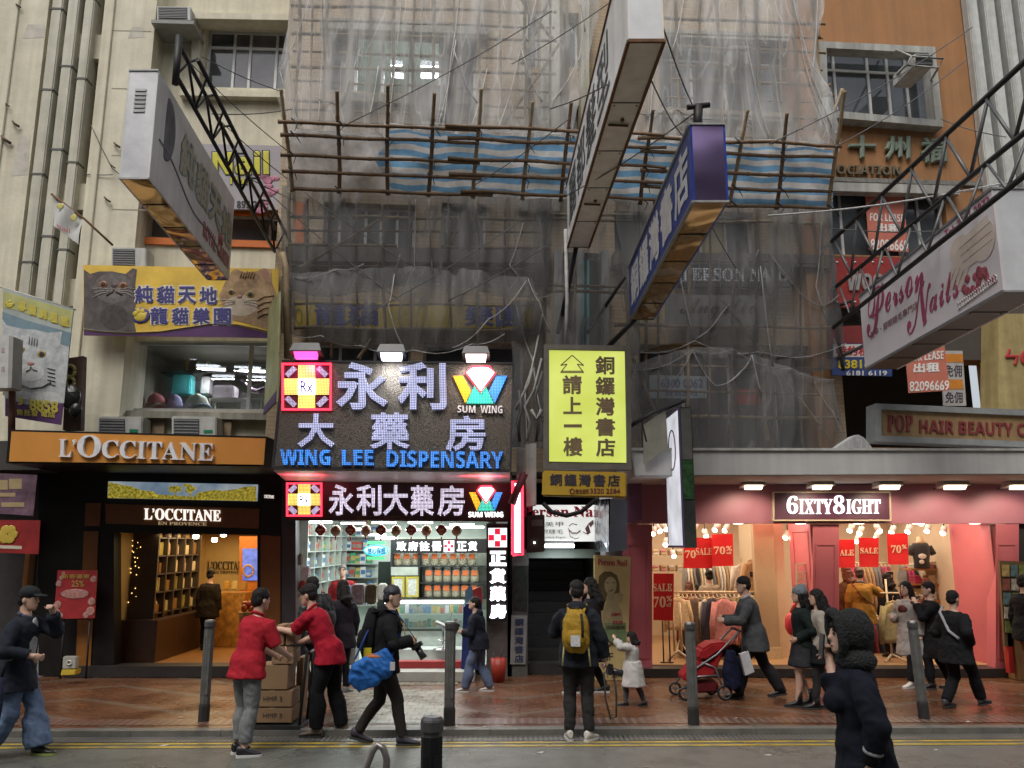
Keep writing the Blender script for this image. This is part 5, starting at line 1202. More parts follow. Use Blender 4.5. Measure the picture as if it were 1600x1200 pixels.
fm.tube(qpx(S4,(889,828),(894,833),(902,833),(907,829)),0.012,5);fm.tube(qpx(S4,(889,822),(894,818),(902,820)),0.008,5);fm.tube(qpx(S4,(911,831),(916,834),(922,830)),0.01,5)
fm.tube(qpx(S4,(888,825),(891,838),(899,842),(905,840)),0.006,5)
fm.prism(qpx(S4,(914,826),(919,818),(923,832),(918,836)),V((0,-0.003,0)));fm.prism(qpx(S4,(919,818),(927,812),(928,818),(923,824)),V((0,-0.003,0)))
part('drawing',fm,mat('mauve_ink',(0.3,0.16,0.17),0.5),nb)
fluor(851,853,897,853,13.25,'bright tube under the white lightbox over the stairway',9,th=0.028,st=8)
pb_=thing('standing_poster','tall yellowed nail salon poster of a smiling woman beside the stairway','poster',S.off(0.35)(955,1062))
ST=S.off(0.35)
part('board',prismY(ST,[(928,867),(986,870),(980,1063),(930,1063)],0.05),mat('yellowed_poster',(0.66,0.53,0.24),0.5,var=0.1,scale=3),pb_,bev=0.006)
T2=ST.off(0.004)
def flat(pts,m,nm_,off=0.004):return part(nm_,MB().prism(qpx(ST.off(off),*pts),V((0,0.003,0))),m,pb_)
def oval(cu,cv,ru,rv,n=20,a0=0,a1=360):return [(cu+ru*math.cos(R(a0+(a1-a0)*i/n)),cv+rv*math.sin(R(a0+(a1-a0)*i/n))) for i in range(n if a1-a0==360 else n+1)]
flat([(935,915),(936,900),(944,893),(955,893),(964,899),(968,912),(968,926),(960,928),(950,925),(946,940),(938,935)],mat('poster_hair',(0.14,0.11,0.04),0.6),'hair_print',0.005)
flat(oval(954,915,9.5,14),mat('poster_skin',(0.48,0.40,0.22),0.6),'face_print',0.008)
flat([(950,926),(960,926),(962,940),(972,955),(974,975),(942,975),(942,955),(948,942)],mat('poster_skin2',(0.43,0.37,0.2),0.6),'shoulder_print',0.007)
flat([(946,962),(960,934),(968,926),(974,928),(972,938),(962,946),(952,968)],mat('poster_skin',(0.48,0.40,0.22)),'hand_print',0.009)
part('feature_print',MB().tube(qpx(ST.off(0.011),(947,911),(949,910),(951,911)),0.006,5).tube(qpx(ST.off(0.011),(957,911),(959,910),(961,911)),0.006,5).tube(qpx(ST.off(0.011),(951,922),(954,924),(958,921)),0.006,5),mat('poster_dark',(0.1,0.07,0.04),0.6),pb_)
flat([(944,973),(978,973),(978,1003),(945,1003)],mat('poster_green',(0.2,0.3,0.14),0.5),'green_block',0.0095)
letters([tbox(T2,'𝐏𝐞𝐫𝐬𝐨𝐧 𝐍𝐚𝐢𝐥',934,873,980,883,0.003,0.0,2),tbox(ST.off(0.012),'$228',957,970,973,976,0.003,0.02),tbox(ST.off(0.012),'光療甲',955,957,969,963,0.003,0.01)],mat('crimson_letters',(0.45,0.02,0.05)),pb_)
letters([tbox(T2,'1/F',939,1020,958,1032,0.003),tbox(T2,'Tel:',939,1037,959,1046,0.003),tbox(T2,'2511 2873',932,1050,974,1059,0.003),tbox(ST.off(0.014),'足部護理',947,977,976,983,0.003)],mat('poster_dark',(0.1,0.07,0.04)),pb_)
part('sketch',MB().tube(qpx(ST.off(0.012),(945,990),(953,1003),(962,1008),(972,1016)),0.012,5).tube(qpx(ST.off(0.012),(942,1006),(950,1009),(957,1005)),0.01,5),mat('poster_dark',(0.1,0.07,0.04)),pb_)
# ---------------- pink clothes shop (right)
pk=thing('clothes_shop','pink clothes shop with a lit white name sign and two wide openings','shop',(4.6,13.5,0.125))
M_pink=mat('rose_pink_paint',(0.52,0.135,0.165),0.5,var=0.07,scale=2)
M_pinkd=mat('plum_pink_paint',(0.44,0.17,0.225),0.5,var=0.07,scale=2)
kx0,kx1=S(985,900).x,S(1592,900).x;kzt=ZY(1200,817,13.5)
pp('fascia',S,[(985,757),(1640,757),(1640,818),(985,818)],0.25,M_pinkd,pk)
pp('side_box',S.off(0.35),[(982,748),(1003,750),(1003,812),(982,816)],0.3,mat('purple_box',(0.16,0.05,0.1),0.5),pk)
def fluted(u0,u1,off=0.0,d=0.25,mm=None,v1=1047):
 mm=mm or M_pink;pl=S.off(off)
 f=pp('pillar',pl,[(u0,819),(u1,819),(u1,v1),(u0,v1)],d,mm,pk)
 w=u1-u0
 part('moulding',frame_mb(qpx(pl.off(0.014),(u0+w*.12,850),(u1-w*.12,850),(u1-w*.12,v1-18),(u0+w*.12,v1-18)),0.02,0.02,pl.n),mm,f)
 part('plinth',prismY(pl.off(0.02),[(u0-0.5,v1-12),(u1+0.5,v1-12),(u1+0.5,v1),(u0-0.5,v1)],0.019),mm,f,bev=0.004)
 return f
fluted(975,1019);fluted(1270,1311);fluted(1556,1592)
# angled jambs either side of the openings
def jamb(u0,Y0,u1,Y1):
 a,b=Plane(Y0)(u0,900),Plane(Y1)(u1,900);f=MB()
 f.prism([V((a.x,Y0,FZ)),V((b.x,Y1,FZ)),V((b.x,Y1+0.08,FZ)),V((a.x,Y0+0.08,FZ))],(0,0,kzt-FZ))
 o=part('angled_jamb',f,M_pink,pk)
 n=(b-a);n.z=0;n=n.normalized();nn=V((n.y,-n.x,0))
 q=[V((a.x,Y0,0))+n*0.07,V((b.x,Y1,0))-n*0.07]
 o2=part('moulding',frame_mb([V((q[0].x,q[0].y,kzt-0.12))+nn*0.012,V((q[1].x,q[1].y,kzt-0.12))+nn*0.012,V((q[1].x,q[1].y,FZ+0.25))+nn*0.012,V((q[0].x,q[0].y,FZ+0.25))+nn*0.012],0.02,0.011,nn),M_pink,o)
jamb(1239,14.1,1271,13.52);jamb(1555,13.52,1494,14.4)
sgp=thing('wall_sign','cream outlined name panel on the angled pink jamb','sign',Plane(13.7)(1255,930))
J_=Plane(13.72)
part('frame',frame_mb(qpx(J_,(1244,881),(1267,879),(1266,931),(1245,934)),0.02,0.03,J_.n),mat('cream_metal',(0.62,0.5,0.35),0.4),sgp)
letters([tbox(J_,'𝟔𝐈𝐗𝐓𝐘',1246,893,1264,908,0.01,0.0,-1),tbox(J_,'𝟖𝐈𝐆𝐇𝐓',1246,910,1264,926,0.01,0,-1)],MATS['cream_metal'],sgp)
part('tan_wall',MB().box(S(1206,900).x,S(1240,900).x,14.4,14.55,FZ,kzt),mat('tan_column',(0.44,0.33,0.2),0.6,var=.06),pk)
part('skirting',MB().box(S(1206,900).x-0.02,S(1240,900).x+0.02,14.36,14.4,FZ,FZ+0.18),mat('cream_trim',(0.6,0.48,0.3),0.5),pk)
pp('step',S.off(0.1),[(975,1045),(1640,1045),(1640,1058),(975,1058)],0.4,mat('dark_step',(0.03,0.027,0.025)),pk)
# canopy slab over the shop
KC=Plane(11.7)
kc=thing('concrete_canopy','grey concrete canopy slab running above the pink shop','canopy',KC(1290,742))
q1=qpx(KC,(985,702),(1700,703),(1700,741),(992,744))
part('slab',MB().prism(q1,V((0,1.9,0))),mat('grey_painted_concrete',(0.5,0.49,0.48),0.7,var=0.1,scale=1.5,streak=0.3,dirt=(0.6,0.58,0.55)),kc,bev=0.012)
part('lip',MB().prism([p+V((0,-0.03,0.0)) for p in qpx(KC,(984,700),(1700,701),(1700,704.5),(984,704))],V((0,0.4,0))),mat('pale_lip',(0.45,0.44,0.42),0.7,streak=0.4),kc)
# lit name sign
ns=thing('shop_sign','plum panel in a cream frame with lit white shop lettering','sign',S.off(0.12)(1300,814))
SN=S.off(0.1)
part('panel',prismY(SN,[(1209,769),(1391,769),(1392,813),(1209,813)],0.09),mat('plum_panel',(0.10,0.03,0.06),0.45),ns)
part('frame',frame_mb(qpx(SN.off(0.02),(1208,768),(1392,768),(1393,814),(1208,814)),0.022,0.06,SN.n),MATS['cream_metal'],ns)
letters([tbox(SN.off(0.002),c,u0,v0,u1,803,0.025,0.0) for c,u0,v0,u1 in (('𝟔',1229,775,1246,),('𝐈𝐗𝐓𝐘',1248,780,1300),('𝟖',1302,774,1319),('𝐈𝐆𝐇𝐓',1322,780,1375))],glow('white_lit_letters',(1,0.97,1),1.5),ns)
M_flw=mat('floodlight_white',(0.5,0.47,0.43),0.4)
FC=Plane(13.0)
for i,(u0,u1) in enumerate(((1157,1193),(1263,1300),(1367,1406),(1467,1509),(1570,1608))):
 floodlight(FC,u0,749,u1,766,['leftmost','second','third','fourth','rightmost'][i]+' pale floodlight hung under the concrete canopy',(1.0,0.86,0.62),3.0,power=34,group='floodlights under the concrete canopy',m=M_flw)
# interior
ky1=18.0;kx0i,kx1i=S(1012,900).x,S(1560,900).x
M_kw=mat('peach_wall',(0.66,0.52,0.36),0.7,var=0.06)
room(pk,kx0i-0.1,kx1i+0.3,13.75,ky1,FZ,kzt+0.5,M_kw,mat('peach_ceiling',(0.55,0.42,0.3),0.8),mat('tan_floor',(0.42,0.25,0.12),0.4,var=0.15,scale=4))
area('shop_light',(kx0i+1.1,15.6,kzt+0.4),1.8,3.2,66,(1.0,0.87,0.68),parent=pk)
area('shop_light',(kx1i-1.2,15.6,kzt+0.4),2.2,3.2,74,(1.0,0.87,0.68),parent=pk)
area('shop_light',((kx0i+kx1i)/2,13.9,kzt+0.3),4.5,0.25,85,(1.0,0.74,0.45),rot=(R(-42),0,0),parent=pk)
part('partition',MB().box(S(1245,900).x,S(1262,900).x,14.6,16.8,FZ,kzt+0.5),M_kw,pk)
sp_=thing('track_spotlight','small white spotlight on the ceiling track of the clothes shop','spotlight',(0,0,-95),'track spotlights in the clothes shop')
part('body',MB().tube([(0,0.06,-94.9),(0,-0.06,-95)],0.05,10),mat('spot_white',(0.6,0.55,0.5),0.4),sp_)
part('lens',MB().tube([(0,-0.061,-95.001),(0,-0.07,-95.007)],0.042,10),glow('spot_lens',(1.0,0.82,0.55),22),sp_)
part('stem',MB().tube([(0,0.02,-94.93),(0,0.02,-94.78)],0.01,5),M_black,sp_)
ps_=[sp_,False]
for (u,v,Y) in ((1021,834,14.3),(1028,830,14.4),(1038,827,14.6),(1041,851,15.4),(1052,869,16.5),(1102,838,14.8),(1085,827,14.3),(1120,828,14.4),(1230,840,14.3),(1135,829,15.4),(1330,829,14.2),(1345,833,15),(1372,830,14.5),(1395,832,15.2),(1420,831,14.6),(1450,830,15),(1475,833,14.4),(1437,818,13.8),(1063,846,15.6),(1340,846,15.8),(1370,842,15.4)):
 p=Plane(Y)(u,v);place(ps_,p,(u%5-2)*0.4)
for u in (1155,1253,1345,1437,1527):
 p=S.off(-0.05)(u,819)
 solo('downlight',MB().lathe((p.x,13.62,kzt+0.0),[(0.08,0.0),(0.08,-0.012),(0.05,-0.014)],14),glow('downlight_glow',(1,0.9,0.7),10),'recessed downlight over the clothes shop doorway at photo column %s'%{1155:'one',1253:'two',1345:'three',1437:'four',1527:'five'}[u],'downlight',group='downlights over the clothes shop doorway')
for o in bpy.data.objects:
 if o.name.startswith('downlight'):
  w_={'one':'leftmost','two':'second','three':'third','four':'fourth','five':'rightmost'}[o['label'].split()[-1]]
  o['label']=w_+' recessed downlight in the lintel of the pink clothes shop'
# sale posters
M_sale=mat('sale_red',(0.55,0.015,0.018),0.5,var=0.1);M_salew=mat('sale_cream_letters',(0.72,0.6,0.42),0.5)
def sale(Y,pts,label,items,m=None):
 pl=Plane(Y);t=thing('sale_poster',label,'poster',(pl(*pts[2])+pl(*pts[3]))/2,'red sale posters in the clothes shop')
 part('sheet',prismY(pl,pts,0.012),m or M_sale,t)
 letters([tbox(pl.off(0.002),s,*b,0.004,bo) for s,b,bo in items],M_salew,t)
 cu=(pts[0][0]+pts[1][0])/2
 return t
sale(13.9,[(1021,896),(1053,896),(1052,970),(1021,969)],'large red SALE 70% off poster at the left edge of the clothes shop',[('𝐒𝐀𝐋𝐄',(1020,912,1050,924),0.01),('𝟕𝟎',(1020,932,1040,949),0.01),('%',(1041,931,1050,940),0.02),('𝐨𝐟𝐟',(1041,942,1049,948),0.0)])
sale(14.5,[(1068,840),(1114,840),(1113,888),(1068,888)],'wide red SALE poster hung left of the narrower one in the left opening',[('𝟕𝟎',(1070,860,1087,872),0.01),('𝐒𝐀𝐋𝐄',(1087,856,1113,867),0.0)])
sale(14.4,[(1112,835),(1145,834),(1146,884),(1113,885)],'red 70% poster overlapping the wide SALE poster in the left opening',[('𝟕𝟎',(1115,854,1133,866),0.01),('%',(1134,853,1144,861),0.02),('𝐨𝐟𝐟',(1135,862,1143,866),0.0)])
sale(14.2,[(1310,843),(1336,843),(1336,887),(1310,887)],'leftmost red SALE poster in the right opening',[('𝐀𝐋𝐄',(1312,859,1334,868),0.01)])
sale(14.3,[(1342,840),(1373,840),(1373,886),(1343,886)],'middle red SALE poster in the right opening',[('𝐒𝐀𝐋𝐄',(1344,856,1372,865),0.01)])
sale(14.2,[(1386,834),(1418,833),(1420,882),(1388,882)],'red 70% poster right of the two SALE posters in the right opening',[('𝟕𝟎',(1392,852,1408,864),0.01),('%',(1409,851,1417,858),0.02)])
for (pl,pts,txt,lab) in ((Plane(15.6),[(1150,893),(1163,891),(1163,909),(1151,910)],'$149','small black price sign on the rack in the left opening'),(Plane(14.6),[(1383,892),(1397,892),(1397,908),(1383,908)],'$99','small black price sign on a stand in the right opening'),(Plane(14.9),[(1175,843),(1185,842),(1185,856),(1175,857)],None,'small red tag on the left opening display')):
 t=poster('price_sign',pl,pts,M_black if txt else M_sale,lab,'sign')
 if txt:
  part('frame',frame_mb([p+pl.n*0.004 for p in qpx(pl,*pts)],0.015,0.02,pl.n),MATS['cream_metal'],t)
  letters([tbox(pl.off(0.003),txt,pts[0][0]+2.5,pts[0][1]+6,pts[1][0]-2.5,pts[0][1]+12,0.003)],M_salew,t)
# garments
def garment(label,cat,loc,w,h,m,sleeves=True,long_=True,group=None,rz=0.0,print_=None,thin=0.05):
 """a top on a hanger, front facing the street; loc = hook point"""
 x,y,z=loc
 t=thing('hanging_garment',label,cat,loc,group)
 sw=w*0.5
 out=[(-0.16*w,-0.03),(-0.07*w,-0.06),(0.07*w,-0.06),(0.16*w,-0.03),(0.42*w,-0.10),(0.46*w,-0.3*h),(0.44*w,-h),(0,-h*1.02),(-0.44*w,-h),(-0.46*w,-0.3*h),(-0.42*w,-0.10)]
 mb=MB();n=13
 rings=[]
 for i in range(10):
  s=i/9.0;zz=z-0.04-h*s
  ww=w*(0.18+0.3*min(1,s*7)) if s<0.15 else w*(0.46+0.05*s)
  rings.append([V((x+ww*math.cos(a),y+(thin*(0.8+0.5*s)+0.012*math.sin(5*a+i*0.6))*math.sin(a),zz+0.008*math.sin(3*a))) for a in [2*math.pi*j/18 for j in range(18)]])
 mb.ring_loft(rings);bo=part('body',mb,m,t)
 if sleeves:
  for s in (-1,1):
   L_=h*(0.92 if long_ else 0.3)
   part('sleeve',MB().tube([V((x+s*w*0.4,y,z-0.09)),V((x+s*w*0.55,y,z-0.12-L_*0.5)),V((x+s*w*0.56,y+0.01,z-0.12-L_))],[0.06*w/0.45,0.055*w/0.45,0.04*w/0.45],8,flat=0.7),m,t)
 part('hanger',MB().tube([(x-0.3*w,y,z-0.05),(x,y,z-0.01),(x+0.3*w,y,z-0.05)],0.012,5).tube([(x,y,z-0.01),(x,y,z+0.05),(x+0.02,y,z+0.07)],0.006,5),mat('pale_wood_hanger',(0.55,0.4,0.22),0.5),t)
 if print_:part('print',MB().box(x-w*0.28,x+w*0.28,y-thin*1.25-0.008,y-thin*1.25-0.004,z-h*0.55,z-h*0.4),print_,t)
 return t
K=Plane(14.35)
M_gr={n:mat(n+'_knit',c,0.9,var=0.3,scale=25,sheen=0.3) for n,c in (('cream',(0.6,0.46,0.28)),('navy',(0.03,0.03,0.06)),('pink',(0.6,0.24,0.24)),('olive',(0.16,0.14,0.05)),('tan',(0.45,0.28,0.13)),('plaid',(0.14,0.09,0.07)),('white',(0.66,0.6,0.5)),('khaki',(0.36,0.29,0.14)),('maroon',(0.24,0.03,0.05)),('black',(0.02,0.018,0.018)),('rose',(0.5,0.04,0.12)),('grey',(0.2,0.18,0.17)))}
def gpx(u,v,Y):return tuple(Plane(Y)(u,v))
rk1=thing('clothes_rack','cream clothes rail hung with knitwear in the left opening of the clothes shop','clothes rack',(Plane(14.5)(1110,1030).x,14.5,FZ))
a,b=Plane(14.5)(1052,925),Plane(14.5)(1178,925);M_rl=mat('cream_rail',(0.6,0.48,0.33),0.4)
part('rail',MB().tube([a,V((b.x,14.5,a.z))],0.018,8),M_rl,rk1)
for x in (a.x+0.08,b.x-0.08):
 part('leg',MB().tube([(x,14.5,a.z),(x,14.5,FZ+0.3)],0.016,6).tube([(x,14.5,FZ+0.3),(x-0.14,14.3,FZ+0.01)],0.014,6).tube([(x,14.5,FZ+0.3),(x+0.14,14.3,FZ+0.01)],0.014,6),M_rl,rk1)
rg=random.Random(8)
zz=a.z-0.09
garment('cream long sleeved top at the left end of the front rail in the clothes shop','garment',gpx(1058,930,14.42),0.40,0.52,M_gr['cream'])
ti=garment('pink patterned sweater with a pale band on the front rail of the clothes shop','garment',gpx(1131,932,14.3),0.40,0.72,M_gr['pink'],print_=M_gr['white'])
garment('navy long top behind the pink sweater on the front rail','garment',gpx(1113,932,14.4),0.34,0.76,M_gr['navy'])
garment('cream long cardigan left of the navy top on the front rail','garment',gpx(1104,932,14.48),0.32,0.74,M_gr['white'])
garment('dark plaid shirt on the front rail left of the cream cardigan','garment',gpx(1085,932,14.5),0.34,0.76,M_gr['plaid'])
garment('olive jacket at the right of the pink sweater on the front rail','garment',gpx(1158,931,14.5),0.36,0.72,M_gr['olive'])
garment('second dark plaid shirt at the back of the front rail','garment',gpx(1075,932,14.56),0.34,0.7,M_gr['maroon'])
garment('tan sweater with a dark print hanging high on the tan wall panel','garment',gpx(1180,872,14.8),0.46,0.58,M_gr['tan'],print_=M_gr['black'])
garment('white blouse hanging beside the tan sweater','garment',gpx(1158,878,15.2),0.34,0.5,M_gr['white'])
def rack_row(u0,u1,v,Y,n,h,names,where):
 p0,p1=Plane(Y)(u0,v),Plane(Y)(u1,v)
 r_=thing('clothes_rail','metal rail of hanging tops '+where,'clothes rail',((p0.x+p1.x)/2,Y,p0.z))
 part('rail',MB().tube([p0,V((p1.x,Y,p0.z))],0.014,6),M_rl,r_)
 for i in range(n):
  x=p0.x+(p1.x-p0.x)*(i+0.5)/n;c=names[rg.randrange(len(names))]
  t=thing('hanging_garment',c+' top on the metal rail '+where,'garment',(x,Y,p0.z),'tops hanging on the metal rail '+where)
  w_=0.035;hh=h*rg.uniform(0.85,1.05);mb=MB();rings=[]
  for k in range(6):
   s=k/5;rings.append([V((x+(w_*(0.7+0.5*s))*math.cos(a)+0.01*math.sin(k*2+i),Y+(0.1+0.12*min(1,s*3))*math.sin(a),p0.z-0.06-hh*s)) for a in [2*math.pi*j/10 for j in range(10)]])
  part('cloth',mb.ring_loft(rings),M_gr[c],t)
  part('hanger',MB().tube([(x,Y-0.12,p0.z-0.07),(x,Y,p0.z-0.01),(x,Y+0.12,p0.z-0.07)],0.008,5),M_rl,t)
rack_row(1066,1146,880,16.6,16,0.75,['cream','grey','tan','white','black'],'along the back of the left opening')
rack_row(1056,1176,927,14.75,18,0.8,['black','maroon','olive','grey','navy','tan'],'behind the front rail')
rack_row(1320,1390,880,16.2,12,0.9,['maroon','rose','tan','grey','rose'],'behind the red posters in the right opening')
rack_row(1405,1490,880,16.9,14,0.45,['white','rose','navy','grey','black'],'at the top right of the right opening')
rack_row(1058,1180,978,15.0,18,0.72,['black','navy','plaid','black','maroon'],'low behind the front rail')
rack_row(1318,1490,962,15.3,22,0.78,['black','navy','black','grey','maroon'],'low at the back of the right opening')
for i,v in enumerate((868,893)):
 p=Plane(16.8);a,b=p(1018,v),p(1066,v)
 solo('wall_shelf',MB().box(a.x,b.x,16.8,17.2,a.z-.03,a.z),M_rl,['upper','lower'][i]+' cream shelf of folded tops at the left of the left opening','shelf',bev=.004)
 for j in range(4):
  for k in range(2):solo('folded_top',MB().box(a.x+.03+j*.16,a.x+.16+j*.16,16.82,17.1,a.z+.002+k*.06,a.z+.057+k*.06),M_gr[['white','cream','pink','tan'][(j+k+i)%4]],'%s folded top on the %s cream shelf of the left opening'%(['white','cream','pink','tan'][(j+k+i)%4],['upper','lower'][i]),'folded top',group='folded tops on the cream shelves',bev=.02)
# stands and shelves on the right
for i,(v,u0,u1) in enumerate(((889,1424,1490),(912,1426,1490),(938,1404,1490))):
 p=Plane(16.0);a,b=p(u0,v),p(u1,v)
 solo('wall_shelf',MB().box(a.x,b.x,16.0,16.5,a.z-0.03,a.z),mat('honey_shelf',(0.4,0.17,0.05),0.4),['upper','middle','lower'][i]+' wooden shelf of folded tops in the right opening','shelf',bev=0.004)
 for j in range(5):
  c=['white','rose','pink','cream','white'][(j+i)%5];x0_=a.x+0.05+j*(b.x-a.x-0.1)/5
  for k in range(2+(j+i)%2):
   solo('folded_top',MB().box(x0_,x0_+0.15,16.02,16.3,a.z+0.002+k*0.05,a.z+0.047+k*0.05),M_gr[c],'folded %s top in a pile on the %s wooden shelf of the right opening'%(c,['upper','middle','lower'][i]),'folded top',group='folded tops on the wooden shelves',bev=0.02)
mn_=thing('torso_mannequin','headless mannequin in a black printed top above the shelves in the right opening','mannequin',Plane(15.8)(1440,890))
p=Plane(15.8)(1441,888)
rings=[]
for (zz_,rx,ry) in ((0.0,.15,.1),(.15,.145,.1),(.3,.17,.115),(.4,.18,.1),(.46,.14,.08),(.5,.06,.06),(.58,.05,.05)):rings.append([V((p.x+rx*math.cos(a),15.8+ry*math.sin(a),p.z+zz_)) for a in [2*math.pi*j/14 for j in range(14)]])
part('torso',MB().ring_loft(rings[:5]),M_gr['black'],mn_);part('neck',MB().ring_loft(rings[4:]),mat('mannequin_cream',(0.6,0.42,0.24),0.4),mn_)
part('sleeve',MB().tube([(p.x-.16,15.8,p.z+.4),(p.x-.23,15.78,p.z+.25)],[.06,.055],8).tube([(p.x+.16,15.8,p.z+.4),(p.x+.23,15.78,p.z+.25)],[.06,.055],8),M_gr['black'],mn_)
part('print',MB().ell((p.x-0.03,15.69,p.z+0.22),0.08,0.01,0.05,10,5).ell((p.x-0.05,15.69,p.z+0.12),0.05,0.01,0.04,10,5),mat('white_print',(0.7,0.65,0.6),0.5),mn_)
gst=thing('garment_stand','cream stand with splayed feet in the middle of the right opening','stand',Plane(14.0)(1394,1033))
p=Plane(14.0)(1394,1030);zt_=Plane(14.0)(1394,905).z
part('pole',MB().tube([(p.x,14,FZ+0.12),(p.x,14,zt_)],0.016,6),M_rl,gst);part('foot',MB().tube([(p.x,14,FZ+0.13),(p.x-0.16,13.9,FZ+0.02)],0.018,6).tube([(p.x,14,FZ+0.13),(p.x+0.2,13.85,FZ+0.02)],0.018,6).tube([(p.x,14,FZ+0.13),(p.x+0.05,14.2,FZ+0.02)],0.018,6),M_rl,gst)
part('crossbar',MB().tube([(p.x-0.2,14,zt_-0.22),(p.x+0.2,14,zt_-0.22)],0.013,6),M_rl,gst)
garment('khaki jacket hung on the cream stand in the right opening','garment',gpx(1395,938,13.95),0.40,0.62,M_gr['khaki'])
garment('white top hung beside the khaki jacket in the right opening','garment',gpx(1414,938,14.05),0.34,0.55,M_gr['white'])
gs2=thing('garment_stand','cream stand with splayed feet under the cream top in the left opening','stand',Plane(14.1)(1060,1030))
p=Plane(14.1)(1060,1026)
part('leg',MB().tube([(p.x-0.06,14.1,FZ+0.16),(p.x-0.07,14.1,1.2)],0.02,6).tube([(p.x+0.06,14.1,FZ+0.16),(p.x+0.05,14.1,1.2)],0.02,6),M_rl,gs2);part('foot',MB().tube([(p.x-0.18,14.05,FZ+0.02),(p.x,14.1,FZ+0.17),(p.x+0.2,14.05,FZ+0.02)],0.022,6),M_rl,gs2)
solo('gift_bag',MB().ell(Plane(13.8)(1236,975),0.10,0.09,0.18,14,9).tube(qpx(Plane(13.8),(1236,958),(1241,945),(1246,940)),0.03,6),mat('pink_red_bag',(0.6,0.05,0.07),0.35,bump=0.5,bscale=12),'bulging pink red plastic bag hanging by the angled pink jamb','bag')
for (u,Y,h0) in ((1035,13.95,970),(1045,13.95,970)):
 a=Plane(Y)(u,h0);solo('poster_stand_leg' if 0 else 'stand',MB().tube([a,(a.x,Y,FZ+0.01)],0.012,6).lathe((a.x,Y,FZ+0.001),[(0.06,0),(0.06,0.012)],10),M_black,('left' if u==1035 else 'right')+' thin black stand pole under the large SALE poster','stand',(a.x,Y,FZ))
sr_=thing('side_shop','dark shopfront beyond the magazine stall at the right edge','shop',(9.5,13.7,0.125))
part('wall',MB().box(S(1593,900).x+.01,16,13.62,13.9,.127,kzt+.1),mat('dark_shop_wall',(0.035,0.03,0.03)),sr_);part('door',MB().box(10.2,11.4,13.58,13.615,.13,2.3),mat('dim_green_glass',(0.04,0.06,0.05)),sr_);part('fascia',MB().box(S(1645,900).x,16,13.4,13.61,kzt+.12,kzt+.75),M_brown,sr_)
# newsstand at the far right
nsd=thing('magazine_stall','open stall hung with magazines at the right edge of the pink shop','stall',Plane(13.2)(1590,1050))
NS_=Plane(13.15)
part('back_board',prismY(NS_,[(1562,876),(1680,880),(1680,1010),(1570,1010)],0.05),mat('stall_board',(0.14,0.09,0.04),0.6),nsd)
part('red_post',prismY(NS_,[(1574,990),(1582,990),(1586,1052),(1578,1052)],0.1),mat('red_post_paint',(0.4,0.02,0.02),0.5),nsd);part('counter',MB().box(NS_(1584,1000).x,NS_(1700,1000).x,13.1,13.45,0.13,0.75),mat('tan_counter',(0.3,0.17,0.07),0.6),nsd)
for i in range(4):
 for j in range(5):
  u,v=1566+i*13+j*1.2,882+j*22
  c_=[(0.5,0.36,0.16),(0.3,0.1,0.08),(0.12,0.2,0.22),(0.45,0.42,0.36),(0.2,0.24,0.08)][(i*2+j)%5]
  solo('magazine',prismY(NS_.off(0.03),[(u,v),(u+11,v+0.5),(u+11.5,v+19),(u+0.5,v+18.5)],0.012),mat('magazine_cover_%d'%((i*2+j)%5),c_,0.35,var=0.7,scale=14),'magazine hung on the stall board at the right edge','magazine',group='magazines on the right edge stall')
# ================================================================ projecting signs, trusses, wires
M_steel=mat('black_painted_steel',(0.03,0.028,0.026),0.55,0.3,var=0.4,scale=12)
M_rust=mat('rust_stained_cream',(0.85,0.8,0.7),0.6,var=0.1,scale=4,streak=0.16,dirt=(0.5,0.3,0.15))
M_rusty=mat('rust_edge',(0.16,0.075,0.03),0.8,var=0.5,scale=8)
def m_polished(name,col,rough=0.12,wave=3.0):
 m,N,L,b=nodes(name);tc=N.new('ShaderNodeTexCoord')
 b.inputs['Base Color'].default_value=col+(1,);b.inputs['Metallic'].default_value=1.0;b.inputs['Roughness'].default_value=rough
 bump_(N,L,b,noise_(N,L,tc.outputs['Object'],wave,1,0,1,0,1),0.28,0.3);return m
M_gold=m_polished('polished_gold_sheet',(0.85,0.48,0.16),0.1,1.3)
M_mirror=m_polished('stainless_sheet',(0.6,0.6,0.6),0.3,4)
class Side:
 """a sign face running away from the street: x fixed-ish at each end, s = 0 far end .. 1 near end, t = 0 bottom .. 1 top"""
 def __init__(s,fb,nb,ft,nt):s.fb,s.nb,s.ft,s.nt=map(V,(fb,nb,ft,nt))
 def __call__(s,a,b):
  lo=s.fb+(s.nb-s.fb)*a;hi=s.ft+(s.nt-s.ft)*a;return lo+(hi-lo)*b
def box_sign(uf,vft,vfb,Yf,un,vnt,vnb,width,side,xoff=None):
 """box seen from its side. (uf,vft/vfb) far edge at depth Yf; (un, vnb) near edge. side=-1: visible face is the left one, body extends right"""
 zb,zt=ZY(uf,vfb,Yf),ZY(uf,vft,Yf)
 d=ray(un,vnb);Yn=(zb-CAM.z)/(d.z/d.y)
 xf,xn=Plane(Yf)(uf,vfb).x,Plane(Yn)(un,vnb).x
 F_=Side((xf,Yf,zb),(xn,Yn,zb),(xf,Yf,zt),(xn,Yn,zt))
 w=V((width*-side,0,0))
 return F_,w,zb,zt,Yf,Yn
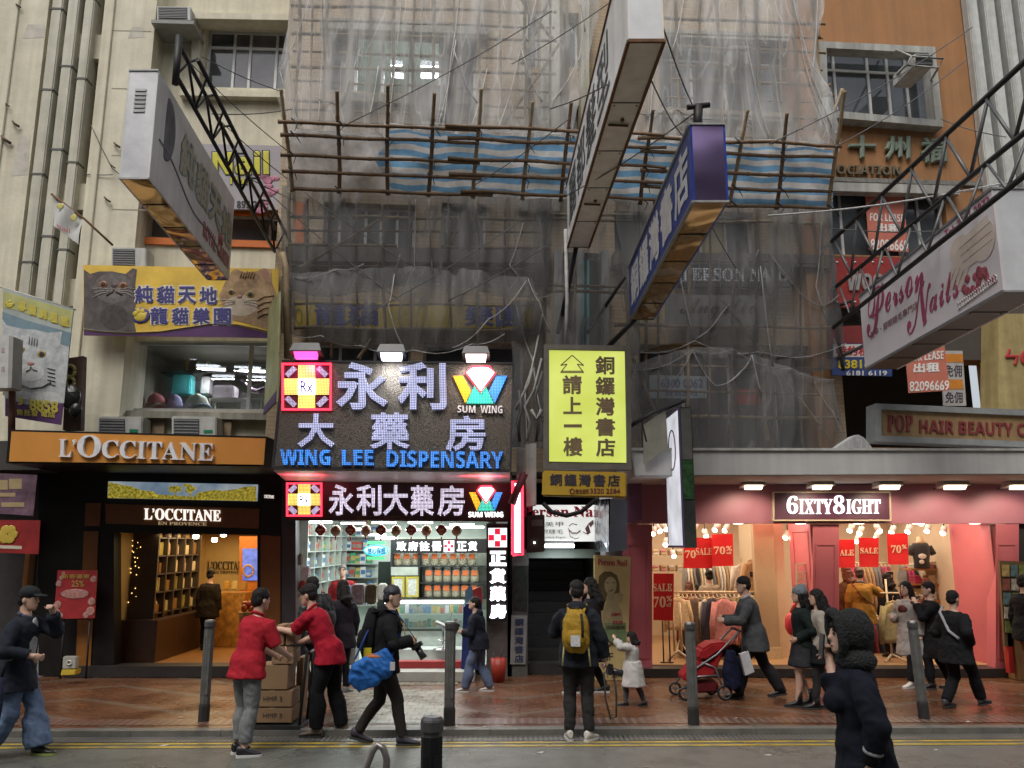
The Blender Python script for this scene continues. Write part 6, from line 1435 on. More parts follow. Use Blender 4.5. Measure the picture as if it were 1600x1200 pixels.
def sign_parts(t,F_,w,mside,mend,mbot,mtop=None):
 a,b,c,d=F_.fb,F_.nb,F_.nt,F_.ft
 part('face',MB().prism([a,b,c,d],w*0.06),mside[0],t)
 part('face',MB().prism([a+w,b+w,c+w,d+w],-w*0.06),mside[1],t)
 e=0.06
 part('end_panel',MB().prism([b+w*e,b+w*(1-e),c+w*(1-e),c+w*e],(0,0.03,0)),mend,t)
 part('back_panel',MB().prism([a+w*e,a+w*(1-e),d+w*(1-e),d+w*e],(0,-0.03,0)),mend,t)
 part('underside',MB().prism([a+w*e,a+w*(1-e),b+w*(1-e)+V((0,0.03,0)),b+w*e+V((0,0.03,0))],(0,0,0.03)),mbot,t)
 part('top_panel',MB().prism([d+w*e,d+w*(1-e),c+w*(1-e)+V((0,0.03,0)),c+w*e+V((0,0.03,0))],(0,0,-0.03)),mtop or mend,t)
 z_=V((0,0,-.004));n_=V((-.004 if w.x>0 else .004,0,0))
 for s in (.2,.41,.6,.8):
  p,q=F_.fb+(F_.nb-F_.fb)*s,F_.ft+(F_.nt-F_.ft)*s
  part('seam',MB().bar(p+w*e+z_,p+w*(1-e)+z_,.012,.006),mat('seam_line',(.07,.06,.05),.7),t)
  for k in (.14,.86):part('rivet',MB().ell(p+w*k+V((0,.06,-.004)),.012,.012,.006,8,5),mat('rust_rivet',(.2,.12,.07),.6),t)
 for c_ in (b,c):part('edge_strip',MB().bar(c_+V((0,-.004,0)),c_+w+V((0,-.004,0)),.02,.02),mat('edge_strip_alu',(.42,.42,.42),.45,.3,var=.25,scale=9),t)
def on(F_,s,a0,b0,a1,b1,th=0.015,bold=0.0,proud=None):
 """text on a Side face from (a0,b1 top-left) reading toward a1"""
 return (s,F_(a0,b1),F_(a1,b1),F_(a0,b0),th,bold)
# --- 1 pet shop lightbox (top left): visible face is its right one
F_,w,*_r=box_sign(358,312,438,13.0,233,105,279,0.36,1)
cs=thing('projecting_sign','weathered grey pet shop lightbox with faint characters projecting at the top left','sign',(F_.fb+F_.nb)/2)
M_cs=mat('grimy_white_acrylic',(0.68,0.68,0.67),0.35,var=0.16,scale=1.6,streak=0.15)
sign_parts(cs,F_,w,(M_cs,M_cs),mat('brushed_pale_steel',(0.58,0.58,0.6),0.4,0.3,var=0.15,scale=3,bump=0.08,bscale=14),M_gold)
# right-hand face reads from near (left in picture) to far (right)
ol=mat('pale_blue_outline',(0.16,0.24,0.28),0.5);fi=mat('faded_cream_characters',(0.42,0.4,0.3),0.5)
for off_,m_,bo in ((0.0,ol,0.09),(0.004,fi,0.03)):
 P_=Side(*[p+V((0.004+off_,0,0)) for p in (F_.fb,F_.nb,F_.ft,F_.nt)])
 letters([on(P_,c,0.74-i*0.185,0.40-0.02*i,0.565-i*0.185,0.84-0.03*i,0.003,bo) for i,c in enumerate('純貓天地')],m_,cs)
P_=Side(*[p+V((0.005,0,0)) for p in (F_.fb,F_.nb,F_.ft,F_.nt)])
letters([on(P_,'𝗥𝗢𝗬𝗔𝗟 𝗖𝗔𝗡𝗜𝗡',0.42,0.10,0.03,0.27,0.003)],mat('faded_red_letters',(0.42,0.12,0.11),0.5),cs)
cm=MB()
for i in range(5):cm.tube([P_(0.20-i*0.012,0.27),P_(0.205-i*0.016,0.36+0.02*(2-abs(i-2)))],0.012,5)
part('crown_mark',cm,MATS['faded_red_letters'],cs)
part('wave_line',MB().tube([P_(1-i*0.05,0.42-0.32*(i/18.0)+0.05*math.sin(i*0.55)) for i in range(1,18)],0.012,5),mat('grey_line',(0.2,0.22,0.24),0.5),cs)
ct_=MB()
ct_.ell(P_(0.88,0.62),0.004,0.24,0.42,14,8)
part('cat_photo',ct_,mat('grey_cat_print',(0.13,0.13,0.14),0.6,var=0.6,scale=5),cs)
lv=MB()
for i in range(6):
 z=F_.nt.z-0.28-i*0.055;lv.box(F_.nb.x+w.x*0.72,F_.nb.x+w.x*0.35,F_.nb.y-0.012,F_.nb.y,z,z+0.03)
part('vent',lv,mat('vent_metal',(0.45,0.45,0.45),0.3,0.5),cs)
ln_=MB()
def truss(name,label,A,B,h,side,n,m=M_steel,rr=0.028):
 """a triangular lattice arm from wall point A to tip B"""
 A,B=V(A),V(B);t=thing(name,label,'truss',(A+B)/2)
 up=V((0,0,h));sd=V((side,0,0))
 C1=[(A,B),(A+up,B+up),(A+sd+up*0.5,B+sd+up*0.5)]
 for a,b in C1:part('chord',MB().tube([a,b],rr,6),m,t)
 for k in range(n):
  s0,s1=k/n,(k+1)/n
  pt=lambda c,s:c[0]+(c[1]-c[0])*s
  part('brace',MB().tube([pt(C1[0],s0),pt(C1[1],(s0+s1)/2),pt(C1[0],s1)],rr*0.7,5).tube([pt(C1[1],(s0+s1)/2),pt(C1[2],s1)],rr*0.6,5).tube([pt(C1[0],s0),pt(C1[2],(s0+s1)/2)],rr*0.6,5),m,t)
 part('end_post',MB().tube([B-up*0.3,B+up*1.25],rr*1.6,6),m,t)
 return t
def Pz(u,v,z):d=ray(u,v);return CAM+d*((z-CAM.z)/d.z)
zt_s=F_.ft.z
truss('steel_truss','black steel lattice arm running beside the weathered pet shop lightbox',(F_.ft.x+0.42,14.0,zt_s-0.55),(F_.nt.x+0.17,F_.nt.y+0.1,zt_s-0.0),0.42,0.25,7)
# --- 2 white rusted sign, centre top: visible face is its left one
F_,w,*_r=box_sign(887,288,387,12.3,982,-170,64,0.33,-1)
ws=thing('projecting_sign','long white rust edged sign box with black brush strokes projecting at the top centre','sign',(F_.fb+F_.nb)/2)
sign_parts(ws,F_,w,(mat('white_acrylic_face',(0.8,0.8,0.78),0.35,var=0.1,streak=0.25),M_rust),mat('white_sheet_end',(0.75,0.76,0.78),0.35,0.1,var=0.08),M_rust)
P_=Side(*[p+V((-0.004,0,0)) for p in (F_.fb,F_.nb,F_.ft,F_.nt)])
letters([on(P_,c,0.06+i*0.19,0.2,0.23+i*0.19,0.86,0.003) for i,c in enumerate('麗都髮型')],mat('black_outline_ink',(0.05,0.05,0.05),0.5),ws)
ed=MB()
for q_ in ((F_.fb,F_.nb),(F_.fb+w,F_.nb+w),(F_.nb,F_.nb+w),(F_.ft,F_.nt)):ed.bar(q_[0],q_[1],0.03,0.03)
part('rust_edge',ed,M_rusty,ws)
for s in (0.32,0.72):
 c=F_.fb+(F_.nb-F_.fb)*s+w*0.5
 part('eye_bolt',MB().tube([c+V((-0.12,0,-0.02)),c+V((0.1,0.02,-0.02))],0.014,5).ell(c+V((0.02,-0.1,-0.02)),0.025,0.025,0.02,8,5),M_rusty,ws)
hb=F_.fb+w*0.3
pipe([F_.fb+w*0.4,F_.fb+V((0.02,0.35,-0.55)),V((F_.fb.x-0.12,13.2,F_.fb.z-1.15))],0.035,M_steel,'black steel strut below the far end of the white rusted sign','strut')
pipe([V((Plane(12.3)(884,385).x,12.3,F_.fb.z+0.3)),V((Plane(12.3)(886,470).x,12.3,Plane(12.3)(886,470).z)),V((Plane(12.3)(884,545).x,12.3,Plane(12.3)(884,545).z))],0.03,mat('grey_pole',(0.35,0.34,0.32),0.5,var=0.3),'grey pole hanging below the white rusted sign above the yellow lightbox','pole')
# --- 3 blue bookshop sign: visible face is its left one
F_,w,*_r=box_sign(985,418,500,12.3,1083,190,315,0.36,-1)
bs_=thing('projecting_sign','blue bookshop sign box with white characters and a gold mirrored underside','sign',(F_.fb+F_.nb)/2)
M_bface=mat('royal_blue_acrylic',(0.025,0.06,0.36),0.3,var=0.1)
sign_parts(bs_,F_,w,(M_bface,M_bface),m_polished('violet_mirror_sheet',(0.40,0.30,0.56),0.25,1.4),M_gold)
P_=Side(*[p+V((-0.004,0,0)) for p in (F_.fb,F_.nb,F_.ft,F_.nt)])
letters([on(P_,c,0.04+i*0.19,0.14,0.21+i*0.19,0.88,0.004,0.03) for i,c in enumerate('銅鑼灣書店')],mat('white_vinyl',(0.85,0.85,0.85),0.4),bs_)
ed=MB()
for q_ in ((F_.fb,F_.nb),(F_.ft,F_.nt),(F_.fb,F_.ft),(F_.nb,F_.nt)):ed.bar(q_[0],q_[1],0.035,0.035)
part('trim',ed,mat('grey_alu_trim',(0.3,0.3,0.31),0.4,0.5),bs_)
c=F_.nt+w*0.35
pipe([c+V((0,0.25,-0.03)),c+V((0.02,0.2,0.33))],0.05,M_steel,'black post stub on top of the blue bookshop sign','post')
pipe([c+V((-0.1,0.2,0.3)),c+V((0.14,0.2,0.33))],0.03,M_steel,'short black crossbar on the post of the blue bookshop sign','bar')
pipe([F_.fb+w*0.3+V((0,0,0.05)),V((F_.fb.x-0.35,12.9,F_.fb.z-0.35))],0.04,M_steel,'black strut from the far end of the blue bookshop sign to the wall','strut')
pipe([F_.ft+V((-0.02,0.3,-0.05)),V((F_.fb.x-0.55,13.5,F_.fb.z+0.1))],0.03,M_steel,'upper black strut behind the far end of the blue bookshop sign','strut')
tip3=c+V((0.02,0.2,0.3))
# --- 4 nail salon sign right: visible face is its left one
F_,w,*_r=box_sign(1352,463,577,12.4,1568,312,455,0.5,-1)
pn=thing('projecting_sign','white nail salon lightbox with pink script and a photo of hands projecting at the right','sign',(F_.fb+F_.nb)/2)
M_pnf=mat('pale_pink_white_acrylic',(0.80,0.75,0.77),0.35,var=0.06,scale=1.5)
sign_parts(pn,F_,w,(M_pnf,M_pnf),mat('white_sheet_end',(0.56,0.57,0.58)),mat('brown_grey_underside',(0.15,0.12,0.10),0.3,0.4,var=0.3))
P_=Side(*[p+V((-0.004,0,0)) for p in (F_.fb,F_.nb,F_.ft,F_.nt)])
M_scr=mat('magenta_script',(0.42,0.07,0.16),0.5)
letters([on(P_,'𝒫',0.05,0.36,0.24,0.94,0.003,0.006),on(P_,'ℯ𝓇𝓈ℴ𝓃',0.235,0.53,0.56,0.76,0.003,0.01),on(P_,'𝒩',0.40,0.1,0.6,0.62,0.003,0.006),on(P_,'𝒶𝒾𝓁𝓈',0.575,0.2,0.77,0.5,0.003,0.008),on(P_,'Tel: 2511 2873',0.72,0.86,0.985,0.955,0.003,0.01)],M_scr,pn)
letters([on(P_,'美甲・腳眼睫毛專門店',0.08,0.34,0.5,0.43,0.003,0.0)],mat('mauve_ink',(0.3,0.16,0.17)),pn)
hd_=MB();hs_m=mat('hand_print_skin',(0.72,0.62,0.54),0.5,var=0.05)
def blob(a,b,ra,rb):
 pts=[P_(a+ra*math.cos(k),b+rb*math.sin(k))+V((-0.003,0,0)) for k in [2*math.pi*j/16 for j in range(16)]]
 hd_.prism(pts,(0.002,0,0))
def capsule(A,B,ra,rb):
 d=(B-A).normalized();n_=V((0,d.z,-d.y));k=len(hd_.v)*1e-6
 hd_.prism([p_+V((-.003-k,0,0)) for p_ in [A+n_*ra]+[B+(n_*math.cos(a)+d*math.sin(a))*rb for a in [math.pi*j/6 for j in range(7)]]+[A-n_*ra]],(.002,0,0))
blob(0.93,0.58,0.065,0.2);blob(0.80,0.66,0.06,0.13)
for i in range(4):capsule(P_(0.81+i*0.022,0.68-i*0.03),P_(0.70+i*0.028,0.36-i*0.03),.055,.03);capsule(P_(0.97,0.74-i*0.085),P_(0.80,0.70-i*0.085),.058,.035)
part('crease',MB().tube(qq := [P_(0.98,0.70),P_(0.80,0.66)],0.006,4).tube([P_(0.98,0.61),P_(0.80,0.58)],0.006,4).tube([P_(0.98,0.53),P_(0.81,0.50)],0.006,4),mat('crease_brown',(0.25,0.16,0.11),0.6),pn)
part('hand_photo',hd_,hs_m,pn)
rs=MB();rg=random.Random(9)
for i in range(16):rs.ell(P_(0.80+0.18*rg.random(),0.14+0.2*rg.random())+V((-0.003,0,0)),0.004,0.06,0.05,9,5)
part('rose_photo',rs,mat('rose_print',(0.4,0.1,0.13),0.5,var=0.6,scale=14),pn)
lc_=MB()
for i in range(18):lc_.tube([P_(0.76+i*0.0125+0.006*math.cos(k),0.10+i*0.003+0.035*math.sin(k))+V((-0.004,0,0)) for k in [2*math.pi*j/8 for j in range(9)]],0.007,5)
part('lace_photo',lc_,mat('lace_white',(0.66,0.62,0.6),0.5),pn)
ed=MB()
for q_ in ((F_.fb,F_.nb),(F_.ft,F_.nt),(F_.fb,F_.ft),(F_.nb,F_.nt)):ed.bar(q_[0],q_[1],0.03,0.03)
part('trim',ed,MATS['grey_alu_trim'],pn)
# its truss: long chords from the wall near the net corner towards the upper right, in front
pzt=F_.ft.z
A0=V((Plane(13.6)(1288,384).x,13.6,Plane(13.6)(1288,384).z))
tr=thing('steel_truss','long black steel lattice arm holding the nail salon lightbox','truss',A0)
U=[Plane(13.4)(1290,386),Pz(1640,60,Plane(13.4)(1290,386).z)]
Lw=[Plane(13.4)(1298,455),Pz(1640,175,Plane(13.4)(1298,455).z)]
Fr=[Plane(13.2)(1302,512),Pz(1640,243,Plane(13.2)(1302,512).z)]
for a,b in (U,Lw,Fr):part('chord',MB().tube([a,b],0.034,6),M_steel,tr)
def lp(c,s):return c[0]+(c[1]-c[0])*s
for k in range(6):
 s=0.06+k*0.15
 part('brace',MB().tube([lp(U,s),lp(Lw,s+0.09)],0.022,5).tube([lp(Lw,s+0.09),lp(U,s+0.16)],0.022,5),mat('grey_brace',(0.13,0.13,0.13),0.5,0.4),tr)
 part('brace',MB().tube([lp(Lw,s),lp(Fr,s+0.07)],0.018,5).tube([lp(Fr,s+0.07),lp(Lw,s+0.14)],0.018,5),MATS['grey_brace'],tr)
p5=Plane(13.3)
pipe(qpx(p5,(1300,400),(1304,470),(1312,545),(1318,580)),0.03,M_steel,'black upright at the wall end of the nail salon truss','post')
pipe(qpx(p5,(1306,480),(1330,470),(1344,500)),0.035,M_steel,'black bracket behind the nail salon lightbox','bracket')
pipe(qpx(p5,(1308,560),(1350,540)),0.03,M_steel,'lower black strut behind the nail salon lightbox','strut')
solo('floodlight',MB().box(p5(1322,0).x,p5(1340,0).x,13.1,13.3,p5(0,462).z,p5(0,446).z),M_fl,'small dark floodlight on the nail salon truss','floodlight',bev=0.01)
solo('floodlight',MB().box(p5(1484,0).x,p5(1508,0).x,12.2,12.4,ZY(1484,326,12.3),ZY(1484,302,12.3)),M_fl,'black floodlight hanging near the near end of the nail salon truss','floodlight',bev=0.02)
# --- 5 yellow bookshop lightbox over the stairs
YL=Plane(11.5)
yl=thing('lightbox','tall yellow lit bookshop lightbox with brown characters over the stairway','lightbox',YL(917,733))
part('case',prismY(YL,[(851,539),(984,541),(986,733),(850,731)],0.3),mat('brown_grey_case',(0.14,0.125,0.105),0.5,0.3),yl,bev=0.01)
def m_ybox():
 m,N,L,b=nodes('lit_yellow_acrylic');tc=N.new('ShaderNodeTexCoord')
 c=mixc(N,L,noise_(N,L,tc.outputs['Object'],1.6,2),(0.52,0.60,0.10),(0.68,0.75,0.19))
 b.inputs['Base Color'].default_value=(0.2,0.22,0.03,1);L.new(c,b.inputs['Emission Color']);b.inputs['Emission Strength'].default_value=0.9;b.inputs['Roughness'].default_value=0.3;return m
YL1=YL.off(0.01)
part('face',prismY(YL1,[(858,547),(976,549),(979,723),(858,721)],0.02),m_ybox(),yl)
part('rim',frame_mb(qpx(YL.off(0.03),(850,538),(985,540),(987,734),(849,732)),0.07,0.05,YL.n),MATS['brown_grey_case'],yl)
YL2=YL1.off(0.003);M_brc=mat('brown_characters',(0.17,0.115,0.06),0.5)
letters([tbox(YL2,c,930+i*0.3,556+i*32.2,960+i*0.3,585+i*32.2,0.006,0.03,0.4) for i,c in enumerate('銅鑼灣書店')],M_brc,yl)
letters([tbox(YL2,'請',879,586,909,616,0.006,0.03),tbox(YL2,'上',880,620,909,647,0.006,0.03),tbox(YL2,'一',881,663,909,668,0.006,0.0),tbox(YL2,'樓',880,683,910,713,0.006,0.03)],M_brc,yl)
ar=MB()
for a,b in (((876,571),(894,555)),((894,555),(912,571)),((876,571),(886,569)),((912,571),(902,569)),((886,569),(876,582)),((902,569),(912,582)),((876,582),(912,582)),((877,580),(911,580))):ar.bar(YL2(*a),YL2(*b),0.006,0.014)
part('arrow',ar,M_brc,yl)
ysn=thing('shop_sign','mustard bookshop sign with dark characters and phone number under the yellow lightbox','sign',YL(912,777))
part('board',prismY(YL.off(0.04),[(848,735),(979,738),(979,778),(847,775)],0.1),mat('mustard_board',(0.40,0.25,0.02),0.5,var=0.1),ysn,bev=0.02)
Y3=YL.off(0.043)
letters([tbox(Y3,c,859+i*22.6,740+i*.4,878+i*22.6,759+i*.4,0.004,0.025) for i,c in enumerate('銅鑼灣書店')],mat('dark_brown_ink',(0.03,0.02,0.03),0.5),ysn)
letters([tbox(Y3,'廣告顧問',899,764,920,772,0.003,0.0),tbox(Y3,'3520 2584',922,763,969,771,0.003,0.02,0.5),tbox(Y3,'www.signeasy.hk',922,773,968,777,0.003)],mat('maroon_ink',(0.12,0.02,0.02),0.5),ysn)
part('mark',MB().tube(qpx(Y3,(892,771),(890,766),(894,763),(898,766),(896,771),(892,771)),0.008,5),mat('maroon_ink',(0.12,0.02,0.02)),ysn)
# --- 6 vertical box sign in front of the pink shop
VB=Plane(11.1)
a,b=VB(1050,640),VB(1064,855)
vz0,vz1=VB(1066,856).z,VB(1062,636).z
xv=VB(1066,750).x
vb=thing('vertical_sign','tall narrow box sign with a bright white left face hanging before the pink shop','sign',(xv,11.3,vz0))
part('box',MB().box(xv,xv+0.16,11.1,12.2,vz0,vz1),mat('smoky_sign_end',(0.05,0.055,0.05),0.2,var=0.4,scale=4),vb)
part('face',MB().box(xv-0.012,xv,11.12,12.18,vz0+0.02,vz1-0.02),glow('white_side_face',(0.85,0.88,0.95),0.55,0.3,3),vb)
part('rim',frame_mb([V((xv-0.02,12.2,vz1)),V((xv-0.02,11.1,vz1)),V((xv-0.02,11.1,vz0)),V((xv-0.02,12.2,vz0))],0.03,0.02,V((-1,0,0))),mat('purple_rim',(0.12,0.08,0.2),0.4),vb)
part('portrait_line',MB().tube([V((xv-0.014,11.65+0.25*math.cos(k),vz0+1.35+0.28*math.sin(k))) for k in [2*math.pi*j/16 for j in range(17)]],0.012,5),mat('plum_ink',(0.2,0.05,0.12),0.5),vb)
part('upper_end',MB().box(xv+0.012,xv+0.148,11.09,11.1,vz0+(vz1-vz0)*0.62,vz1-0.02),mat('wavy_grey_sheet',(0.24,0.24,0.22),0.25,0.5,var=0.2),vb)
part('green_print',MB().box(xv+0.012,xv+0.148,11.088,11.1,vz0+(vz1-vz0)*0.34,vz0+(vz1-vz0)*0.615),mat('dark_green_print',(0.03,0.09,0.03),0.4,var=0.8,scale=16),vb)
pl6=Plane(11.6)
t=poster('plate',pl6,[(1005,664),(1040,640),(1044,700),(1006,726)],mat('grey_green_plate',(0.26,0.25,0.2),0.5,var=0.2,streak=0.3),'grey green metal plate hanging beside the yellow lightbox','plate',0.03)
pipe(qpx(pl6,(986,665),(1020,645),(1050,634),(1070,626)),0.03,M_steel,'black arm carrying the tall narrow box sign','arm')
pipe(qpx(pl6,(1002,625),(1008,640),(1002,655),(1010,690)),0.012,M_black,'dangling chain beside the yellow lightbox','chain')
# --- 7 grey box under the mustard sign, dark box left of the stair
G7=Plane(12.2)
t=thing('sign_box','grey metal sign box with a printed side hanging over the stairway','sign',G7(955,865))
part('front',prismY(G7,[(951,779),(980,782),(980,860),(951,862)],0.02),mat('blue_grey_sheet',(0.19,0.2,0.24),0.35,0.3,var=0.1),t)
q=qpx(G7,(951,779),(951,862));q2=qpx(Plane(13.2),(929,781),(929,862))
part('side',MB().prism([q[0],q[1],q2[1],q2[0]],(0.02,0,0)),m_polished('printed_steel_side',(0.4,0.42,0.46),0.25,3),t)
g8=thing('junction_box','dark brown box with a louvred top left of the stairway lightbox','box',Plane(13.0)(832,865))
part('box',prismY(Plane(13.0),[(823,805),(851,804),(851,862),(823,864)],0.3),mat('brown_black_box',(0.05,0.04,0.033),0.5,var=0.3),g8,bev=0.01)
part('louvre',MB().prism(qpx(Plane(12.99),(830,812),(848,812),(848,822),(830,822)),V((0,0.008,0))),mat('louvre_grey',(0.16,0.15,0.14),0.5),g8)
solo('lamp',MB().ell(Plane(12.98)(835,848),0.015,0.015,0.015,8,5),glow('tiny_lamp',(0.9,1,1),8),'tiny white lamp on the dark brown box','lamp')
t=solo('cover',prismY(Plane(12.4),[(820,694),(838,692),(838,790),(822,792)],0.15),mat('white_cover',(0.45,0.44,0.42),0.5,streak=0.4),'white metal cover standing up between the pharmacy sign and the yellow lightbox','cover',bev=0.01)
solo('conduit_box',prismY(Plane(12.6),[(807,700),(818,700),(818,866),(808,866)],0.12),mat('grey_ribbed_conduit',(0.22,0.22,0.21),0.5,var=0.3),'grey ribbed conduit beside the narrow red sign','conduit')
pipe(qpx(Plane(12.8),(848,786),(862,800),(885,806),(908,800),(930,782)),0.035,M_black,'black cable sagging across the top of the stairway lightbox','cable')
pipe(qpx(Plane(12.2),(820,740),(806,770),(800,788)),0.06,mat('maroon_awning',(0.13,0.02,0.03),0.6),'dark red rolled awning arm at the right of the pharmacy sign','awning arm')
rg=random.Random(21)
for i,(pts,r_) in enumerate(((((806,640),(815,620),(826,600),(832,575)),0.02),(((812,690),(809,660),(815,640),(811,610)),0.025),(((824,690),(828,660),(820,635),(834,610),(846,560)),0.018),(((838,690),(842,650),(836,620),(848,580)),0.022),(((830,640),(838,655),(846,640)),0.03))):
 pipe(qpx(Plane(12.7),*pts),r_,mat('grey_cable_%d'%(i%2),((0.25,0.24,0.23),(0.06,0.06,0.06))[i%2],0.6),['bent grey conduit','thick dark cable','long crooked grey conduit','dark drooping cable','grey cable loop'][i]+' in the gap left of the yellow lightbox','cable')
# --- cat banners on the left
CBn=LB.off(0.75)
cbn=thing('cat_banner','wide yellow pet shop banner with a grey cat and a ginger cat','banner',CBn(283,520))
part('board',MB().prism(qpx(CBn,(130,414),(436,420),(432,528),(131,524)),-CBn.n*0.03),mat('yellow_banner_print',(0.72,0.47,0.06),0.5,var=0.25,scale=1.6),cbn)
def cpx(off_,pts,m,nm,pl=CBn,parent=cbn):return part(nm,MB().prism(qpx(pl.off(off_),*pts),-pl.n*0.003),m,parent)
cpx(0.004,[(131,516),(160,520),(200,522),(250,520),(290,514),(330,508),(370,509),(400,516),(432,524),(432,528),(131,524)],mat('purple_print',(0.09,0.03,0.12),0.5),'purple_wave')
part('wave_edge',MB().tube(qpx(CBn.off(0.008),(131,514),(160,518),(200,520),(250,518),(290,512),(330,506),(370,507),(400,513),(432,521)),0.018,5,flat=0.3),mat('banner_white_line',(0.6,0.58,0.55),0.5),cbn)
M_gcat=mat('grey_cat_fur_print',(0.105,0.09,0.085),0.8,var=0.45,scale=9);M_ocat=mat('ginger_cat_fur_print',(0.40,0.26,0.14),0.8,var=0.5,scale=7)
cpx(0.005,[(131,421),(141,428),(155,424),(175,424),(196,428),(207,419),(214,421),(211,445),(214,470),(208,490),(211,512),(213,519),(160,519),(131,514)],M_gcat,'grey_cat')
def eye(pl,off_,u,v,r_,iris,parent,squash=0.85):
 e=part('eye',MB().ell(pl.off(off_)(u,v),r_,0.004,r_*squash,12,5),iris,parent)
 part('pupil',MB().ell(pl.off(off_+0.004)(u,v),r_*0.6,0.004,r_*0.6,10,5),M_black,e)
M_copper=mat('copper_iris',(0.36,0.12,0.04),0.3);M_amb=mat('amber_iris',(0.36,0.25,0.06),0.3);M_nose=mat('cat_nose',(0.08,0.05,0.05),0.5);M_pnose=mat('pink_cat_nose',(0.4,0.2,0.17),0.5)
eye(CBn,0.009,161,444,0.07,M_copper,cbn);eye(CBn,0.009,192,446,0.07,M_copper,cbn)
part('nose',MB().ell(CBn.off(0.009)(178,446),0.055,0.004,0.04,10,5),M_nose,cbn)
part('muzzle',MB().tube(qpx(CBn.off(0.009),(178,450),(176,456),(166,462)),0.012,5).tube(qpx(CBn.off(0.009),(178,450),(181,456),(191,461)),0.012,5),M_nose,cbn)
cpx(0.005,[(342,462),(352,440),(362,424),(368,420),(385,426),(400,424),(412,419),(424,421),(425,442),(432,458),(434,490),(432,520),(410,512),(390,506),(365,500),(350,486)],M_ocat,'ginger_cat')
cpx(0.007,oval(376,478,26,16),mat('pale_cat_muzzle',(0.55,0.45,0.34),0.8,var=0.2,scale=9),'muzzle_patch')
cpx(0.0065,oval(402,468,24,18),mat('pale_ginger',(0.5,0.34,0.19),0.8,var=0.3,scale=9),'cheek_patch')
st_=MB()
for k in range(6):st_.tube(qpx(CBn.off(0.009),(378+k*4,424+(k%2)),(375+k*4,434+k%3)),0.014,5,flat=0.4)
for k in range(4):st_.tube(qpx(CBn.off(0.009),(428,462+k*9),(412,464+k*9),(402,470+k*9)),0.014,5,flat=0.4)
part('stripe',st_,mat('ginger_stripe',(0.22,0.11,0.05),0.8),cbn)
eye(CBn,0.011,361,456,0.06,M_amb,cbn);eye(CBn,0.011,391,460,0.07,M_amb,cbn)
part('nose',MB().ell(CBn.off(0.012)(374,463),0.045,0.004,0.03,10,5),M_pnose,cbn)
M_wol=mat('white_text_outline',(0.66,0.63,0.55),0.5);M_ind=mat('indigo_characters',(0.05,0.045,0.2),0.5)
for off_,m_,bo in ((0.004,M_wol,0.11),(0.012,M_ind,0.025)):
 c_=CBn.off(off_)
 ee=1.6 if bo>0.1 else 0
 letters([tbox(c_,c,211+i*33.5-ee,446+i*0.7-ee,239+i*33.5+ee,473+i*0.7+ee,0.004,bo) for i,c in enumerate('純貓天地')]+[tbox(c_,c,235+i*33-ee,480+i*0.5-ee,262+i*33+ee,506+i*0.5+ee,0.004,bo) for i,c in enumerate('龍貓樂園')],m_,cbn)
pw=MB()
pl_=CBn.off(0.012)
pw.ell(pl_(219,495),0.11,0.006,0.08,12,5)
for du,dv in ((-8,-3),(-3.5,-7),(3,-7),(8,-3)):pw.ell(pl_(219+du,493+dv),0.045,0.006,0.045,8,5)
part('paw_mark',pw,mat('paw_yellow',(0.6,0.45,0.05),0.5),cbn)
pw2=MB();pw2.ell(CBn.off(0.009)(219,493),0.17,0.004,0.14,14,5);part('paw_outline',pw2,M_ind,cbn)
wk=MB()
for (u,v,s_) in ((178,452,1),(374,470,1)):
 for sg in (-1,1):
  for k in range(3):wk.tube(qpx(CBn.off(.013),(u+sg*7,v+k*2),(u+sg*20,v+k*4-2),(u+sg*33,v+k*7-1)),.004,4)
part('whisker',wk,mat('whisker_white',(.6,.57,.52),.6),cbn)
cpx(.0062,oval(177,450,30,24),mat('grey_cat_face_print',(.145,.125,.12),.8,var=.4,scale=14),'face_patch');cpx(.0062,oval(178,496,22,20),mat('grey_cat_chest_print',(.075,.06,.055),.8,var=.5,scale=14),'chest_patch')
cpx(.0066,oval(178,457,14,9),mat('grey_cat_muzzle_print',(.19,.17,.165),.8,var=.3,scale=18),'muzzle_patch')
for pts in ([(136,427),(146,430),(140,437)],[(200,430),(211,423),(207,436)]):cpx(.0062,pts,mat('ear_inner_print',(.17,.1,.09),.7),'ear_print')
cpx(.0062,[(406,424),(414,421),(420,425),(420,440),(412,436)],mat('ginger_ear_print',(.36,.18,.12),.7),'ear_print')
# hanging grey cat flag, lower left
CF=Plane(12.6)
cf=thing('cat_flag','hanging banner with a silver tabby cat and yellow numerals at the left','banner',CF(58,660))
part('board',prismY(CF,[(4,450),(115,484),(95,664),(8,650)],0.02),mat('sky_banner_print',(0.36,0.40,0.38),0.5,var=0.3,scale=1.5),cf)
def fpx(off_,pts,m,nm):return part(nm,prismY(CF.off(off_),pts,0.003),m,cf)
fpx(0.004,[(5,455),(114,486),(111,512),(70,500),(30,486),(4,480)],mat('soft_yellow_print',(0.42,0.42,0.16),0.5,var=0.3,scale=3),'yellow_wash')
fpx(0.004,[(4,487),(40,500),(111,520),(108,545),(60,530),(3,512)],mat('soft_blue_print',(0.16,0.24,0.28),0.5,var=0.3,scale=3),'blue_wash')
M_tab=mat('silver_tabby_print',(0.44,0.46,0.46),0.8,var=0.35,scale=8)
fpx(0.006,[(2,496),(10,508),(35,514),(55,515),(75,520),(97,518),(94,538),(108,542),(104,590),(100,630),(60,628),(30,622),(6,600)],M_tab,'tabby_cat')
eye(CF,0.011,33,546,0.058,M_amb,cf);eye(CF,0.011,65,553,0.065,M_amb,cf)
part('nose',MB().ell(CF.off(0.011)(48,568),0.06,0.004,0.03,10,5),M_pnose,cf)
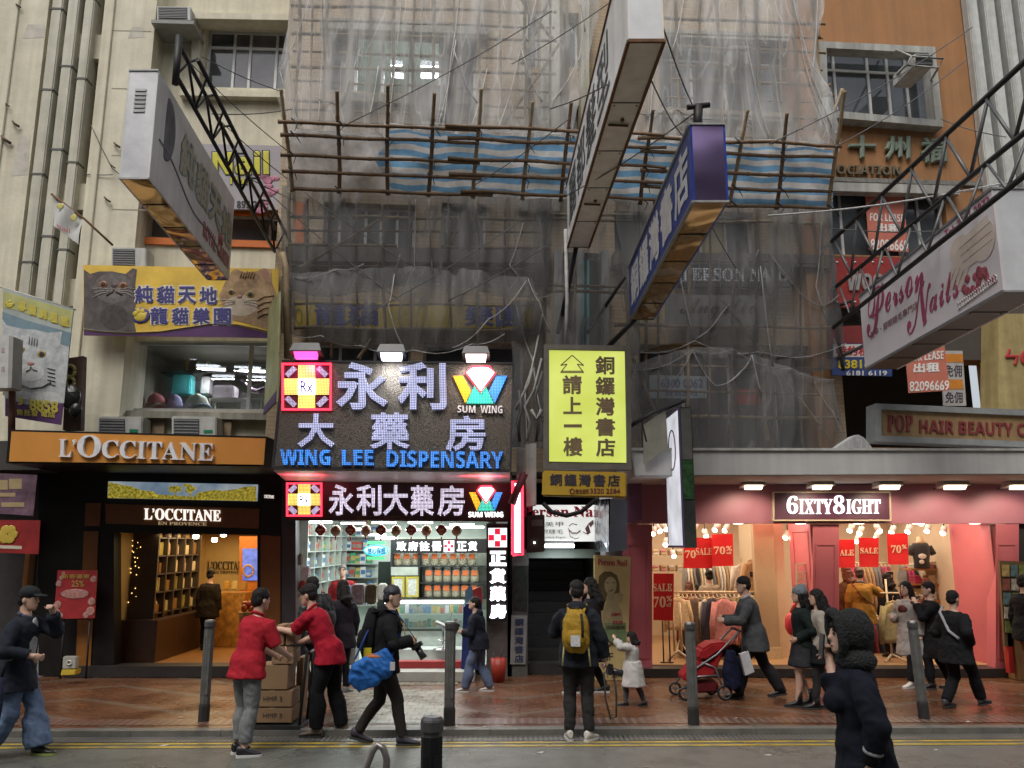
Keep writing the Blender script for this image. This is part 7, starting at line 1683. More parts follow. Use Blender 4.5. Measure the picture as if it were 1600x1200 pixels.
fpx(0.008,oval(48,582,21,14),mat('pale_muzzle_print',(0.55,0.56,0.55),0.8,var=0.2,scale=12),'muzzle_patch')
fpx(0.008,oval(75,622,20,10),MATS['pale_muzzle_print'],'paw_patch')
st_=MB()
for k in range(4):st_.tube(qpx(CF.off(0.01),(46+k*4,526+k),(45+k*4,538+k)),0.012,5,flat=0.4)
for k in range(5):st_.tube(qpx(CF.off(0.01),(74,575+k*6),(86,578+k*6)),0.014,5,flat=0.4)
st_.tube(qpx(CF.off(0.01),(30,600),(48,607),(66,605),(80,597)),0.02,5,flat=0.4)
st_.tube(qpx(CF.off(0.011),(48,572),(47,577),(40,581)),0.009,5);st_.tube(qpx(CF.off(0.011),(48,572),(51,577),(58,580)),0.009,5)
part('stripe',st_,mat('tabby_stripe',(0.17,0.17,0.17),0.8),cf)
fpx(0.007,[(9,622),(40,632),(70,634),(99,630),(95,664),(8,650)],mat('purple_print',(0.09,0.03,0.12)),'purple_wave')
M_yo=mat('yellow_print_characters',(0.5,0.42,0.06),0.5)
letters([tbox(CF.off(0.008),c,28+i*16.5,469+i*6,41+i*16.5,485+i*6,0.004,0.06,3) for i,c in enumerate('專營純種貓')],M_yo,cf)
letters([tbox(CF.off(0.013),'3',28,621,37,633,0.004,0.04),tbox(CF.off(0.013),'8858',46,623,91,642,0.004,0.04,4),tbox(CF.off(0.013),'零售批發 電話',14,638,86,648,0.004,0.02,5)],M_yo,cf)
pwf=MB();pwf.ell(CF.off(0.008)(15,477),0.06,0.004,0.045,10,5)
for du,dv in ((-5,-2),(0,-5),(5,-1)):pwf.ell(CF.off(0.008)(15+du,476+dv),0.028,0.004,0.028,8,5)
part('paw_mark',pwf,M_yo,cf)
part('rail',MB().tube(qpx(CF.off(-0.03),(0,448),(118,484)),0.015,6),M_pvc,cf)
# box sign in front of it, small flag, side banner, old sign post
t=thing('box_sign','small white patterned sign box at the left edge before the cat banner','sign',Plane(12.0)(5,610))
BX=Plane(12.0)
part('box',prismY(BX,[(-40,522),(14,524),(12,606),(-40,606)],0.3),mat('white_patterned_sheet',(0.5,0.49,0.48),0.5),t);part('end',MB().prism(qpx(BX.off(0.004),(14,524),(21,526),(18,606),(12,606)),V((0,0.25,0))),mat('grey_sheet',(0.3,0.29,0.27),0.5),t)
mk=MB()
for i in range(5):mk.prism(qpx(BX.off(0.004),*rect(-6+(i%2)*8,528+i*15,-1+(i%2)*8,536+i*15)),V((0,0.003,0)))
part('mark',mk,mat('faint_pink_mark',(0.36,0.3,0.3),0.5),t)
fg=thing('pennant','crumpled white flag with yellow flowers hanging from a rusty rod','flag',Plane(12.4)(104,350))
FP=Plane(12.4);mb=MB();nx,nz_=8,8;A4=qpx(FP,(81,305),(130,340),(124,383),(83,352))
for j in range(nz_+1):
 for i in range(nx+1):
  s,tt=i/nx,j/nz_;p=A4[0]*(1-s)*(1-tt)+A4[1]*s*(1-tt)+A4[2]*s*tt+A4[3]*(1-s)*tt
  mb.v.append(p+V((0,0.05*math.sin(s*9+tt*3),0)))
for j in range(nz_):
 for i in range(nx):mb.f.append((j*(nx+1)+i,j*(nx+1)+i+1,(j+1)*(nx+1)+i+1,(j+1)*(nx+1)+i));mb.sm.append(True)
part('cloth',mb,mat('white_flag_cloth',(0.5,0.5,0.48),0.8,var=0.1),fg)
part('flower',MB().ell(FP.off(0.04)(94,322),0.06,0.004,0.05,9,5).ell(FP.off(0.04)(115,340),0.055,0.004,0.06,9,5),mat('pale_yellow_print',(0.5,0.45,0.12),0.6),fg)
part('rod',MB().tube(qpx(FP.off(-0.02),(80,303),(132,342),(176,383)),0.018,6),M_rusty,fg)
letters([tbox(FP.off(0.07),'𝐍𝐚𝐢𝐥',88,350,110,357,0.003,0,8)],mat('faded_red_letters',(0.42,0.12,0.11)),fg)
sb_=thing('side_banner','narrow yellow green cat banner seen edge on beside the pharmacy sign','banner',Plane(12.2)(424,640))
q=[Plane(12.0)(437,455),Plane(12.0)(432,628),Plane(13.0)(412,648),Plane(13.0)(420,478)]
part('cloth',MB().prism(q,(0.02,0,0)),mat('yellow_green_print',(0.42,0.42,0.2),0.6,var=0.35,scale=3),sb_)
q=[Plane(12.0)(432.5,610),Plane(12.0)(432,628),Plane(13.0)(412,648),Plane(13.0)(413,636)]
part('purple_wave',MB().prism([p+V((-0.01,0,0)) for p in q],(0.005,0,0)),mat('purple_print',(0.09,0.03,0.12)),sb_)
letters([('龍貓樂園',Plane(12.9)(424,482),Plane(12.3)(432,474),Plane(12.9)(423,520),0.003,0.0)],M_black,sb_)
op=thing('sign_post','rusty brown sign stub with gold emblem behind the tabby cat banner','sign',Plane(12.9)(120,660))
O_=Plane(12.9)
part('board',prismY(O_,[(104,560),(130,556),(126,672),(98,672)],0.12),mat('rust_brown_board',(0.09,0.045,0.03),0.7,var=0.5,scale=6),op)
em=MB()
for (v,r_) in ((580,9),(598,8)):em.tube([O_.off(0.02)(110+r_*0.8*math.cos(k),v+r_*math.sin(k)) for k in [2*math.pi*j/14 for j in range(15)]],0.03,6)
part('emblem',em,mat('dull_gold_emblem',(0.32,0.27,0.09),0.4),op)
solo('black_bag',MB().ell(Plane(12.7)(110,620),0.16,0.1,0.2,12,8).ell(Plane(12.7)(118,640),0.1,0.08,0.12,10,7),mat('black_plastic',(0.012,0.013,0.012),0.3,bump=1.0,bscale=14),'black plastic wrap tied beside the tabby cat banner','plastic wrap')
pipe(qpx(Plane(12.3),(18,690),(19,610),(21,566)),0.05,mat('rust_post',(0.13,0.055,0.035),0.7,var=0.5),'rusty brown post before the tabby cat banner','post')
# nail sign behind the truss on the bay wall
nl_=thing('shop_sign','grey nail shop sign with yellow letters and pink flowers above the orange window','sign',LB.off(0.3)(320,325))
NL=LB.off(0.3)
part('board',MB().prism(qpx(NL,(200,222),(446,228),(446,328),(196,324)),-NL.n*0.05),mat('grey_pink_board',(0.34,0.31,0.33),0.5,var=0.15,scale=1.5),nl_)
for off_,m_,bo,ee in ((0.003,M_black,0.06,1.5),(0.012,mat('bright_yellow_letters',(0.55,0.5,0.03),0.4),0.02,0)):
 letters([tbox(NL.off(off_),'𝗡𝗮𝗶𝗹',332-ee,236-ee,420+ee,273+ee,0.008,bo),tbox(NL.off(off_),'𝗡𝗮𝗶𝗹',360-ee/2,276-ee/2,392+ee/2,288+ee/2,0.006,bo*0.6)],m_,nl_)
letters([tbox(NL.off(0.003),'𝟴𝟵𝟱 𝟮/𝗙',370,314,412,325,0.005)],M_black,nl_)
fm=MB();rg=random.Random(2)
for (cu,cv,n_) in ((208,308,9),(418,290,14),(405,318,8)):
 for k in range(n_):fm.ell(NL.off(0.004)(cu+rg.uniform(-10,12),cv+rg.uniform(-16,14)),0.09,0.004,0.05,9,5)
part('flower',fm,mat('magenta_flower_print',(0.42,0.14,0.22),0.5,var=0.6,scale=10),nl_)
# ================================================================ bamboo scaffold, catch fan, nets
M_bam=mat('bamboo_brown',(0.17,0.10,0.05),0.6,var=0.35,scale=7)
M_bamp=mat('bamboo_pale',(0.34,0.25,0.14),0.6,var=0.3,scale=7)
M_tie=mat('black_tie',(0.02,0.02,0.02),0.7)
SC=Plane(13.12,0.065);NP=Plane(12.95,0.06)
rg=random.Random(31)
def bamboo(a,b,r=0.035,mb=None):
 """a slightly crooked pole with swollen nodes"""
 a,b=V(a),V(b);L=(b-a).length;n=max(2,int(L/0.34));pts=[];rr=[]
 d=(b-a)/n;wob=V((rg.uniform(-1,1),rg.uniform(-1,1),rg.uniform(-1,1)))*0.018
 for i in range(n+1):
  p=a+d*i+wob*math.sin(i*1.3)
  for e,k in ((-0.035,1.0),(0.0,1.22),(0.035,1.0)):
   if (i==0 and e<0) or (i==n and e>0):continue
   pts.append(p+d.normalized()*e);rr.append(r*k*(1.08-0.2*i/n))
 mb=mb or MB();mb.tube(pts,rr,7);return mb
sca=thing('bamboo_scaffold','bamboo scaffold of upright, level and slanting poles standing behind the grey nets','scaffold',(0.6,13.4,3.4))
def spole(p0,p1,m=None,r=0.029):part('pole',bamboo(SC(*p0),SC(*p1),r),m or M_bamp,sca)
for u in (462,505,545,612,676,748,822,888,1062,1128,1190,1250,1284):spole((u+(u-780)*-0.03,-50),(u,200))
for v in (8,52,104,156,188):spole((455,v),(870,v+12));spole((1030,v+20),(1290,v+30))
for p0,p1 in (((545,200),(536,140)),((816,100),(862,-10)),((862,60),(800,-20)),((780,205),(880,60)),((1105,30),(1120,-20)),((1280,60),(1262,-30)),((735,320),(700,385))):spole(p0,p1)
for u,v0,v1 in ((452,300,700),(516,300,560),(598,320,545),(744,310,560),(852,300,700),(900,330,540),(1078,330,700),(1146,440,700),(1212,330,700),(1286,260,700),(1010,500,700)):spole((u,v0),(u-4 if u>780 else u+3,v1),M_bamp if rg.random()<.6 else M_bam)
for v,u0,u1 in ((338,450,1290),(382,450,620),(386,690,860),(446,830,980),(512,460,860),(508,960,1300),(455,850,1000),(650,1000,1310),(335,860,1060)):spole((u0,v),(u1,v+(u1-u0)*0.012),M_bamp)
for p0,p1 in (((1130,470),(1300,690)),((560,560),(580,530)),((1040,690),(990,560)),((1200,690),(1190,560)),((465,420),(600,340))):spole(p0,p1)
spole((1316,140),(1270,262),M_bamp,0.03);spole((1282,148),(1296,132),M_bam,0.03);spole((1278,151),(1303,150),M_bam,0.02)
for u in (484,578,642,712,784,1030,1096,1160,1222):spole((u+rg.uniform(-8,8),-50),(u,195),None,.02)
for v in (30,80,130,172):spole((458,v+rg.uniform(-5,5)),(866,v+14),None,.02);spole((1036,v+22),(1286,v+30),None,.02)
for u in (480,556,640,700,790,1030,1110,1180,1250):spole((u,310),(u+rg.uniform(-6,6),540 if u<830 else 695),M_bam,.02)
for v,u0,u1 in ((360,455,850),(415,455,850),(475,460,850),(405,1000,1290),(570,1000,1300),(610,1010,1300)):spole((u0,v),(u1,v+rg.uniform(2,10)),M_bam,.02)
# catch fan leaning out over the street
def fan(u,t):
 vb=296+(u-450)*0.037;vt=140+(u-450)*0.045
 v=vb+(vt-vb)*t
 return Plane(12.75-0.9*t,0.05)(u,v)
fn=thing('scaffold_catch_fan','bamboo catch fan leaning out from the scaffold over the street','scaffold fan',fan(870,0))
for (ub,ut,t1) in ((457,440,1.0),(530,528,1.0),(606,605,1.08),(669,680,1.02),(739,752,1.1),(816,832,1.0),(876,892,1.0),(1000,1019,0.95),(1138,1169,1.0),(1213,1231,1.0),(1293,1320,1.25),(935,948,0.8),(1075,1090,0.75)):
 a,b=fan(ub,-0.02),fan(ut,t1);part('pole',bamboo(a,b,0.032),M_bam if rg.random()<.75 else M_bamp,fn)
rails=((0.66,436,1312),(0.53,440,1302),(0.33,440,1300),(0.17,442,1298),(0.0,460,1296))
for t,u0,u1 in rails:
 ce=[u0,u0+270,u0+300,u0+560,u1]
 part('rail',bamboo(fan(u0,t)+V((0,-0.05,0)),fan(u0+310,t)+V((0,-0.05,0.0)),0.03),M_bam,fn)
 part('rail',bamboo(fan(u0+260,t)+V((0,-0.09,0.04)),fan(u0+600,t)+V((0,-0.09,0.03)),0.03),M_bam,fn)
 part('rail',bamboo(fan(u0+560,t)+V((0,-0.05,-0.02)),fan(u1,t)+V((0,-0.05,0)),0.03),M_bam,fn)
for u in (457,530,606,672,742,820,880,1006,1146,1218,1296):
 for t,_,_ in rails:
  if rg.random()<0.6:
   c=fan(u+t*8,t)+V((0,-0.06,0));part('lashing',MB().tube([c+V((-0.05,-0.02,0.05)),c+V((0.05,-0.03,-0.05)),c+V((0.03+rg.uniform(-.1,.1),-0.04,-0.17))],[0.013,0.01,0.005],5),M_tie,fn)
def sheet(name,nx,ny,f,mats,parent,midx=None):
 """grid surface f(s,t); midx(i,j) picks the material"""
 vs=[f(i/nx,j/ny) for j in range(ny+1) for i in range(nx+1)];mb=MB()
 fs=[(j*(nx+1)+i,j*(nx+1)+i+1,(j+1)*(nx+1)+i+1,(j+1)*(nx+1)+i) for j in range(ny) for i in range(nx)]
 mb.add(vs,fs,True);o=part(name,mb,mats,parent,recalc=False)
 if midx:
  o.data.polygons.foreach_set('material_index',[midx(i,j) for j in range(ny) for i in range(nx)])
 return o
def m_tarp(name,col):
 m=mat(name,col,0.55,var=0.38,scale=3,bump=0.5,bscale=7);N,L=m.node_tree.nodes,m.node_tree.links;b=N['Principled BSDF']
 tr=N.new('ShaderNodeBsdfTranslucent');mx=N.new('ShaderNodeMixShader');mx.inputs[0].default_value=0.8
 L.new(b.inputs['Base Color'].links[0].from_socket,tr.inputs[0]);L.new(b.outputs[0],mx.inputs[1]);L.new(tr.outputs[0],mx.inputs[2]);L.new(mx.outputs[0],N['Material Output'].inputs[0]);return m
M_tb=m_tarp('tarp_blue',(0.25,0.52,0.9));M_tw=m_tarp('tarp_white',(0.9,0.9,0.88))
tp=thing('striped_tarpaulin','blue and white striped tarpaulin tied behind the bamboo catch fan','tarpaulin',fan(930,0.3))
def ftarp(s,t):
 u0=566+40*t+95*max(0,0.5-t);u=u0+(1304-u0)*s
 tt=0.02+0.63*t+0.006*math.sin(u*0.05+2)
 p=fan(u,tt)
 return p+V((0,0.06+0.05*noise.noise(V((u*0.02,t*3,1)))+0.02*math.sin(u*0.11+t*4),0.022*noise.noise(V((u*0.02,t*2,5)))))
sheet('cloth',110,22,ftarp,[M_tb,M_tw],tp,lambda i,j:0 if (j%4) in (1,2) else 1)
wt=thing('plastic_sheet','greyish white plastic sheet at the left end of the bamboo catch fan','plastic sheet',fan(520,0.3))
def fwh(s,t):
 u=446+(596+25*(1-t)-446)*s;p=fan(u,0.03+0.6*t)
 return p+V((0,0.08+0.07*noise.noise(V((u*0.02,t*2,3)))+0.03*math.sin(u*0.12+4*t),0))
def m_net(name,col,a0,a1,scale=3.0,mesh=0.0):
 m,N,L,b=nodes(name);tc=N.new('ShaderNodeTexCoord')
 b.inputs['Base Color'].default_value=col+(1,);b.inputs['Roughness'].default_value=0.75
 mp=N.new('ShaderNodeMapping');mp.inputs['Scale'].default_value=(1.6,1.6,0.45);L.new(tc.outputs['Object'],mp.inputs[0])
 f=noise_(N,L,mp.outputs[0],scale,6,a0,a1,0.32,0.7)
 g=N.new('ShaderNodeLayerWeight');g.inputs['Blend'].default_value=0.35
 f2=math_(N,L,'ADD',f,math_(N,L,'MULTIPLY',g.outputs['Facing'],0.45))
 m2=N.new('ShaderNodeMapping');m2.inputs['Scale'].default_value=(2.6,2.6,0.5);m2.inputs['Rotation'].default_value=(0,.35,0);L.new(tc.outputs['Object'],m2.inputs[0])
 rn=noise_(N,L,m2.outputs[0],scale,1,0,1,0.2,0.8)
 cr=math_(N,L,'MAXIMUM',math_(N,L,'SUBTRACT',1.0,math_(N,L,'DIVIDE',math_(N,L,'ABSOLUTE',math_(N,L,'SUBTRACT',rn,0.5)),0.05)),0.0)
 f2=math_(N,L,'ADD',f2,math_(N,L,'MULTIPLY',cr,0.22))
 f2=math_(N,L,'MINIMUM',f2,0.96);L.new(f2,b.inputs['Alpha'])
 c=mixc(N,L,noise_(N,L,tc.outputs['Object'],1.2,4),col,tuple(x*0.75 for x in col));L.new(c,b.inputs['Base Color'])
 return m
sheet('cloth',30,12,fwh,m_tarp('cloudy_white_plastic',(0.74,0.72,0.72)),wt)
part('hem',MB().tube([fwh(i/20,0.93)+V((0,-0.02,0.02*math.sin(i))) for i in range(21)],0.02,6),M_tw,wt)
hem=solo('tarpaulin_edge',MB().tube([fan(600+i*17.8,0.665+0.008*math.sin(i*1.7))+V((0,0.0,0.03)) for i in range(40)],[0.03+0.012*math.sin(i*2.3) for i in range(40)],6),M_tw,'white rolled plastic edge along the top rail of the catch fan','plastic edge')
M_nu=m_net('pale_scaffold_net',(0.56,0.555,0.54),0.22,0.58,1.6)
M_nl=m_net('dark_scaffold_net',(0.125,0.122,0.12),0.38,0.73,1.2)
M_nf=m_net('gathered_net_fold',(0.62,0.60,0.58),0.35,0.8,3.0)
M_nfd=m_net('gathered_dark_fold',(0.34,0.33,0.33),0.35,0.8,3.0)
ties=[(470,40),(540,10),(585,60),(676,70),(742,30),(820,60),(880,40),(470,150),(530,130),(676,140),(745,150),(820,140),(878,150),(1062,40),(1130,50),(1190,30),(1255,40),(1062,150),(1128,170),(1250,160)]
def fold(u,v,s):
 return (0.12*noise.noise(V((u*0.022,v*0.006,s)))+0.06*noise.noise(V((u*0.07,v*0.012,s+3)))+0.025*math.sin(u*0.21+2.5*noise.noise(V((u*0.01,v*0.01,s)))))
def net(name,label,u0f,u1f,v0f,v1f,m,seed,nx=120,ny=40,pl=None,amp=1.0,bulge=0.0):
 pl=pl or NP;c=pl((u0f(0.5)+u1f(0.5))/2,(v0f(0.5)+v1f(0.5))/2)
 t=thing('scaffold_net',label,'net',c)
 def f(s,tt):
  u0,u1=u0f(tt),u1f(tt);u=u0+(u1-u0)*s;v=v0f(s)+(v1f(s)-v0f(s))*tt
  p=pl(u,v);d=amp*fold(u,v,seed)+bulge*math.sin(math.pi*tt)
  return p+V((0.25*amp*noise.noise(V((u*0.02,v*0.02,seed+9)))*0.15,-d,0))
 sheet('mesh',nx,ny,f,m,t);return t,f
def strands(t,f,lst,m,r=0.03):
 for pts in lst:
  P=[f(s,tt)+V((0,-0.05,0)) for s,tt in pts]
  Q=[]
  for i in range(len(P)-1):
   for k in range(5):Q.append(P[i].lerp(P[i+1],k/5)+V((0,0,-0.11*(P[i+1]-P[i]).length*math.sin(math.pi*k/5))))
  Q.append(P[-1]);part('fold',MB().tube(Q,[0.5*r*(0.6+0.5*abs(math.sin(i*0.9))) for i in range(len(Q))],6,flat=0.6),m,t)
nt1,f1=net('net','pale translucent net hung over the upper storey of the middle building',lambda t:443+12*math.sin(t*7)-14*max(0,t-0.7),lambda t:952-60*t,lambda s:-60,lambda s:212+10*s,M_nu,1)
nt2,f2_n=net('net','pale translucent net hung over the upper storey right of the white rusted sign',lambda t:960-20*t,lambda t:1270+36*t+10*math.sin(t*9),lambda s:-60,lambda s:224+14*s,M_nu,4,90)
strands(nt1,f1,[[(0.03,0),(0.02,0.5),(0.05,1)],[(0.12,0),(0.13,0.5),(0.12,0.95)],[(0.36,0.1),(0.38,0.6),(0.36,0.95)],[(0.43,0),(0.46,0.55)],[(0.55,0.0),(0.56,0.55),(0.55,0.98)],[(0.56,0.5),(0.66,0.8)],[(0.56,0.45),(0.53,0.97)],[(0.8,0),(0.78,0.5),(0.74,0.98)],[(0.78,0.5),(0.88,0.8)],[(0.95,0.2),(0.97,0.55),(0.9,0.8)],[(0.9,0.0),(0.97,0.4)],[(0.26,0.5),(0.2,0.8),(0.13,0.78)],[(0.3,0.9),(0.33,0.6)],[(0.68,0.6),(0.64,0.98)],[(0.06,0.2),(0.01,0.62),(0.06,0.95)]],M_nf,0.026)
strands(nt2,f2_n,[[(0.2,0),(0.21,0.6),(0.19,0.98)],[(0.62,0),(0.66,0.5),(0.72,0.98)],[(0.9,0),(0.93,0.5),(0.97,0.98)],[(0.93,0.45),(1.0,0.72)],[(0.1,0.82),(0.3,0.8),(0.45,0.86)],[(0.84,0.1),(0.95,0.9)],[(0.35,0.1),(0.3,0.5)],[(0.99,0.1),(0.95,0.6),(1.0,0.95)]],M_nf,0.026)
nt3,f3=net('net','dark grey net hanging from the catch fan above the big pharmacy sign',lambda t:442,lambda t:860,lambda s:292+14*s,lambda s:452+10*math.sin(s*9)+30*max(0,s-0.75),M_nl,7,bulge=0.1)
nt4,f4=net('net','dark grey net sagging just above the floodlights of the pharmacy sign',lambda t:440,lambda t:832+20*t,lambda s:430-14*math.sin(s*3)+20*max(0,s-0.6),lambda s:520+30*math.sin(math.pi*s),M_nl,12,pl=NP.off(0.12),bulge=0.15)
nt5,f5=net('net','dark grey net covering the middle part of the building between the hanging signs',lambda t:835,lambda t:1000,lambda s:300,lambda s:690,M_nl,15,nx=60,ny=60)
nt6,f6=net('net','dark grey net covering the building above the pink shop',lambda t:960+20*t,lambda t:1300-8*math.sin(t*5)+14*t,lambda s:305+20*s,lambda s:560-25*math.sin(s*6),M_nl,18,bulge=0.12)
nt7,f7=net('net','lowest dark grey net tucked onto the concrete canopy of the pink shop',lambda t:985,lambda t:1300+22*t,lambda s:572-30*math.sin(s*4),lambda s:702,M_nl,22,pl=NP.off(0.1),bulge=0.1)
nt8,f8=net('net','dark grey net hanging down in the gap between the pharmacy sign and the yellow lightbox',lambda t:800,lambda t:852,lambda s:470,lambda s:700,M_nl,25,nx=30)
strands(nt3,f3,[[(0,0.97),(0.3,0.99),(0.5,0.95),(0.7,0.98),(0.9,0.98),(1,1)],[(0.9,0.3),(0.85,0.7),(0.95,0.98)],[(0.4,0.97),(0.44,0.7)],[(0.55,0.1),(0.56,0.9)],[(0.5,0.1),(0.49,0.95)]],M_nfd,0.03)
strands(nt4,f4,[[(0,0.97),(0.15,0.93),(0.3,0.97),(0.5,0.99),(0.72,0.98),(0.85,0.9)],[(0,0.02),(0.22,0.02),(0.33,-0.05)],[(0.45,0.1),(0.42,0.5),(0.46,0.95)],[(0.97,0.1),(0.8,0.7),(0.65,0.98)],[(0.98,0.05),(1.0,0.5),(1.02,0.97)]],M_nf,0.024)
strands(nt6,f6,[[(0.25,0.2),(0.3,0.98)],[(0.65,0.3),(0.45,0.75),(0.3,0.98)],[(0.72,0.35),(0.9,0.62),(1,0.58)],[(0.65,0.4),(0.66,0.98)],[(0,0.95),(0.3,0.99),(0.6,0.92),(1,0.88)],[(0.95,0.1),(0.9,0.5),(0.98,0.95)],[(0.7,0.3),(0.8,0.5)]],M_nfd,0.028)
strands(nt7,f7,[[(0,0.05),(0.3,0.03),(0.5,0.02),(0.8,0.03),(1,0.0)],[(0.3,0.03),(0.2,0.3)],[(0.3,0.03),(0.4,0.4),(0.55,0.2),(0.6,0.02)],[(0.6,0.02),(0.62,0.4)],[(0.9,0.05),(0.95,0.5),(1,0.9)]],M_nfd,0.026)
strands(nt8,f8,[[(0.1,0),(0.6,0.4),(0.9,0.8)],[(0.9,0.1),(0.4,0.6),(0.5,1.0)]],M_nf,0.03)
pc=MB()
K2=Plane(11.75)
pc.prism([p for p in qpx(K2,(1304,703),(1318,692),(1340,678),(1352,684),(1364,700),(1362,703))],V((0,0.3,0)))
solo('plastic_sheet',pc,m_net('crumpled_clear_plastic',(0.5,0.5,0.5),0.6,0.9,6),'crumpled pale plastic lying on the concrete canopy','plastic sheet',bev=0.03)
# wires
wl_=[((269,70),9.6,(457,242),12.6),((316,89),11,(443,144),12.8),((331,178),11,(460,170),12.8),((339,184),11.3,(460,288),12.7),((380,273),12.3,(460,313),12.9),((419,300),12.5,(625,470),12.7),((476,300),12.3,(647,417),12.6),((527,515),12.6,(815,344),12.4),((544,193),11.8,(862,17),11.8),((740,290),12,(890,185),10.5),
  ((886,305),10.5,(1094,170),8.0),((1010,109),7.6,(1070,216),11.7),((1036,43),7.4,(1086,172),10.5),((860,170),9.5,(984,112),7.7),((1202,225),11.6,(1520,42),13.6),((1305,230),12,(1512,92),13.7),((1470,186),13.9,(1572,214),12.0),((1200,337),11.8,(1600,280),9.0),((1300,357),12.5,(1490,360),11),((142,195),13.8,(175,262),13.8),((175,262),13.8,(198,281),13.9),((132,272),13.9,(176,273),13.9),((700,470),12.6,(860,380),12.4),((1100,330),11.9,(1150,420),12.8),((800,100),12.2,(1000,-30),10)]
for i,(a,Ya,b,Yb) in enumerate(wl_):
 A,B=Plane(Ya)(*a),Plane(Yb)(*b);pts=[A.lerp(B,k/8)+V((0,0,-0.10*math.sin(math.pi*k/8)*(A-B).length/5)) for k in range(9)]
 solo('wire',MB().tube(pts,0.009 if i != 17 else 0.013,4),M_wire if i != 17 else mat('white_wire',(0.5,0.5,0.5),0.5),'thin stay wire strung across the fronts of the buildings' if i != 17 else 'white wire running from the blue tarpaulin to the right edge','wire',group='stay wires across the fronts' if i != 17 else None)
pipe([Plane(12.3)(449,560),Plane(12.3)(447,420),Plane(12.3)(441,395)],0.05,M_bamp,'upright bamboo pole beside the edge of the left building','pole')
# ================================================================ people
def meld(name,mb,vox,m,parent,sm=2,wr=0.0,fq=9.0,label=None):
 """melt overlapping volumes into one continuous skin; wr adds cloth creases"""
 o=part(name,mb,m,parent,label)
 r=o.modifiers.new('r','REMESH');r.mode='VOXEL';r.voxel_size=vox
 if sm:s=o.modifiers.new('s','SMOOTH');s.iterations=sm;s.factor=0.5
 me=bpy.data.meshes.new_from_object(o.evaluated_get(bpy.context.evaluated_depsgraph_get()))
 old=o.data;o.modifiers.clear();o.data=me;bpy.data.meshes.remove(old);me.name=name
 if wr:
  ns=[v.normal.copy() for v in me.vertices]
  for v,n in zip(me.vertices,ns):
   c=v.co;q=V((c.x*fq,c.y*fq,c.z*fq*1.1+(c.x+c.y)*fq*.5))*.6;a=noise.noise(q)+0.45*(1-2*abs(noise.noise(q*2.1+V((7,3,1)))))
   v.co=c+n*wr*1.25*a
 me.polygons.foreach_set('use_smooth',[True]*len(me.polygons));me.update()
 if not me.materials:me.materials.append(m)
 return o
def fab(name,col,var=0.2,rough=0.85,bump=0.25):return mat(name,tuple(c*.8 for c in col),rough,var=var,scale=12,bump=bump,bscale=140,spec=.18)
SKIN=mat('skin',(0.56,0.35,0.255),0.5,var=0.08,scale=20);HAIR=mat('black_hair',(0.012,0.01,0.009),0.6,var=0.5,scale=60,bump=0.5,bscale=150,spec=.25)
LIP=mat('lip',(0.3,0.12,0.1),0.5);EYE=mat('eye_dark',(0.02,0.015,0.012),0.2)
def ik(A,T,l1,l2,hint):
 d=T-A;L=min(d.length,(l1+l2)*0.999);u=d.normalized();T=A+u*L
 x=(l1*l1-l2*l2+L*L)/(2*L);h=math.sqrt(max(0,l1*l1-x*x))
 w=hint-u*hint.dot(u);w=w.normalized() if w.length>1e-5 else u.orthogonal()
 return A+u*x+w*h,T
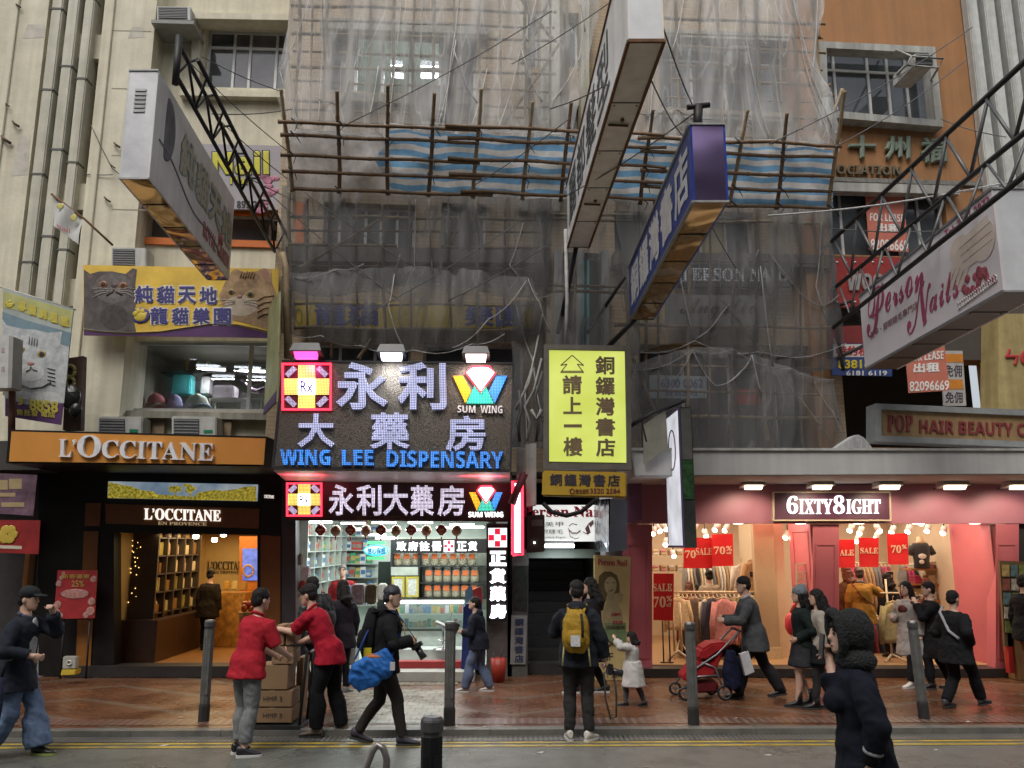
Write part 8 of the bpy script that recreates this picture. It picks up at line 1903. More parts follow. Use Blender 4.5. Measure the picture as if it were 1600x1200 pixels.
class Person:
 def __init__(s,label,p,yaw,H,lean=0,side=0,LF=(-.09,0,0,0),RF=(.09,0,0,0),LH=None,RH=None,LE=None,RE=None,head=(0,0),hz=None,w=1.0,vox=.0075,group=None):
  s.k=k=H/1.72;s.root=thing('person',label,'person',p,group);s.p=V(p);s.vox=vox
  s.M=Matrix.Rotation(R(yaw),3,'Z');s.w=w
  sp_=V((math.sin(R(side)),math.sin(R(lean))*math.cos(R(side)),math.cos(R(lean))*math.cos(R(side))));s.sp=sp_
  s.fw=V((0,math.cos(R(lean)),-math.sin(R(lean))));s.rt=sp_.cross(s.fw)*-1
  fe=[V(LF[:3])*k+V((0,0,.085*k)),V(RF[:3])*k+V((0,0,.085*k))]
  if hz is None:
   hz=min(.90*k,min(math.sqrt(max(.1,(.815*k)**2-(f.y)**2-(abs(f.x)-.09*k)**2))+f.z for f in fe))
  s.P0=V((0,0,hz));s.S=s.P0+sp_*.50*k;s.N=s.P0+sp_*.555*k
  s.leg=[]
  for i,f in enumerate(fe):
   h=s.P0+V(((-.09,.09)[i]*k,0,0));kn,an=ik(h,f,.42*k,.40*k,V((0,1,.15)));s.leg.append((h,kn,an,((LF,RF)[i]+(0,0,0,0))[3],((LF,RF)[i]+(0,0,0,0,0))[4]))
  s.arm=[]
  for i,t in enumerate((LH,RH)):
   sg=(-1,1)[i];a=s.S+s.rt*sg*.166*k*w+sp_*-.028*k
   t=V(t)*k if t is not None else a+V((sg*.06,.03,-.52))*k
   hint=((LE,RE)[i] and V((LE,RE)[i])) or V((sg*.5,-.7,-.5))
   e,wr_=ik(a,t,.285*k,.25*k,hint);s.arm.append((a,e,wr_))
  hd=(sp_*.5+V((0,0,1))*.5).normalized();s.H0=s.N+hd*.165*k+s.fw*.012*k
  s.HM=s.M @ Matrix.Rotation(R(head[0]),3,'Z') @ Matrix.Rotation(-R(head[1]+lean*.35),3,'X')
 def W(s,q):return s.p+s.M @ V(q)
 def hl(s,x,y,z):return s.W(s.H0)+s.HM @ (V((x,y,z))*s.k)
 def torso(s,mb,inf=0.0,t0=-.05,t1=1.1,flare=0.0,n=20,hip=0.0):
  k=s.k;pr=[(-.75,.20,.15),(-.4,.19,.135),(-.2,.178,.125),(-.05,.165,.112),(.12,.16,.11),(.35,.142,.098),(.6,.158,.108),(.8,.172,.112),(.93,.168,.096),(.99,.15,.084),(1.035,.105,.074),(1.075,.07,.066),(1.11,.058,.06),(1.16,.054,.057)]
  rows=[r for r in pr if t0<=r[0]<=t1]
  rings=[]
  for t,a,b in rows:
   c=s.P0+(s.sp if t>0 else V((0,0,1)))*(.50*k*t);f=1+flare*max(0,.35-t);ih=inf*(1 if t<.95 else .55)+(hip if t<.2 else 0)
   ri=s.rt if t>0 else V((1,0,0));fo=s.fw if t>0 else V((0,1,0))
   rings.append([s.W(c+ri*(a*s.w*f*k+ih)*math.cos(q)+fo*(b*f*k+ih)*math.sin(q)) for q in [2*math.pi*j/n for j in range(n)]])
  return mb.ring_loft(rings)
 def arm_mb(s,mb,i,inf=0.0,to=1.0,r=(.05,.042,.030)):
  a,e,w_=s.arm[i];k=s.k;q=e+(w_-e)*max(0.02,(to-.5)*2) if to>.5 else a+(e-a)*(to*2)
  pts=[a+s.rt*(.02 if i==0 else-.02),a+(e-a)*.35,e,q] if to>.5 else [a,a+(e-a)*.5*to*2,q]
  rr=[r[0]*.92,r[0]*.97,r[1],r[1]+(r[2]-r[1])*max(0,(to-.5)*2)] if to>.5 else [r[0]*.92,r[0],r[0]*.97]
  mb.tube([s.W(p) for p in pts],[x*k+inf for x in rr],12);mb.ell(s.W(a-s.sp*.012),.05*k+inf*.6,.05*k+inf*.6,.05*k+inf*.6)
  if to>.5:mb.ell(s.W(e),r[1]*k+inf,r[1]*k+inf,r[1]*k+inf)
 def leg_mb(s,mb,i,inf=0.0,to=1.0,wide=1.0,r=(.083,.055,.036)):
  h,kn,an,_,_=s.leg[i];k=s.k;f=min(1,to*2);pts=[h+V((0,0,.03)),h+(kn-h)*.45,kn]
  rr=[r[0],r[0]*.92,r[1]]
  if to>.5:pts+=[kn+(an-kn)*.4*(to-.5)*2+V((0,-.012,0)),kn+(an-kn)*(to-.5)*2];rr+=[r[1]*1.02*wide,(r[1]+(r[2]-r[1])*(to-.5)*2)*wide]
  mb.tube([s.W(p) for p in pts],[x*k+inf for x in rr],12);mb.ell(s.W(kn),r[1]*k+inf,r[1]*k+inf,r[1]*k+inf)
 def hand(s,mb,i,curl=.6):
  a,e,w_=s.arm[i];k=s.k;d=(w_-e).normalized();sg=(-1,1)[i]
  side_=d.cross(V((sg,0,0)) if abs(d.x)<.8 else V((0,0,-sg))).normalized();nrm=side_.cross(d).normalized()*-1   # palm turned inward
  nrm=nrm if nrm.x*sg<0 else-nrm
  rt=s.M;c=w_+d*.045*k
  Mx=Matrix((rt @ side_,rt @ nrm,rt @ d)).transposed()
  mb.ell(s.W(c),.04*k,.017*k,.05*k,12,8,Mx);mb.tube([s.W(w_-d*.02),s.W(w_+d*.03)],[.028*k,.03*k],10)
  for j in range(4):
   b=c+d*.04*k+side_*(-.028+.0187*j)*k;L=(.062,.075,.08,.068)[j]*k
   d1=(d*math.cos(curl)+nrm*math.sin(curl));d2=(d*math.cos(curl*2.1)+nrm*math.sin(curl*2.1))
   mb.tube([s.W(b),s.W(b+d1*L*.5),s.W(b+d1*L*.5+d2*L*.5)],[.0098*k,.0095*k,.0082*k],7)
  b=c+side_*.034*k-d*.01*k;t1=(side_*.7+d*.6+nrm*.35).normalized();t2=(d*.8+nrm*.6).normalized()
  mb.tube([s.W(b),s.W(b+t1*.035*k),s.W(b+t1*.035*k+t2*.03*k)],[.013*k,.0105*k,.009*k],7)
 def body(s,skin=None,curl=(.6,.6),face=True,arms=True):
  mb=MB();s.torso(mb,0,-.2,1.16)
  for i in (0,1):
   s.arm_mb(mb,i);s.leg_mb(mb,i);s.hand(mb,i,curl[i]);h,kn,an,fy,fp=s.leg[i];mb.ell(s.W(an),.036*s.k,.036*s.k,.05*s.k)
  mb.tube([s.W(s.N-s.sp*.03*s.k),s.hl(0,-.02,-.06)],[.056*s.k,.052*s.k],12)
  pr=[(-.115,.024,.082,.03),(-.095,.046,.094,-.01),(-.06,.06,.095,-.055),(-.02,.069,.096,-.085),(.02,.074,.096,-.095),(.06,.073,.09,-.095),(.09,.06,.068,-.078),(.112,.032,.035,-.045)]
  mb.ring_loft([[s.hl(wx*math.cos(q),(f+b)/2+(f-b)/2*math.sin(q),z) for q in [2*math.pi*j/18 for j in range(18)]] for z,wx,f,b in pr])
  mb.ell(s.hl(0,.1,-.018),.014*s.k,.018*s.k,.018*s.k,M=s.HM);mb.ell(s.hl(0,.093,.005),.01*s.k,.012*s.k,.03*s.k,M=s.HM)
  for x in (-1,1):mb.ell(s.hl(x*.076,-.005,-.012),.012*s.k,.02*s.k,.032*s.k,M=s.HM)
  mb.ell(s.hl(0,.088,-.062),.026*s.k,.012*s.k,.012*s.k,M=s.HM)
  o=meld('body',mb,s.vox,skin or SKIN,s.root,2)
  if face:
   for x in (-.031,.031):part('eye',MB().ell(s.hl(x,.088,.012),.013*s.k,.008*s.k,.007*s.k,10,6,s.HM),EYE,s.root);part('eyebrow',MB().ell(s.hl(x,.091,.034),.02*s.k,.006*s.k,.005*s.k,10,6,s.HM),HAIR,s.root)
   part('mouth',MB().ell(s.hl(0,.094,-.063),.024*s.k,.007*s.k,.007*s.k,10,6,s.HM),LIP,s.root)
  return o
 def hair(s,m=None,long=0.0,bun=False,name='hair',puff=1.0,fringe=0.0):
  mb=MB();k=s.k;mb.ell(s.hl(0,-.012,.045),.085*k*puff,.102*k*puff,.086*k*puff,20,12,s.HM);mb.ell(s.hl(0,-.05,-.005),.078*k*puff,.06*k*puff,.08*k,16,10,s.HM)
  if fringe:mb.ell(s.hl(0,.05,.062),.07*k,.048*k,.03*k,14,8,s.HM)
  if long:
   a=s.hl(0,-.06,.02);b=s.hl(0,-.085,-.12);c=s.W(s.S)+s.M @ V((0,-.13*k,.02))-V((0,0,max(0,long-.2)))
   mb.tube([a,b,(b+c)/2+s.M @ V((0,-.02,0)),c],[.08*k,.09*k,.10*k,.05*k],12)
   for x in (-1,1):mb.tube([s.hl(x*.07,.0,.03),s.hl(x*.078,-.005,-.08),s.hl(x*.08,-.03,-.17)],[.03*k,.032*k,.03*k],8)
  if bun:mb.ell(s.hl(0,-.09,.09),.05*k,.05*k,.05*k)
  return meld(name,mb,.009,m or HAIR,s.root,1,.006,45)
 def top(s,name,m,inf=.02,hem=-.2,sleeve=.97,flare=0.0,collar=None,wr=.008,hood=False,r=(.052,.046,.038),neck=1.1):
  mb=MB();s.torso(mb,inf,hem,neck,flare,hip=.02)
  if sleeve:
   for i in (0,1):s.arm_mb(mb,i,inf*.8,sleeve,r)
  if hood:
   c=s.W(s.N+s.fw*-.075*s.k-s.sp*.02*s.k);mb.ell(c,.12*s.k,.075*s.k,.075*s.k,M=s.M)
  o=meld(name,mb,.010,m,s.root,3,wr)
  if collar:
   rg_=[]
   for j in range(15):
    q=2*math.pi*j/14;rg_.append(s.W(s.N+s.rt*.068*s.k*math.cos(q)+s.fw*.066*s.k*math.sin(q)+s.sp*(.002-.022*math.sin(q))*s.k))
   part('collar',MB().tube(rg_,.017*s.k,8),collar,o)
  return o
 def legs(s,name,m,inf=.014,to=.97,wide=1.0,wr=.006,r=(.083,.055,.042),top=.12):
  mb=MB();s.torso(mb,inf*.8,-.2,top)
  for i in (0,1):s.leg_mb(mb,i,inf,to,wide,r)
  return meld(name,mb,.010,m,s.root,3,wr,11)
 def skirt(s,name,m,z,r0=.19,r1=.27,t=.2,wr=.01):
  k=s.k;c=s.P0+s.sp*.5*k*t;f=(s.leg[0][2]+s.leg[1][2])/2;rings=[]
  for i in range(9):
   q=i/8;zz=c.z+(z-c.z)*q;cc=c.lerp(V((f.x*.6,f.y*.6,zz)),q*.8);cc.z=zz;rr=r0+(r1-r0)*q
   rings.append([s.W(cc+V((rr*math.cos(a)*(1+.05*q*math.sin(7*a)),rr*.82*math.sin(a)*(1+.05*q*math.sin(6*a)),0))) for a in [2*math.pi*j/28 for j in range(28)]])
  mb=MB().ring_loft(rings);return meld(name,mb,.011,m,s.root,2,wr)
 def shoes(s,m,sole=None,boot=0.0,big=1.0):
  for i in (0,1):
   h,kn,an,fy,fp=s.leg[i];k=s.k*big;Rm=s.M @ Matrix.Rotation(R(fy),3,'Z') @ Matrix.Rotation(R(fp),3,'X');g=s.W(an)
   def q(x,y,z):return g+Rm @ (V((x,y,z))*k)
   pr=[(-.075,.02,-.045,.02),(-.06,.034,-.06,.035),(.0,.038,-.062,.045),(.06,.042,-.064,-.005),(.12,.046,-.066,-.025),(.165,.04,-.066,-.035),(.19,.02,-.064,-.05)]
   o=part('shoe',MB().ring_loft([[q(x*math.cos(a),y,(z0+z1)/2+(z1-z0)/2*math.sin(a)) for a in [2*math.pi*j/12 for j in range(12)]] for y,x,z0,z1 in pr]),m,s.root)
   if boot:part('shaft',MB().tube([q(0,-.02,-.01),q(0,-.03,boot)],[.048*k,.05*k],12),m,o)
   pts=[(x,y) for y,x,_,_ in pr]+[(-x,y) for y,x,_,_ in reversed(pr)]
   part('sole',MB().prism([q(x*1.06,y*1.02,-.083) for x,y in pts],Rm @ V((0,0,.024*k))),sole or mat('dark_sole',(0.03,0.03,0.03),.7),o)
def at(u,vf,vh,z=RZ):
 p=G(u,vf,z);return (p.x,p.y,z),ZY(u,vh,p.y)-z
PZ=0.125
def pack(label,P,m,w=.30,h=.44,d=.17,m2=None,off=0.0,y=-.2,straps=True,sc=1.0):
 """backpack on a person's back: body, front pocket, straps"""
 k=P.k;c=P.S+P.fw*y*k-P.sp*.2*k+V((off,0,0));t=thing('backpack',label,'backpack',P.W(c)-V((0,0,h/2)))
 rings=[]
 for i in range(9):
  q=i/8;f=(.62,.9,1,1,1,.97,.9,.75,.45)[i]
  rings.append([P.W(c+P.sp*(h*(q-.5))+P.rt*(w/2*f*math.copysign(abs(math.cos(a))**.6,math.cos(a)))+P.fw*(d/2*f*math.copysign(abs(math.sin(a))**.6,math.sin(a)))) for a in [2*math.pi*j/20 for j in range(20)]])
 meld('bag_body',MB().ring_loft(rings),.01,m,t,2,.008,14)
 rings=[]
 for i in range(5):
  q=i/4;f=(.7,1,1,.95,.6)[i]
  rings.append([P.W(c-P.sp*(h*(.32-.36*q))+P.fw*(-d*.5)+P.rt*(w*.36*f*math.cos(a))+P.fw*(.045*f*math.sin(a))) for a in [2*math.pi*j/16 for j in range(16)]])
 part('pocket',MB().ring_loft(rings),m2 or m,t)
 if straps:
  for sg in (-1,1):
   b=P.S+P.rt*sg*.1*k;part('strap',MB().tube([P.W(c+P.sp*h*.42+P.rt*sg*.08),P.W(b+P.sp*.075*k-P.fw*.05),P.W(b+P.sp*.07*k+P.fw*.06),P.W(b+P.fw*.15*k-P.sp*.1*k),P.W(b+P.rt*sg*.06*k-P.sp*.28*k+P.fw*.05)],.018,6,flat=.5),m2 or m,t)
 part('handle',MB().tube([P.W(c+P.sp*h*.46+P.rt*x)+V((0,0,z)) for x,z in ((-.04,0),(-.03,.04),(.03,.04),(.04,0))],.009,6),MATS['black_cable'],t)
 return t,c
BLK=fab('black_cloth',(0.012,0.012,0.014));NAVY=fab('navy_cloth',(0.016,0.02,0.035));DGREY=fab('charcoal_denim',(0.035,0.034,0.034));RED=fab('red_polo_cloth',(0.46,0.02,0.035),.12);JEAN=fab('light_blue_denim',(0.17,0.24,0.38),.3);LEATH=mat('black_leather',(0.015,0.015,0.017),.38,var=.3,bump=.3,bscale=60)
WSH=mat('off_white_shoe',(0.55,0.53,0.5),.6);BSH=mat('black_shoe',(0.015,0.015,0.017),.45)
# 1 man in a dark cap at the far left
p,H=at(12,1183,914)
A=Person('man in a dark cap, black jacket and wide light jeans at the far left',p,-92,H,3,0,(-.09,.26,0,0),(.09,-.20,.03,0,-12),(-.03,.30,1.44),(.20,.26,1.02),(-.5,-.1,-.8),(.5,-.6,-.3),(0,4))
A.body(curl=(1.1,.9));A.hair(puff=.98);A.top('jacket',fab('blue_black_jacket',(0.022,0.026,0.038)),.032,-.4,.95,.1,fab('slate_collar',(0.07,0.08,0.12)),.012);A.legs('jeans',JEAN,.022,.99,1.5,.012,(.088,.066,.066));A.shoes(BSH,mat('lime_sole',(.3,.36,.1),.6))
part('shirt',MB().ell(A.W(A.P0+A.sp*.3+A.fw*.115),.07,.032,.22,14,9,A.M),fab('white_tee',(.45,.45,.47)),A.root)
cap=MB().ell(A.hl(0,-.005,.065),.092*A.k,.11*A.k,.075*A.k,18,10,A.HM).ell(A.hl(0,.12,.045),.075*A.k,.075*A.k,.016*A.k,16,8,A.HM)
meld('cap',cap,.009,fab('dark_cap',(0.025,0.028,0.03)),A.root,2)
w_=A.W(A.arm[1][2]);um=thing('umbrella','closed dark umbrella hanging point down from the far left man','umbrella',V((w_.x-.28,w_.y-.06,.2)))
b0=V((A.p.x+.03,A.p.y-.36,1.0))
part('canopy',MB().tube([b0+V((.03,0,-.12)),b0+V((.02,0,-.4)),b0+V((0,0,-.7)),b0+V((-.01,0,-.9))],[.025,.05,.04,.008],10),fab('umbrella_cloth',(.02,.025,.05)),um);part('handle',MB().tube([b0+V((.03,0,-.12)),b0+V((.05,.03,.02)),b0+V((.09,.06,.03))],.013,7),BLK,um)
# 2 red shirt, back turned
p,H=at(378,1180,921)
B=Person('man in a red polo shirt and pale grey trousers seen from behind pushing the trolley',p,-32,H*1.0,12,0,(-.1,.02,0,8),(.09,-.06,0,-40),(-.05,.42,.98),(.20,.40,.99),None,None,(-8,0))
B.body(curl=(1.3,1.3),face=False);B.hair();B.top('polo_shirt',RED,.028,-.2,.46,.12,RED,.012,r=(.062,.055,.05));B.legs('trousers',fab('pale_grey_chinos',(.24,.25,.25)),.02,.93,1.05,.009);B.shoes(BSH,mat('white_sole',(.6,.6,.58),.5))
# 3 red shirt, bending
p,H=at(512,1150,905)
Cc=Person('man in a red polo shirt and glasses bending forward to steady the cartons',p,82,H*1.0,27,0,(-.10,.10,0,0),(.12,-.12,0,0),(-.02,.66,1.16),(.06,.47,.96),(-.2,-.4,-1),(.6,-.5,.2),(0,2))
Cc.body(curl=(.5,.7));Cc.hair(fringe=1);Cc.top('polo_shirt',fab('deep_red_polo',(.40,.012,.03),.12),.026,-.2,.42,.1,RED,.012,r=(.062,.055,.05));Cc.legs('trousers',BLK,.024,.98,1.2);Cc.shoes(mat('tan_shoe',(.16,.12,.09),.6))
gl_=MB()
for x in (-.033,.033):gl_.tube([Cc.hl(x+.022*math.cos(q),.104,.01+.017*math.sin(q)) for q in [2*math.pi*j/12 for j in range(13)]],.003,5)
for x in (-1,1):gl_.tube([Cc.hl(x*.055,.102,.015),Cc.hl(x*.078,.0,.015)],.003,5)
part('glasses',gl_,BSH,Cc.root)
w_=Cc.W(Cc.arm[1][2]);part('watch',MB().tube([w_+V((.036*math.cos(q),.036*math.sin(q),.02*math.cos(q))) for q in [2*math.pi*j/12 for j in range(13)]],.011,6),BSH,Cc.root)
# trolley and cartons
TP=Plane(9.75)
tx0,tx1=TP(388,1140).x,TP(470,1140).x
tl=thing('hand_trolley','black platform trolley loaded with cartons at the kerb','trolley',((tx0+tx1)/2,9.95,0))
part('platform',MB().box(tx0,tx1,9.72,10.16,.13,.17),mat('black_steel_frame',(.02,.02,.02),.5),tl,bev=.008)
for x in (tx0+.08,tx1-.08):
 for y in (9.79,10.08):part('wheel',MB().tube([(x-.02,y,.062),(x+.02,y,.062)],.06,14),BSH,tl)
part('handle',MB().tube([(tx1-.02,9.76,.17),(tx1+.03,9.76,.95),(tx1-.02,9.78,1.02),(tx1-.2,9.8,1.03)],.018,8).tube([(tx1-.02,10.12,.17),(tx1+.03,10.12,.95)],.018,8).tube([(tx1+.03,9.76,.93),(tx1+.03,10.12,.93)],.018,8),mat('black_steel_frame',(.02,.02,.02)),tl)
M_card=mat('brown_cardboard',(.22,.135,.07),.75,var=.12,scale=4)
def carton(u0,v0,u1,v1,label,d=.36,y=9.78,txt=None):
 pl=Plane(y);a,b=pl(u0,v1),pl(u1,v0);t=thing('carton',label,'carton',(a+b)/2,'cartons on the trolley')
 z0=a.z;part('box',MB().box(a.x,b.x,y,y+d,z0+.002,b.z-.002),M_card,t,bev=.006);part('tape',MB().box((a.x+b.x)/2-.03,(a.x+b.x)/2+.03,y-.002,y+d*.99,b.z-.012,b.z),mat('tape',(.3,.2,.11),.4),t)
 if txt:letters([tbox(pl.off(.002),txt,u0+(u1-u0)*.3,v0+(v1-v0)*.35,u0+(u1-u0)*.75,v0+(v1-v0)*.65,.002)],mat('carton_ink',(.05,.035,.03),.6),t)
z=TP(400,1131).z
carton(391,1106,457,1130,'lowest wide brown carton on the trolley',txt='HMF 3');carton(392,1079,457,1105,'second wide brown carton from the bottom of the trolley stack',txt='HMF 3')
carton(402,1039,451,1078,'brown carton in the middle of the trolley stack',.34);carton(424,1010,460,1038,'brown carton below the two small ones on the trolley',.3)
carton(429,977,445,1009,'left small brown carton on top of the trolley stack',.28);carton(446,975,462,1009,'right small red topped carton on top of the trolley stack',.28)
rbox('carton',460,1028,474,1120,10.18,.3,M_card,'tall brown carton standing behind the trolley handle','carton',bev=.006)
# 4, 5 pair behind
p,H=at(486,1092,903,PZ)
D=Person('man in a black leather jacket with a black backpack looking into the pharmacy',p,62,H,6,0,(-.1,.05,0,0),(.1,-.05,0,0),None,None,None,None,(12,4));D.body();D.hair();D.top('jacket',LEATH,.035,-.2,.97,0,fab('pale_blue_collar',(.3,.36,.45)),.012);D.legs('trousers',fab('ink_trousers',(.014,.016,.028)),.02);D.shoes(WSH)
pack('bulky black backpack of the man in the leather jacket',D,fab('glossy_black_nylon',(.014,.014,.016),.3,.45),.32,.50,.22)
p,H=at(531,1085,908,PZ)
E5=Person('woman in black leggings and dark top standing behind the leather jacket man',p,40,H,2,0,(-.08,.03,0,0),(.08,-.05,0,-60));E5.body(face=False);E5.hair(long=.25);E5.top('top',fab('dark_purple_knit',(.022,.018,.025)),.03,-.4,.97);E5.legs('leggings',BLK,.006);E5.shoes(mat('grey_sneaker',(.16,.16,.16),.5),WSH)
# 6 man with the blue bag
p,H=at(596,1163,912)
F6=Person('man in a black hoodie walking right with a blue shoulder bag and a camera',p,-86,H,6,0,(-.09,-.27,.03,0,-14),(.09,.24,0,0),(-.02,.30,1.08),(.07,.30,1.10),(-.7,-.6,-.2),(.7,-.6,-.2),(-4,6))
F6.body(curl=(1.2,1.2));F6.hair(mat('cropped_dark_hair',(.02,.022,.03),.6,var=.4,scale=80),puff=.97);F6.top('hoodie',BLK,.034,-.2,.97,.05,fab('blue_lining',(.03,.08,.25)),.012,True);F6.legs('trousers',fab('dark_brown_grey_jeans',(.038,.033,.03)),.014,.98,.95);F6.shoes(mat('dark_blue_sneaker',(.03,.03,.045),.6))
pk6,c6=pack('slim black backpack with a yellow patch on the man with the blue bag',F6,BLK,.28,.52,.16)
part('patch',MB().box(*sum(((x-.004,x+.004) for x in ()),()) or (F6.W(c6).x-.03,F6.W(c6).x+.05,F6.p.y-.165,F6.p.y-.15,F6.W(c6).z-.24,F6.W(c6).z-.14)),mat('yellow_patch',(.55,.45,.02),.5),pk6)
bq=F6.W((.27,-.10,.80));bt=thing('shoulder_bag','bright blue shoulder bag with an orange lining slung at the hip','bag',bq-V((0,0,.17)))
rings=[]
for i in range(7):
 q=i/6;f=(.55,.85,1,1,.97,.9,.6)[i]
 rings.append([bq+V((.23*f*math.copysign(abs(math.cos(a))**.7,math.cos(a)),.085*f*math.sin(a),-.17+.31*q+.06*math.cos(a))) for a in [2*math.pi*j/18 for j in range(18)]])
meld('bag_body',MB().ring_loft(rings),.01,fab('cobalt_nylon',(.03,.16,.52),.3,.5),bt,1,.022,10)
part('strap',MB().tube([bq+V((-.18,0,.1)),F6.W(F6.S+V((.05,-.14,.05))),F6.W(F6.S+V((-.08,0,.1))),F6.W(F6.S+V((-.02,.14,-.05))),bq+V((.2,0,.1))],.014,6,flat=.4),fab('blue_strap',(.03,.08,.3)),bt)
part('lining',MB().ell(bq+V((.03,-.02,.13)),.1,.06,.03,12,6),mat('orange_lining',(.4,.12,.03),.7),bt);part('tag',MB().box(bq.x+.2,bq.x+.25,bq.y-.09,bq.y-.06,bq.z+.0,bq.z+.08),mat('white_tag',(.5,.5,.5),.6),bt)
def camera_body(label,c,ax,strap=None):
 t=thing('camera',label,'camera',c);c=V(c);ax=V(ax).normalized();rtv=ax.cross(V((0,0,1)));
 rtv=rtv.normalized() if rtv.length>.1 else V((1,0,0));up=rtv.cross(ax)
 part('housing',MB().bar(c-rtv*.065,c+rtv*.065,.05,.09,up),mat('camera_black',(.012,.012,.013),.4),t,bev=.008)
 part('lens',MB().tube([c+ax*.02,c+ax*.09,c+ax*.15],[.036,.036,.041],14),mat('lens_barrel',(.02,.02,.021),.3),t);part('prism',MB().bar(c-rtv*.025+up*.055,c+rtv*.025+up*.055,.045,.03,up),MATS['camera_black'],t)
 if strap:part('strap',MB().tube(strap,.012,6,flat=.35),MATS['black_cable'],t)
 return t
w_=F6.W(F6.arm[1][2]);camera_body('black long lens camera held at the waist by the man with the blue bag',w_+V((.06,.02,-.06)),(.55,-.1,-.8),[w_+V((.06,0,0)),F6.W(F6.S+V((.06,.16,-.06))),F6.W(F6.N+V((.03,.04,.0)))])
part('lanyard',MB().tube([F6.W(F6.N+V((.04,.05,-.01))),F6.W(F6.S+V((.04,.16,-.1))),F6.W(F6.S+V((.04,.19,-.3)))],.014,6,flat=.4),mat('yellow_lanyard',(.6,.36,.02),.6),F6.root)
# 7 man looking at a phone
p,H=at(748,1081,931,PZ)
G7_=Person('man in a navy hoodie and blue jeans walking left while looking at a phone',p,84,H,7,0,(-.07,.24,0,0),(.07,-.2,0,0),(-.04,.33,1.06),(.05,.30,1.08),(-.6,-.6,-.3),(.6,-.6,-.3),(0,-14))
G7_.body(curl=(1.,1.));G7_.hair();G7_.top('hoodie',fab('navy_hoodie',(.014,.017,.028)),.034,-.2,.84,.05,None,.012,True);G7_.legs('jeans',fab('mid_blue_denim',(.13,.17,.27),.3),.018,1.0,1.35);G7_.shoes(mat('pale_trainer',(.4,.36,.34),.6),WSH)
w_=G7_.W(G7_.arm[1][2]+V((-.03,.10,.02)));solo('phone',MB().bar(w_+V((-.04,0,-.05)),w_+V((.02,0,.08)),.075,.009,(0,1,0)),BSH,'black phone held by the man in blue jeans','phone',bev=.003)
# 8 photographer with the yellow backpack
p,H=at(905,1157,910)
K8=Person('man in a dark hooded jacket with a yellow backpack seen from behind looking up',p,-4,H,0,0,(-.105,-.01,0,8),(.11,-.03,0,-30),(-.10,.33,1.14),(.30,.06,.87),(-.8,-.5,-.3),None,(0,8))
K8.body(curl=(1.,1.2),face=False);K8.hair(puff=.98);K8.top('jacket',fab('slate_black_jacket',(.02,.023,.03)),.034,-.2,.95,.05,None,.012,True);K8.legs('jeans',DGREY,.014,.97,1.0,.01);K8.shoes(WSH,WSH)
by,cy_=pack('mustard yellow backpack with a white patch and grey zip on the photographer',K8,fab('mustard_nylon',(.42,.25,.025),.25,.6),.29,.45,.19,off=-.02)
part('patch',MB().box(K8.W(cy_).x-.07,K8.W(cy_).x+.03,p[1]-.385,p[1]-.365,K8.W(cy_).z-.14,K8.W(cy_).z-.03),mat('white_patch',(.55,.55,.55),.6,var=.3,scale=60),by);part('zip',MB().tube([K8.W(cy_+V((.06,-.105,.19))),K8.W(cy_+V((.07,-.125,.05))),K8.W(cy_+V((.07,-.13,-.05)))],.014,6),DGREY,by)
for sg in (-1,1):part('webbing',MB().tube([K8.W(cy_+V((sg*.13,-.02,-.16))),K8.W(cy_+V((sg*.15,-.03,-.36)))],.01,5),mat('pale_webbing',(.4,.35,.15),.7),by)
w_=K8.W(K8.arm[1][2]);camera_body('black camera with a dangling strap in the right hand of the photographer',w_+V((.05,-.02,-.12)),(1,.15,-.25),[w_+V((-.01,-.03,-.14)),w_+V((.0,-.05,-.42)),w_+V((.05,-.06,-.62)),w_+V((.11,-.05,-.6)),w_+V((.12,-.04,-.38)),w_+V((.1,-.02,-.14))])
# 9 woman beyond the photographer
p,H=at(928,1083,900,PZ)
N9=Person('long haired woman in black with a white scarf passing behind the photographer',p,80,H,2,0,(-.07,.28,0,0),(.07,-.16,0,0));N9.body();N9.hair(long=.35);N9.top('coat',BLK,.035,-.75,.97,.1);N9.legs('trousers',BLK,.012);N9.shoes(BSH,WSH);part('scarf',MB().tube([N9.W(N9.S+V((.2,-.02,.0))),N9.W(N9.S+V((.18,.0,-.12)))],[.07,.05],10),fab('white_scarf',(.5,.47,.48)),N9.root)
# 10 little girl
p,H=at(990,1103,986,PZ)
L10=Person('little girl in a white coat dress raising an arm beside the nail salon poster',p,74,H,0,0,(-.06,.18,0,0),(.07,-.24,0,0,-10),(-.20,.38,1.55),(-.12,.3,1.48),(-.6,0,-.5),(.6,.2,-.5),(0,4),vox=.0065)
L10.body();L10.hair(long=.15,puff=1.12,fringe=1);L10.top('coat',fab('white_wool',(.58,.56,.53),.1),.03,-.2,.9);L10.skirt('coat_skirt',fab('white_wool',(.58,.56,.53)),.44*L10.k*1.05,.13,.19,.35);L10.legs('tights',fab('grey_tights',(.11,.115,.13)),.006);L10.shoes(BSH)
# 11 man with the pushchair
p,H=at(1184,1090,896,PZ)
S11=Person('man in a grey blazer and dark trousers pushing the red pushchair',p,86,H,10,0,(-.08,.28,0,0),(.08,-.34,.02,0,-8),(-.12,.44,1.06),(.14,.42,1.06),(-.5,-.5,-.5),(.5,-.5,-.5),(0,0))
S11.body(curl=(1.3,1.3));S11.hair();S11.top('blazer',fab('grey_tweed',(.085,.09,.095),.3),.036,-.4,.96,.06,fab('white_shirt',(.45,.45,.48)),.008);S11.legs('trousers',fab('dark_suit_cloth',(.032,.03,.034)),.02,1.0,1.25);S11.shoes(BSH)
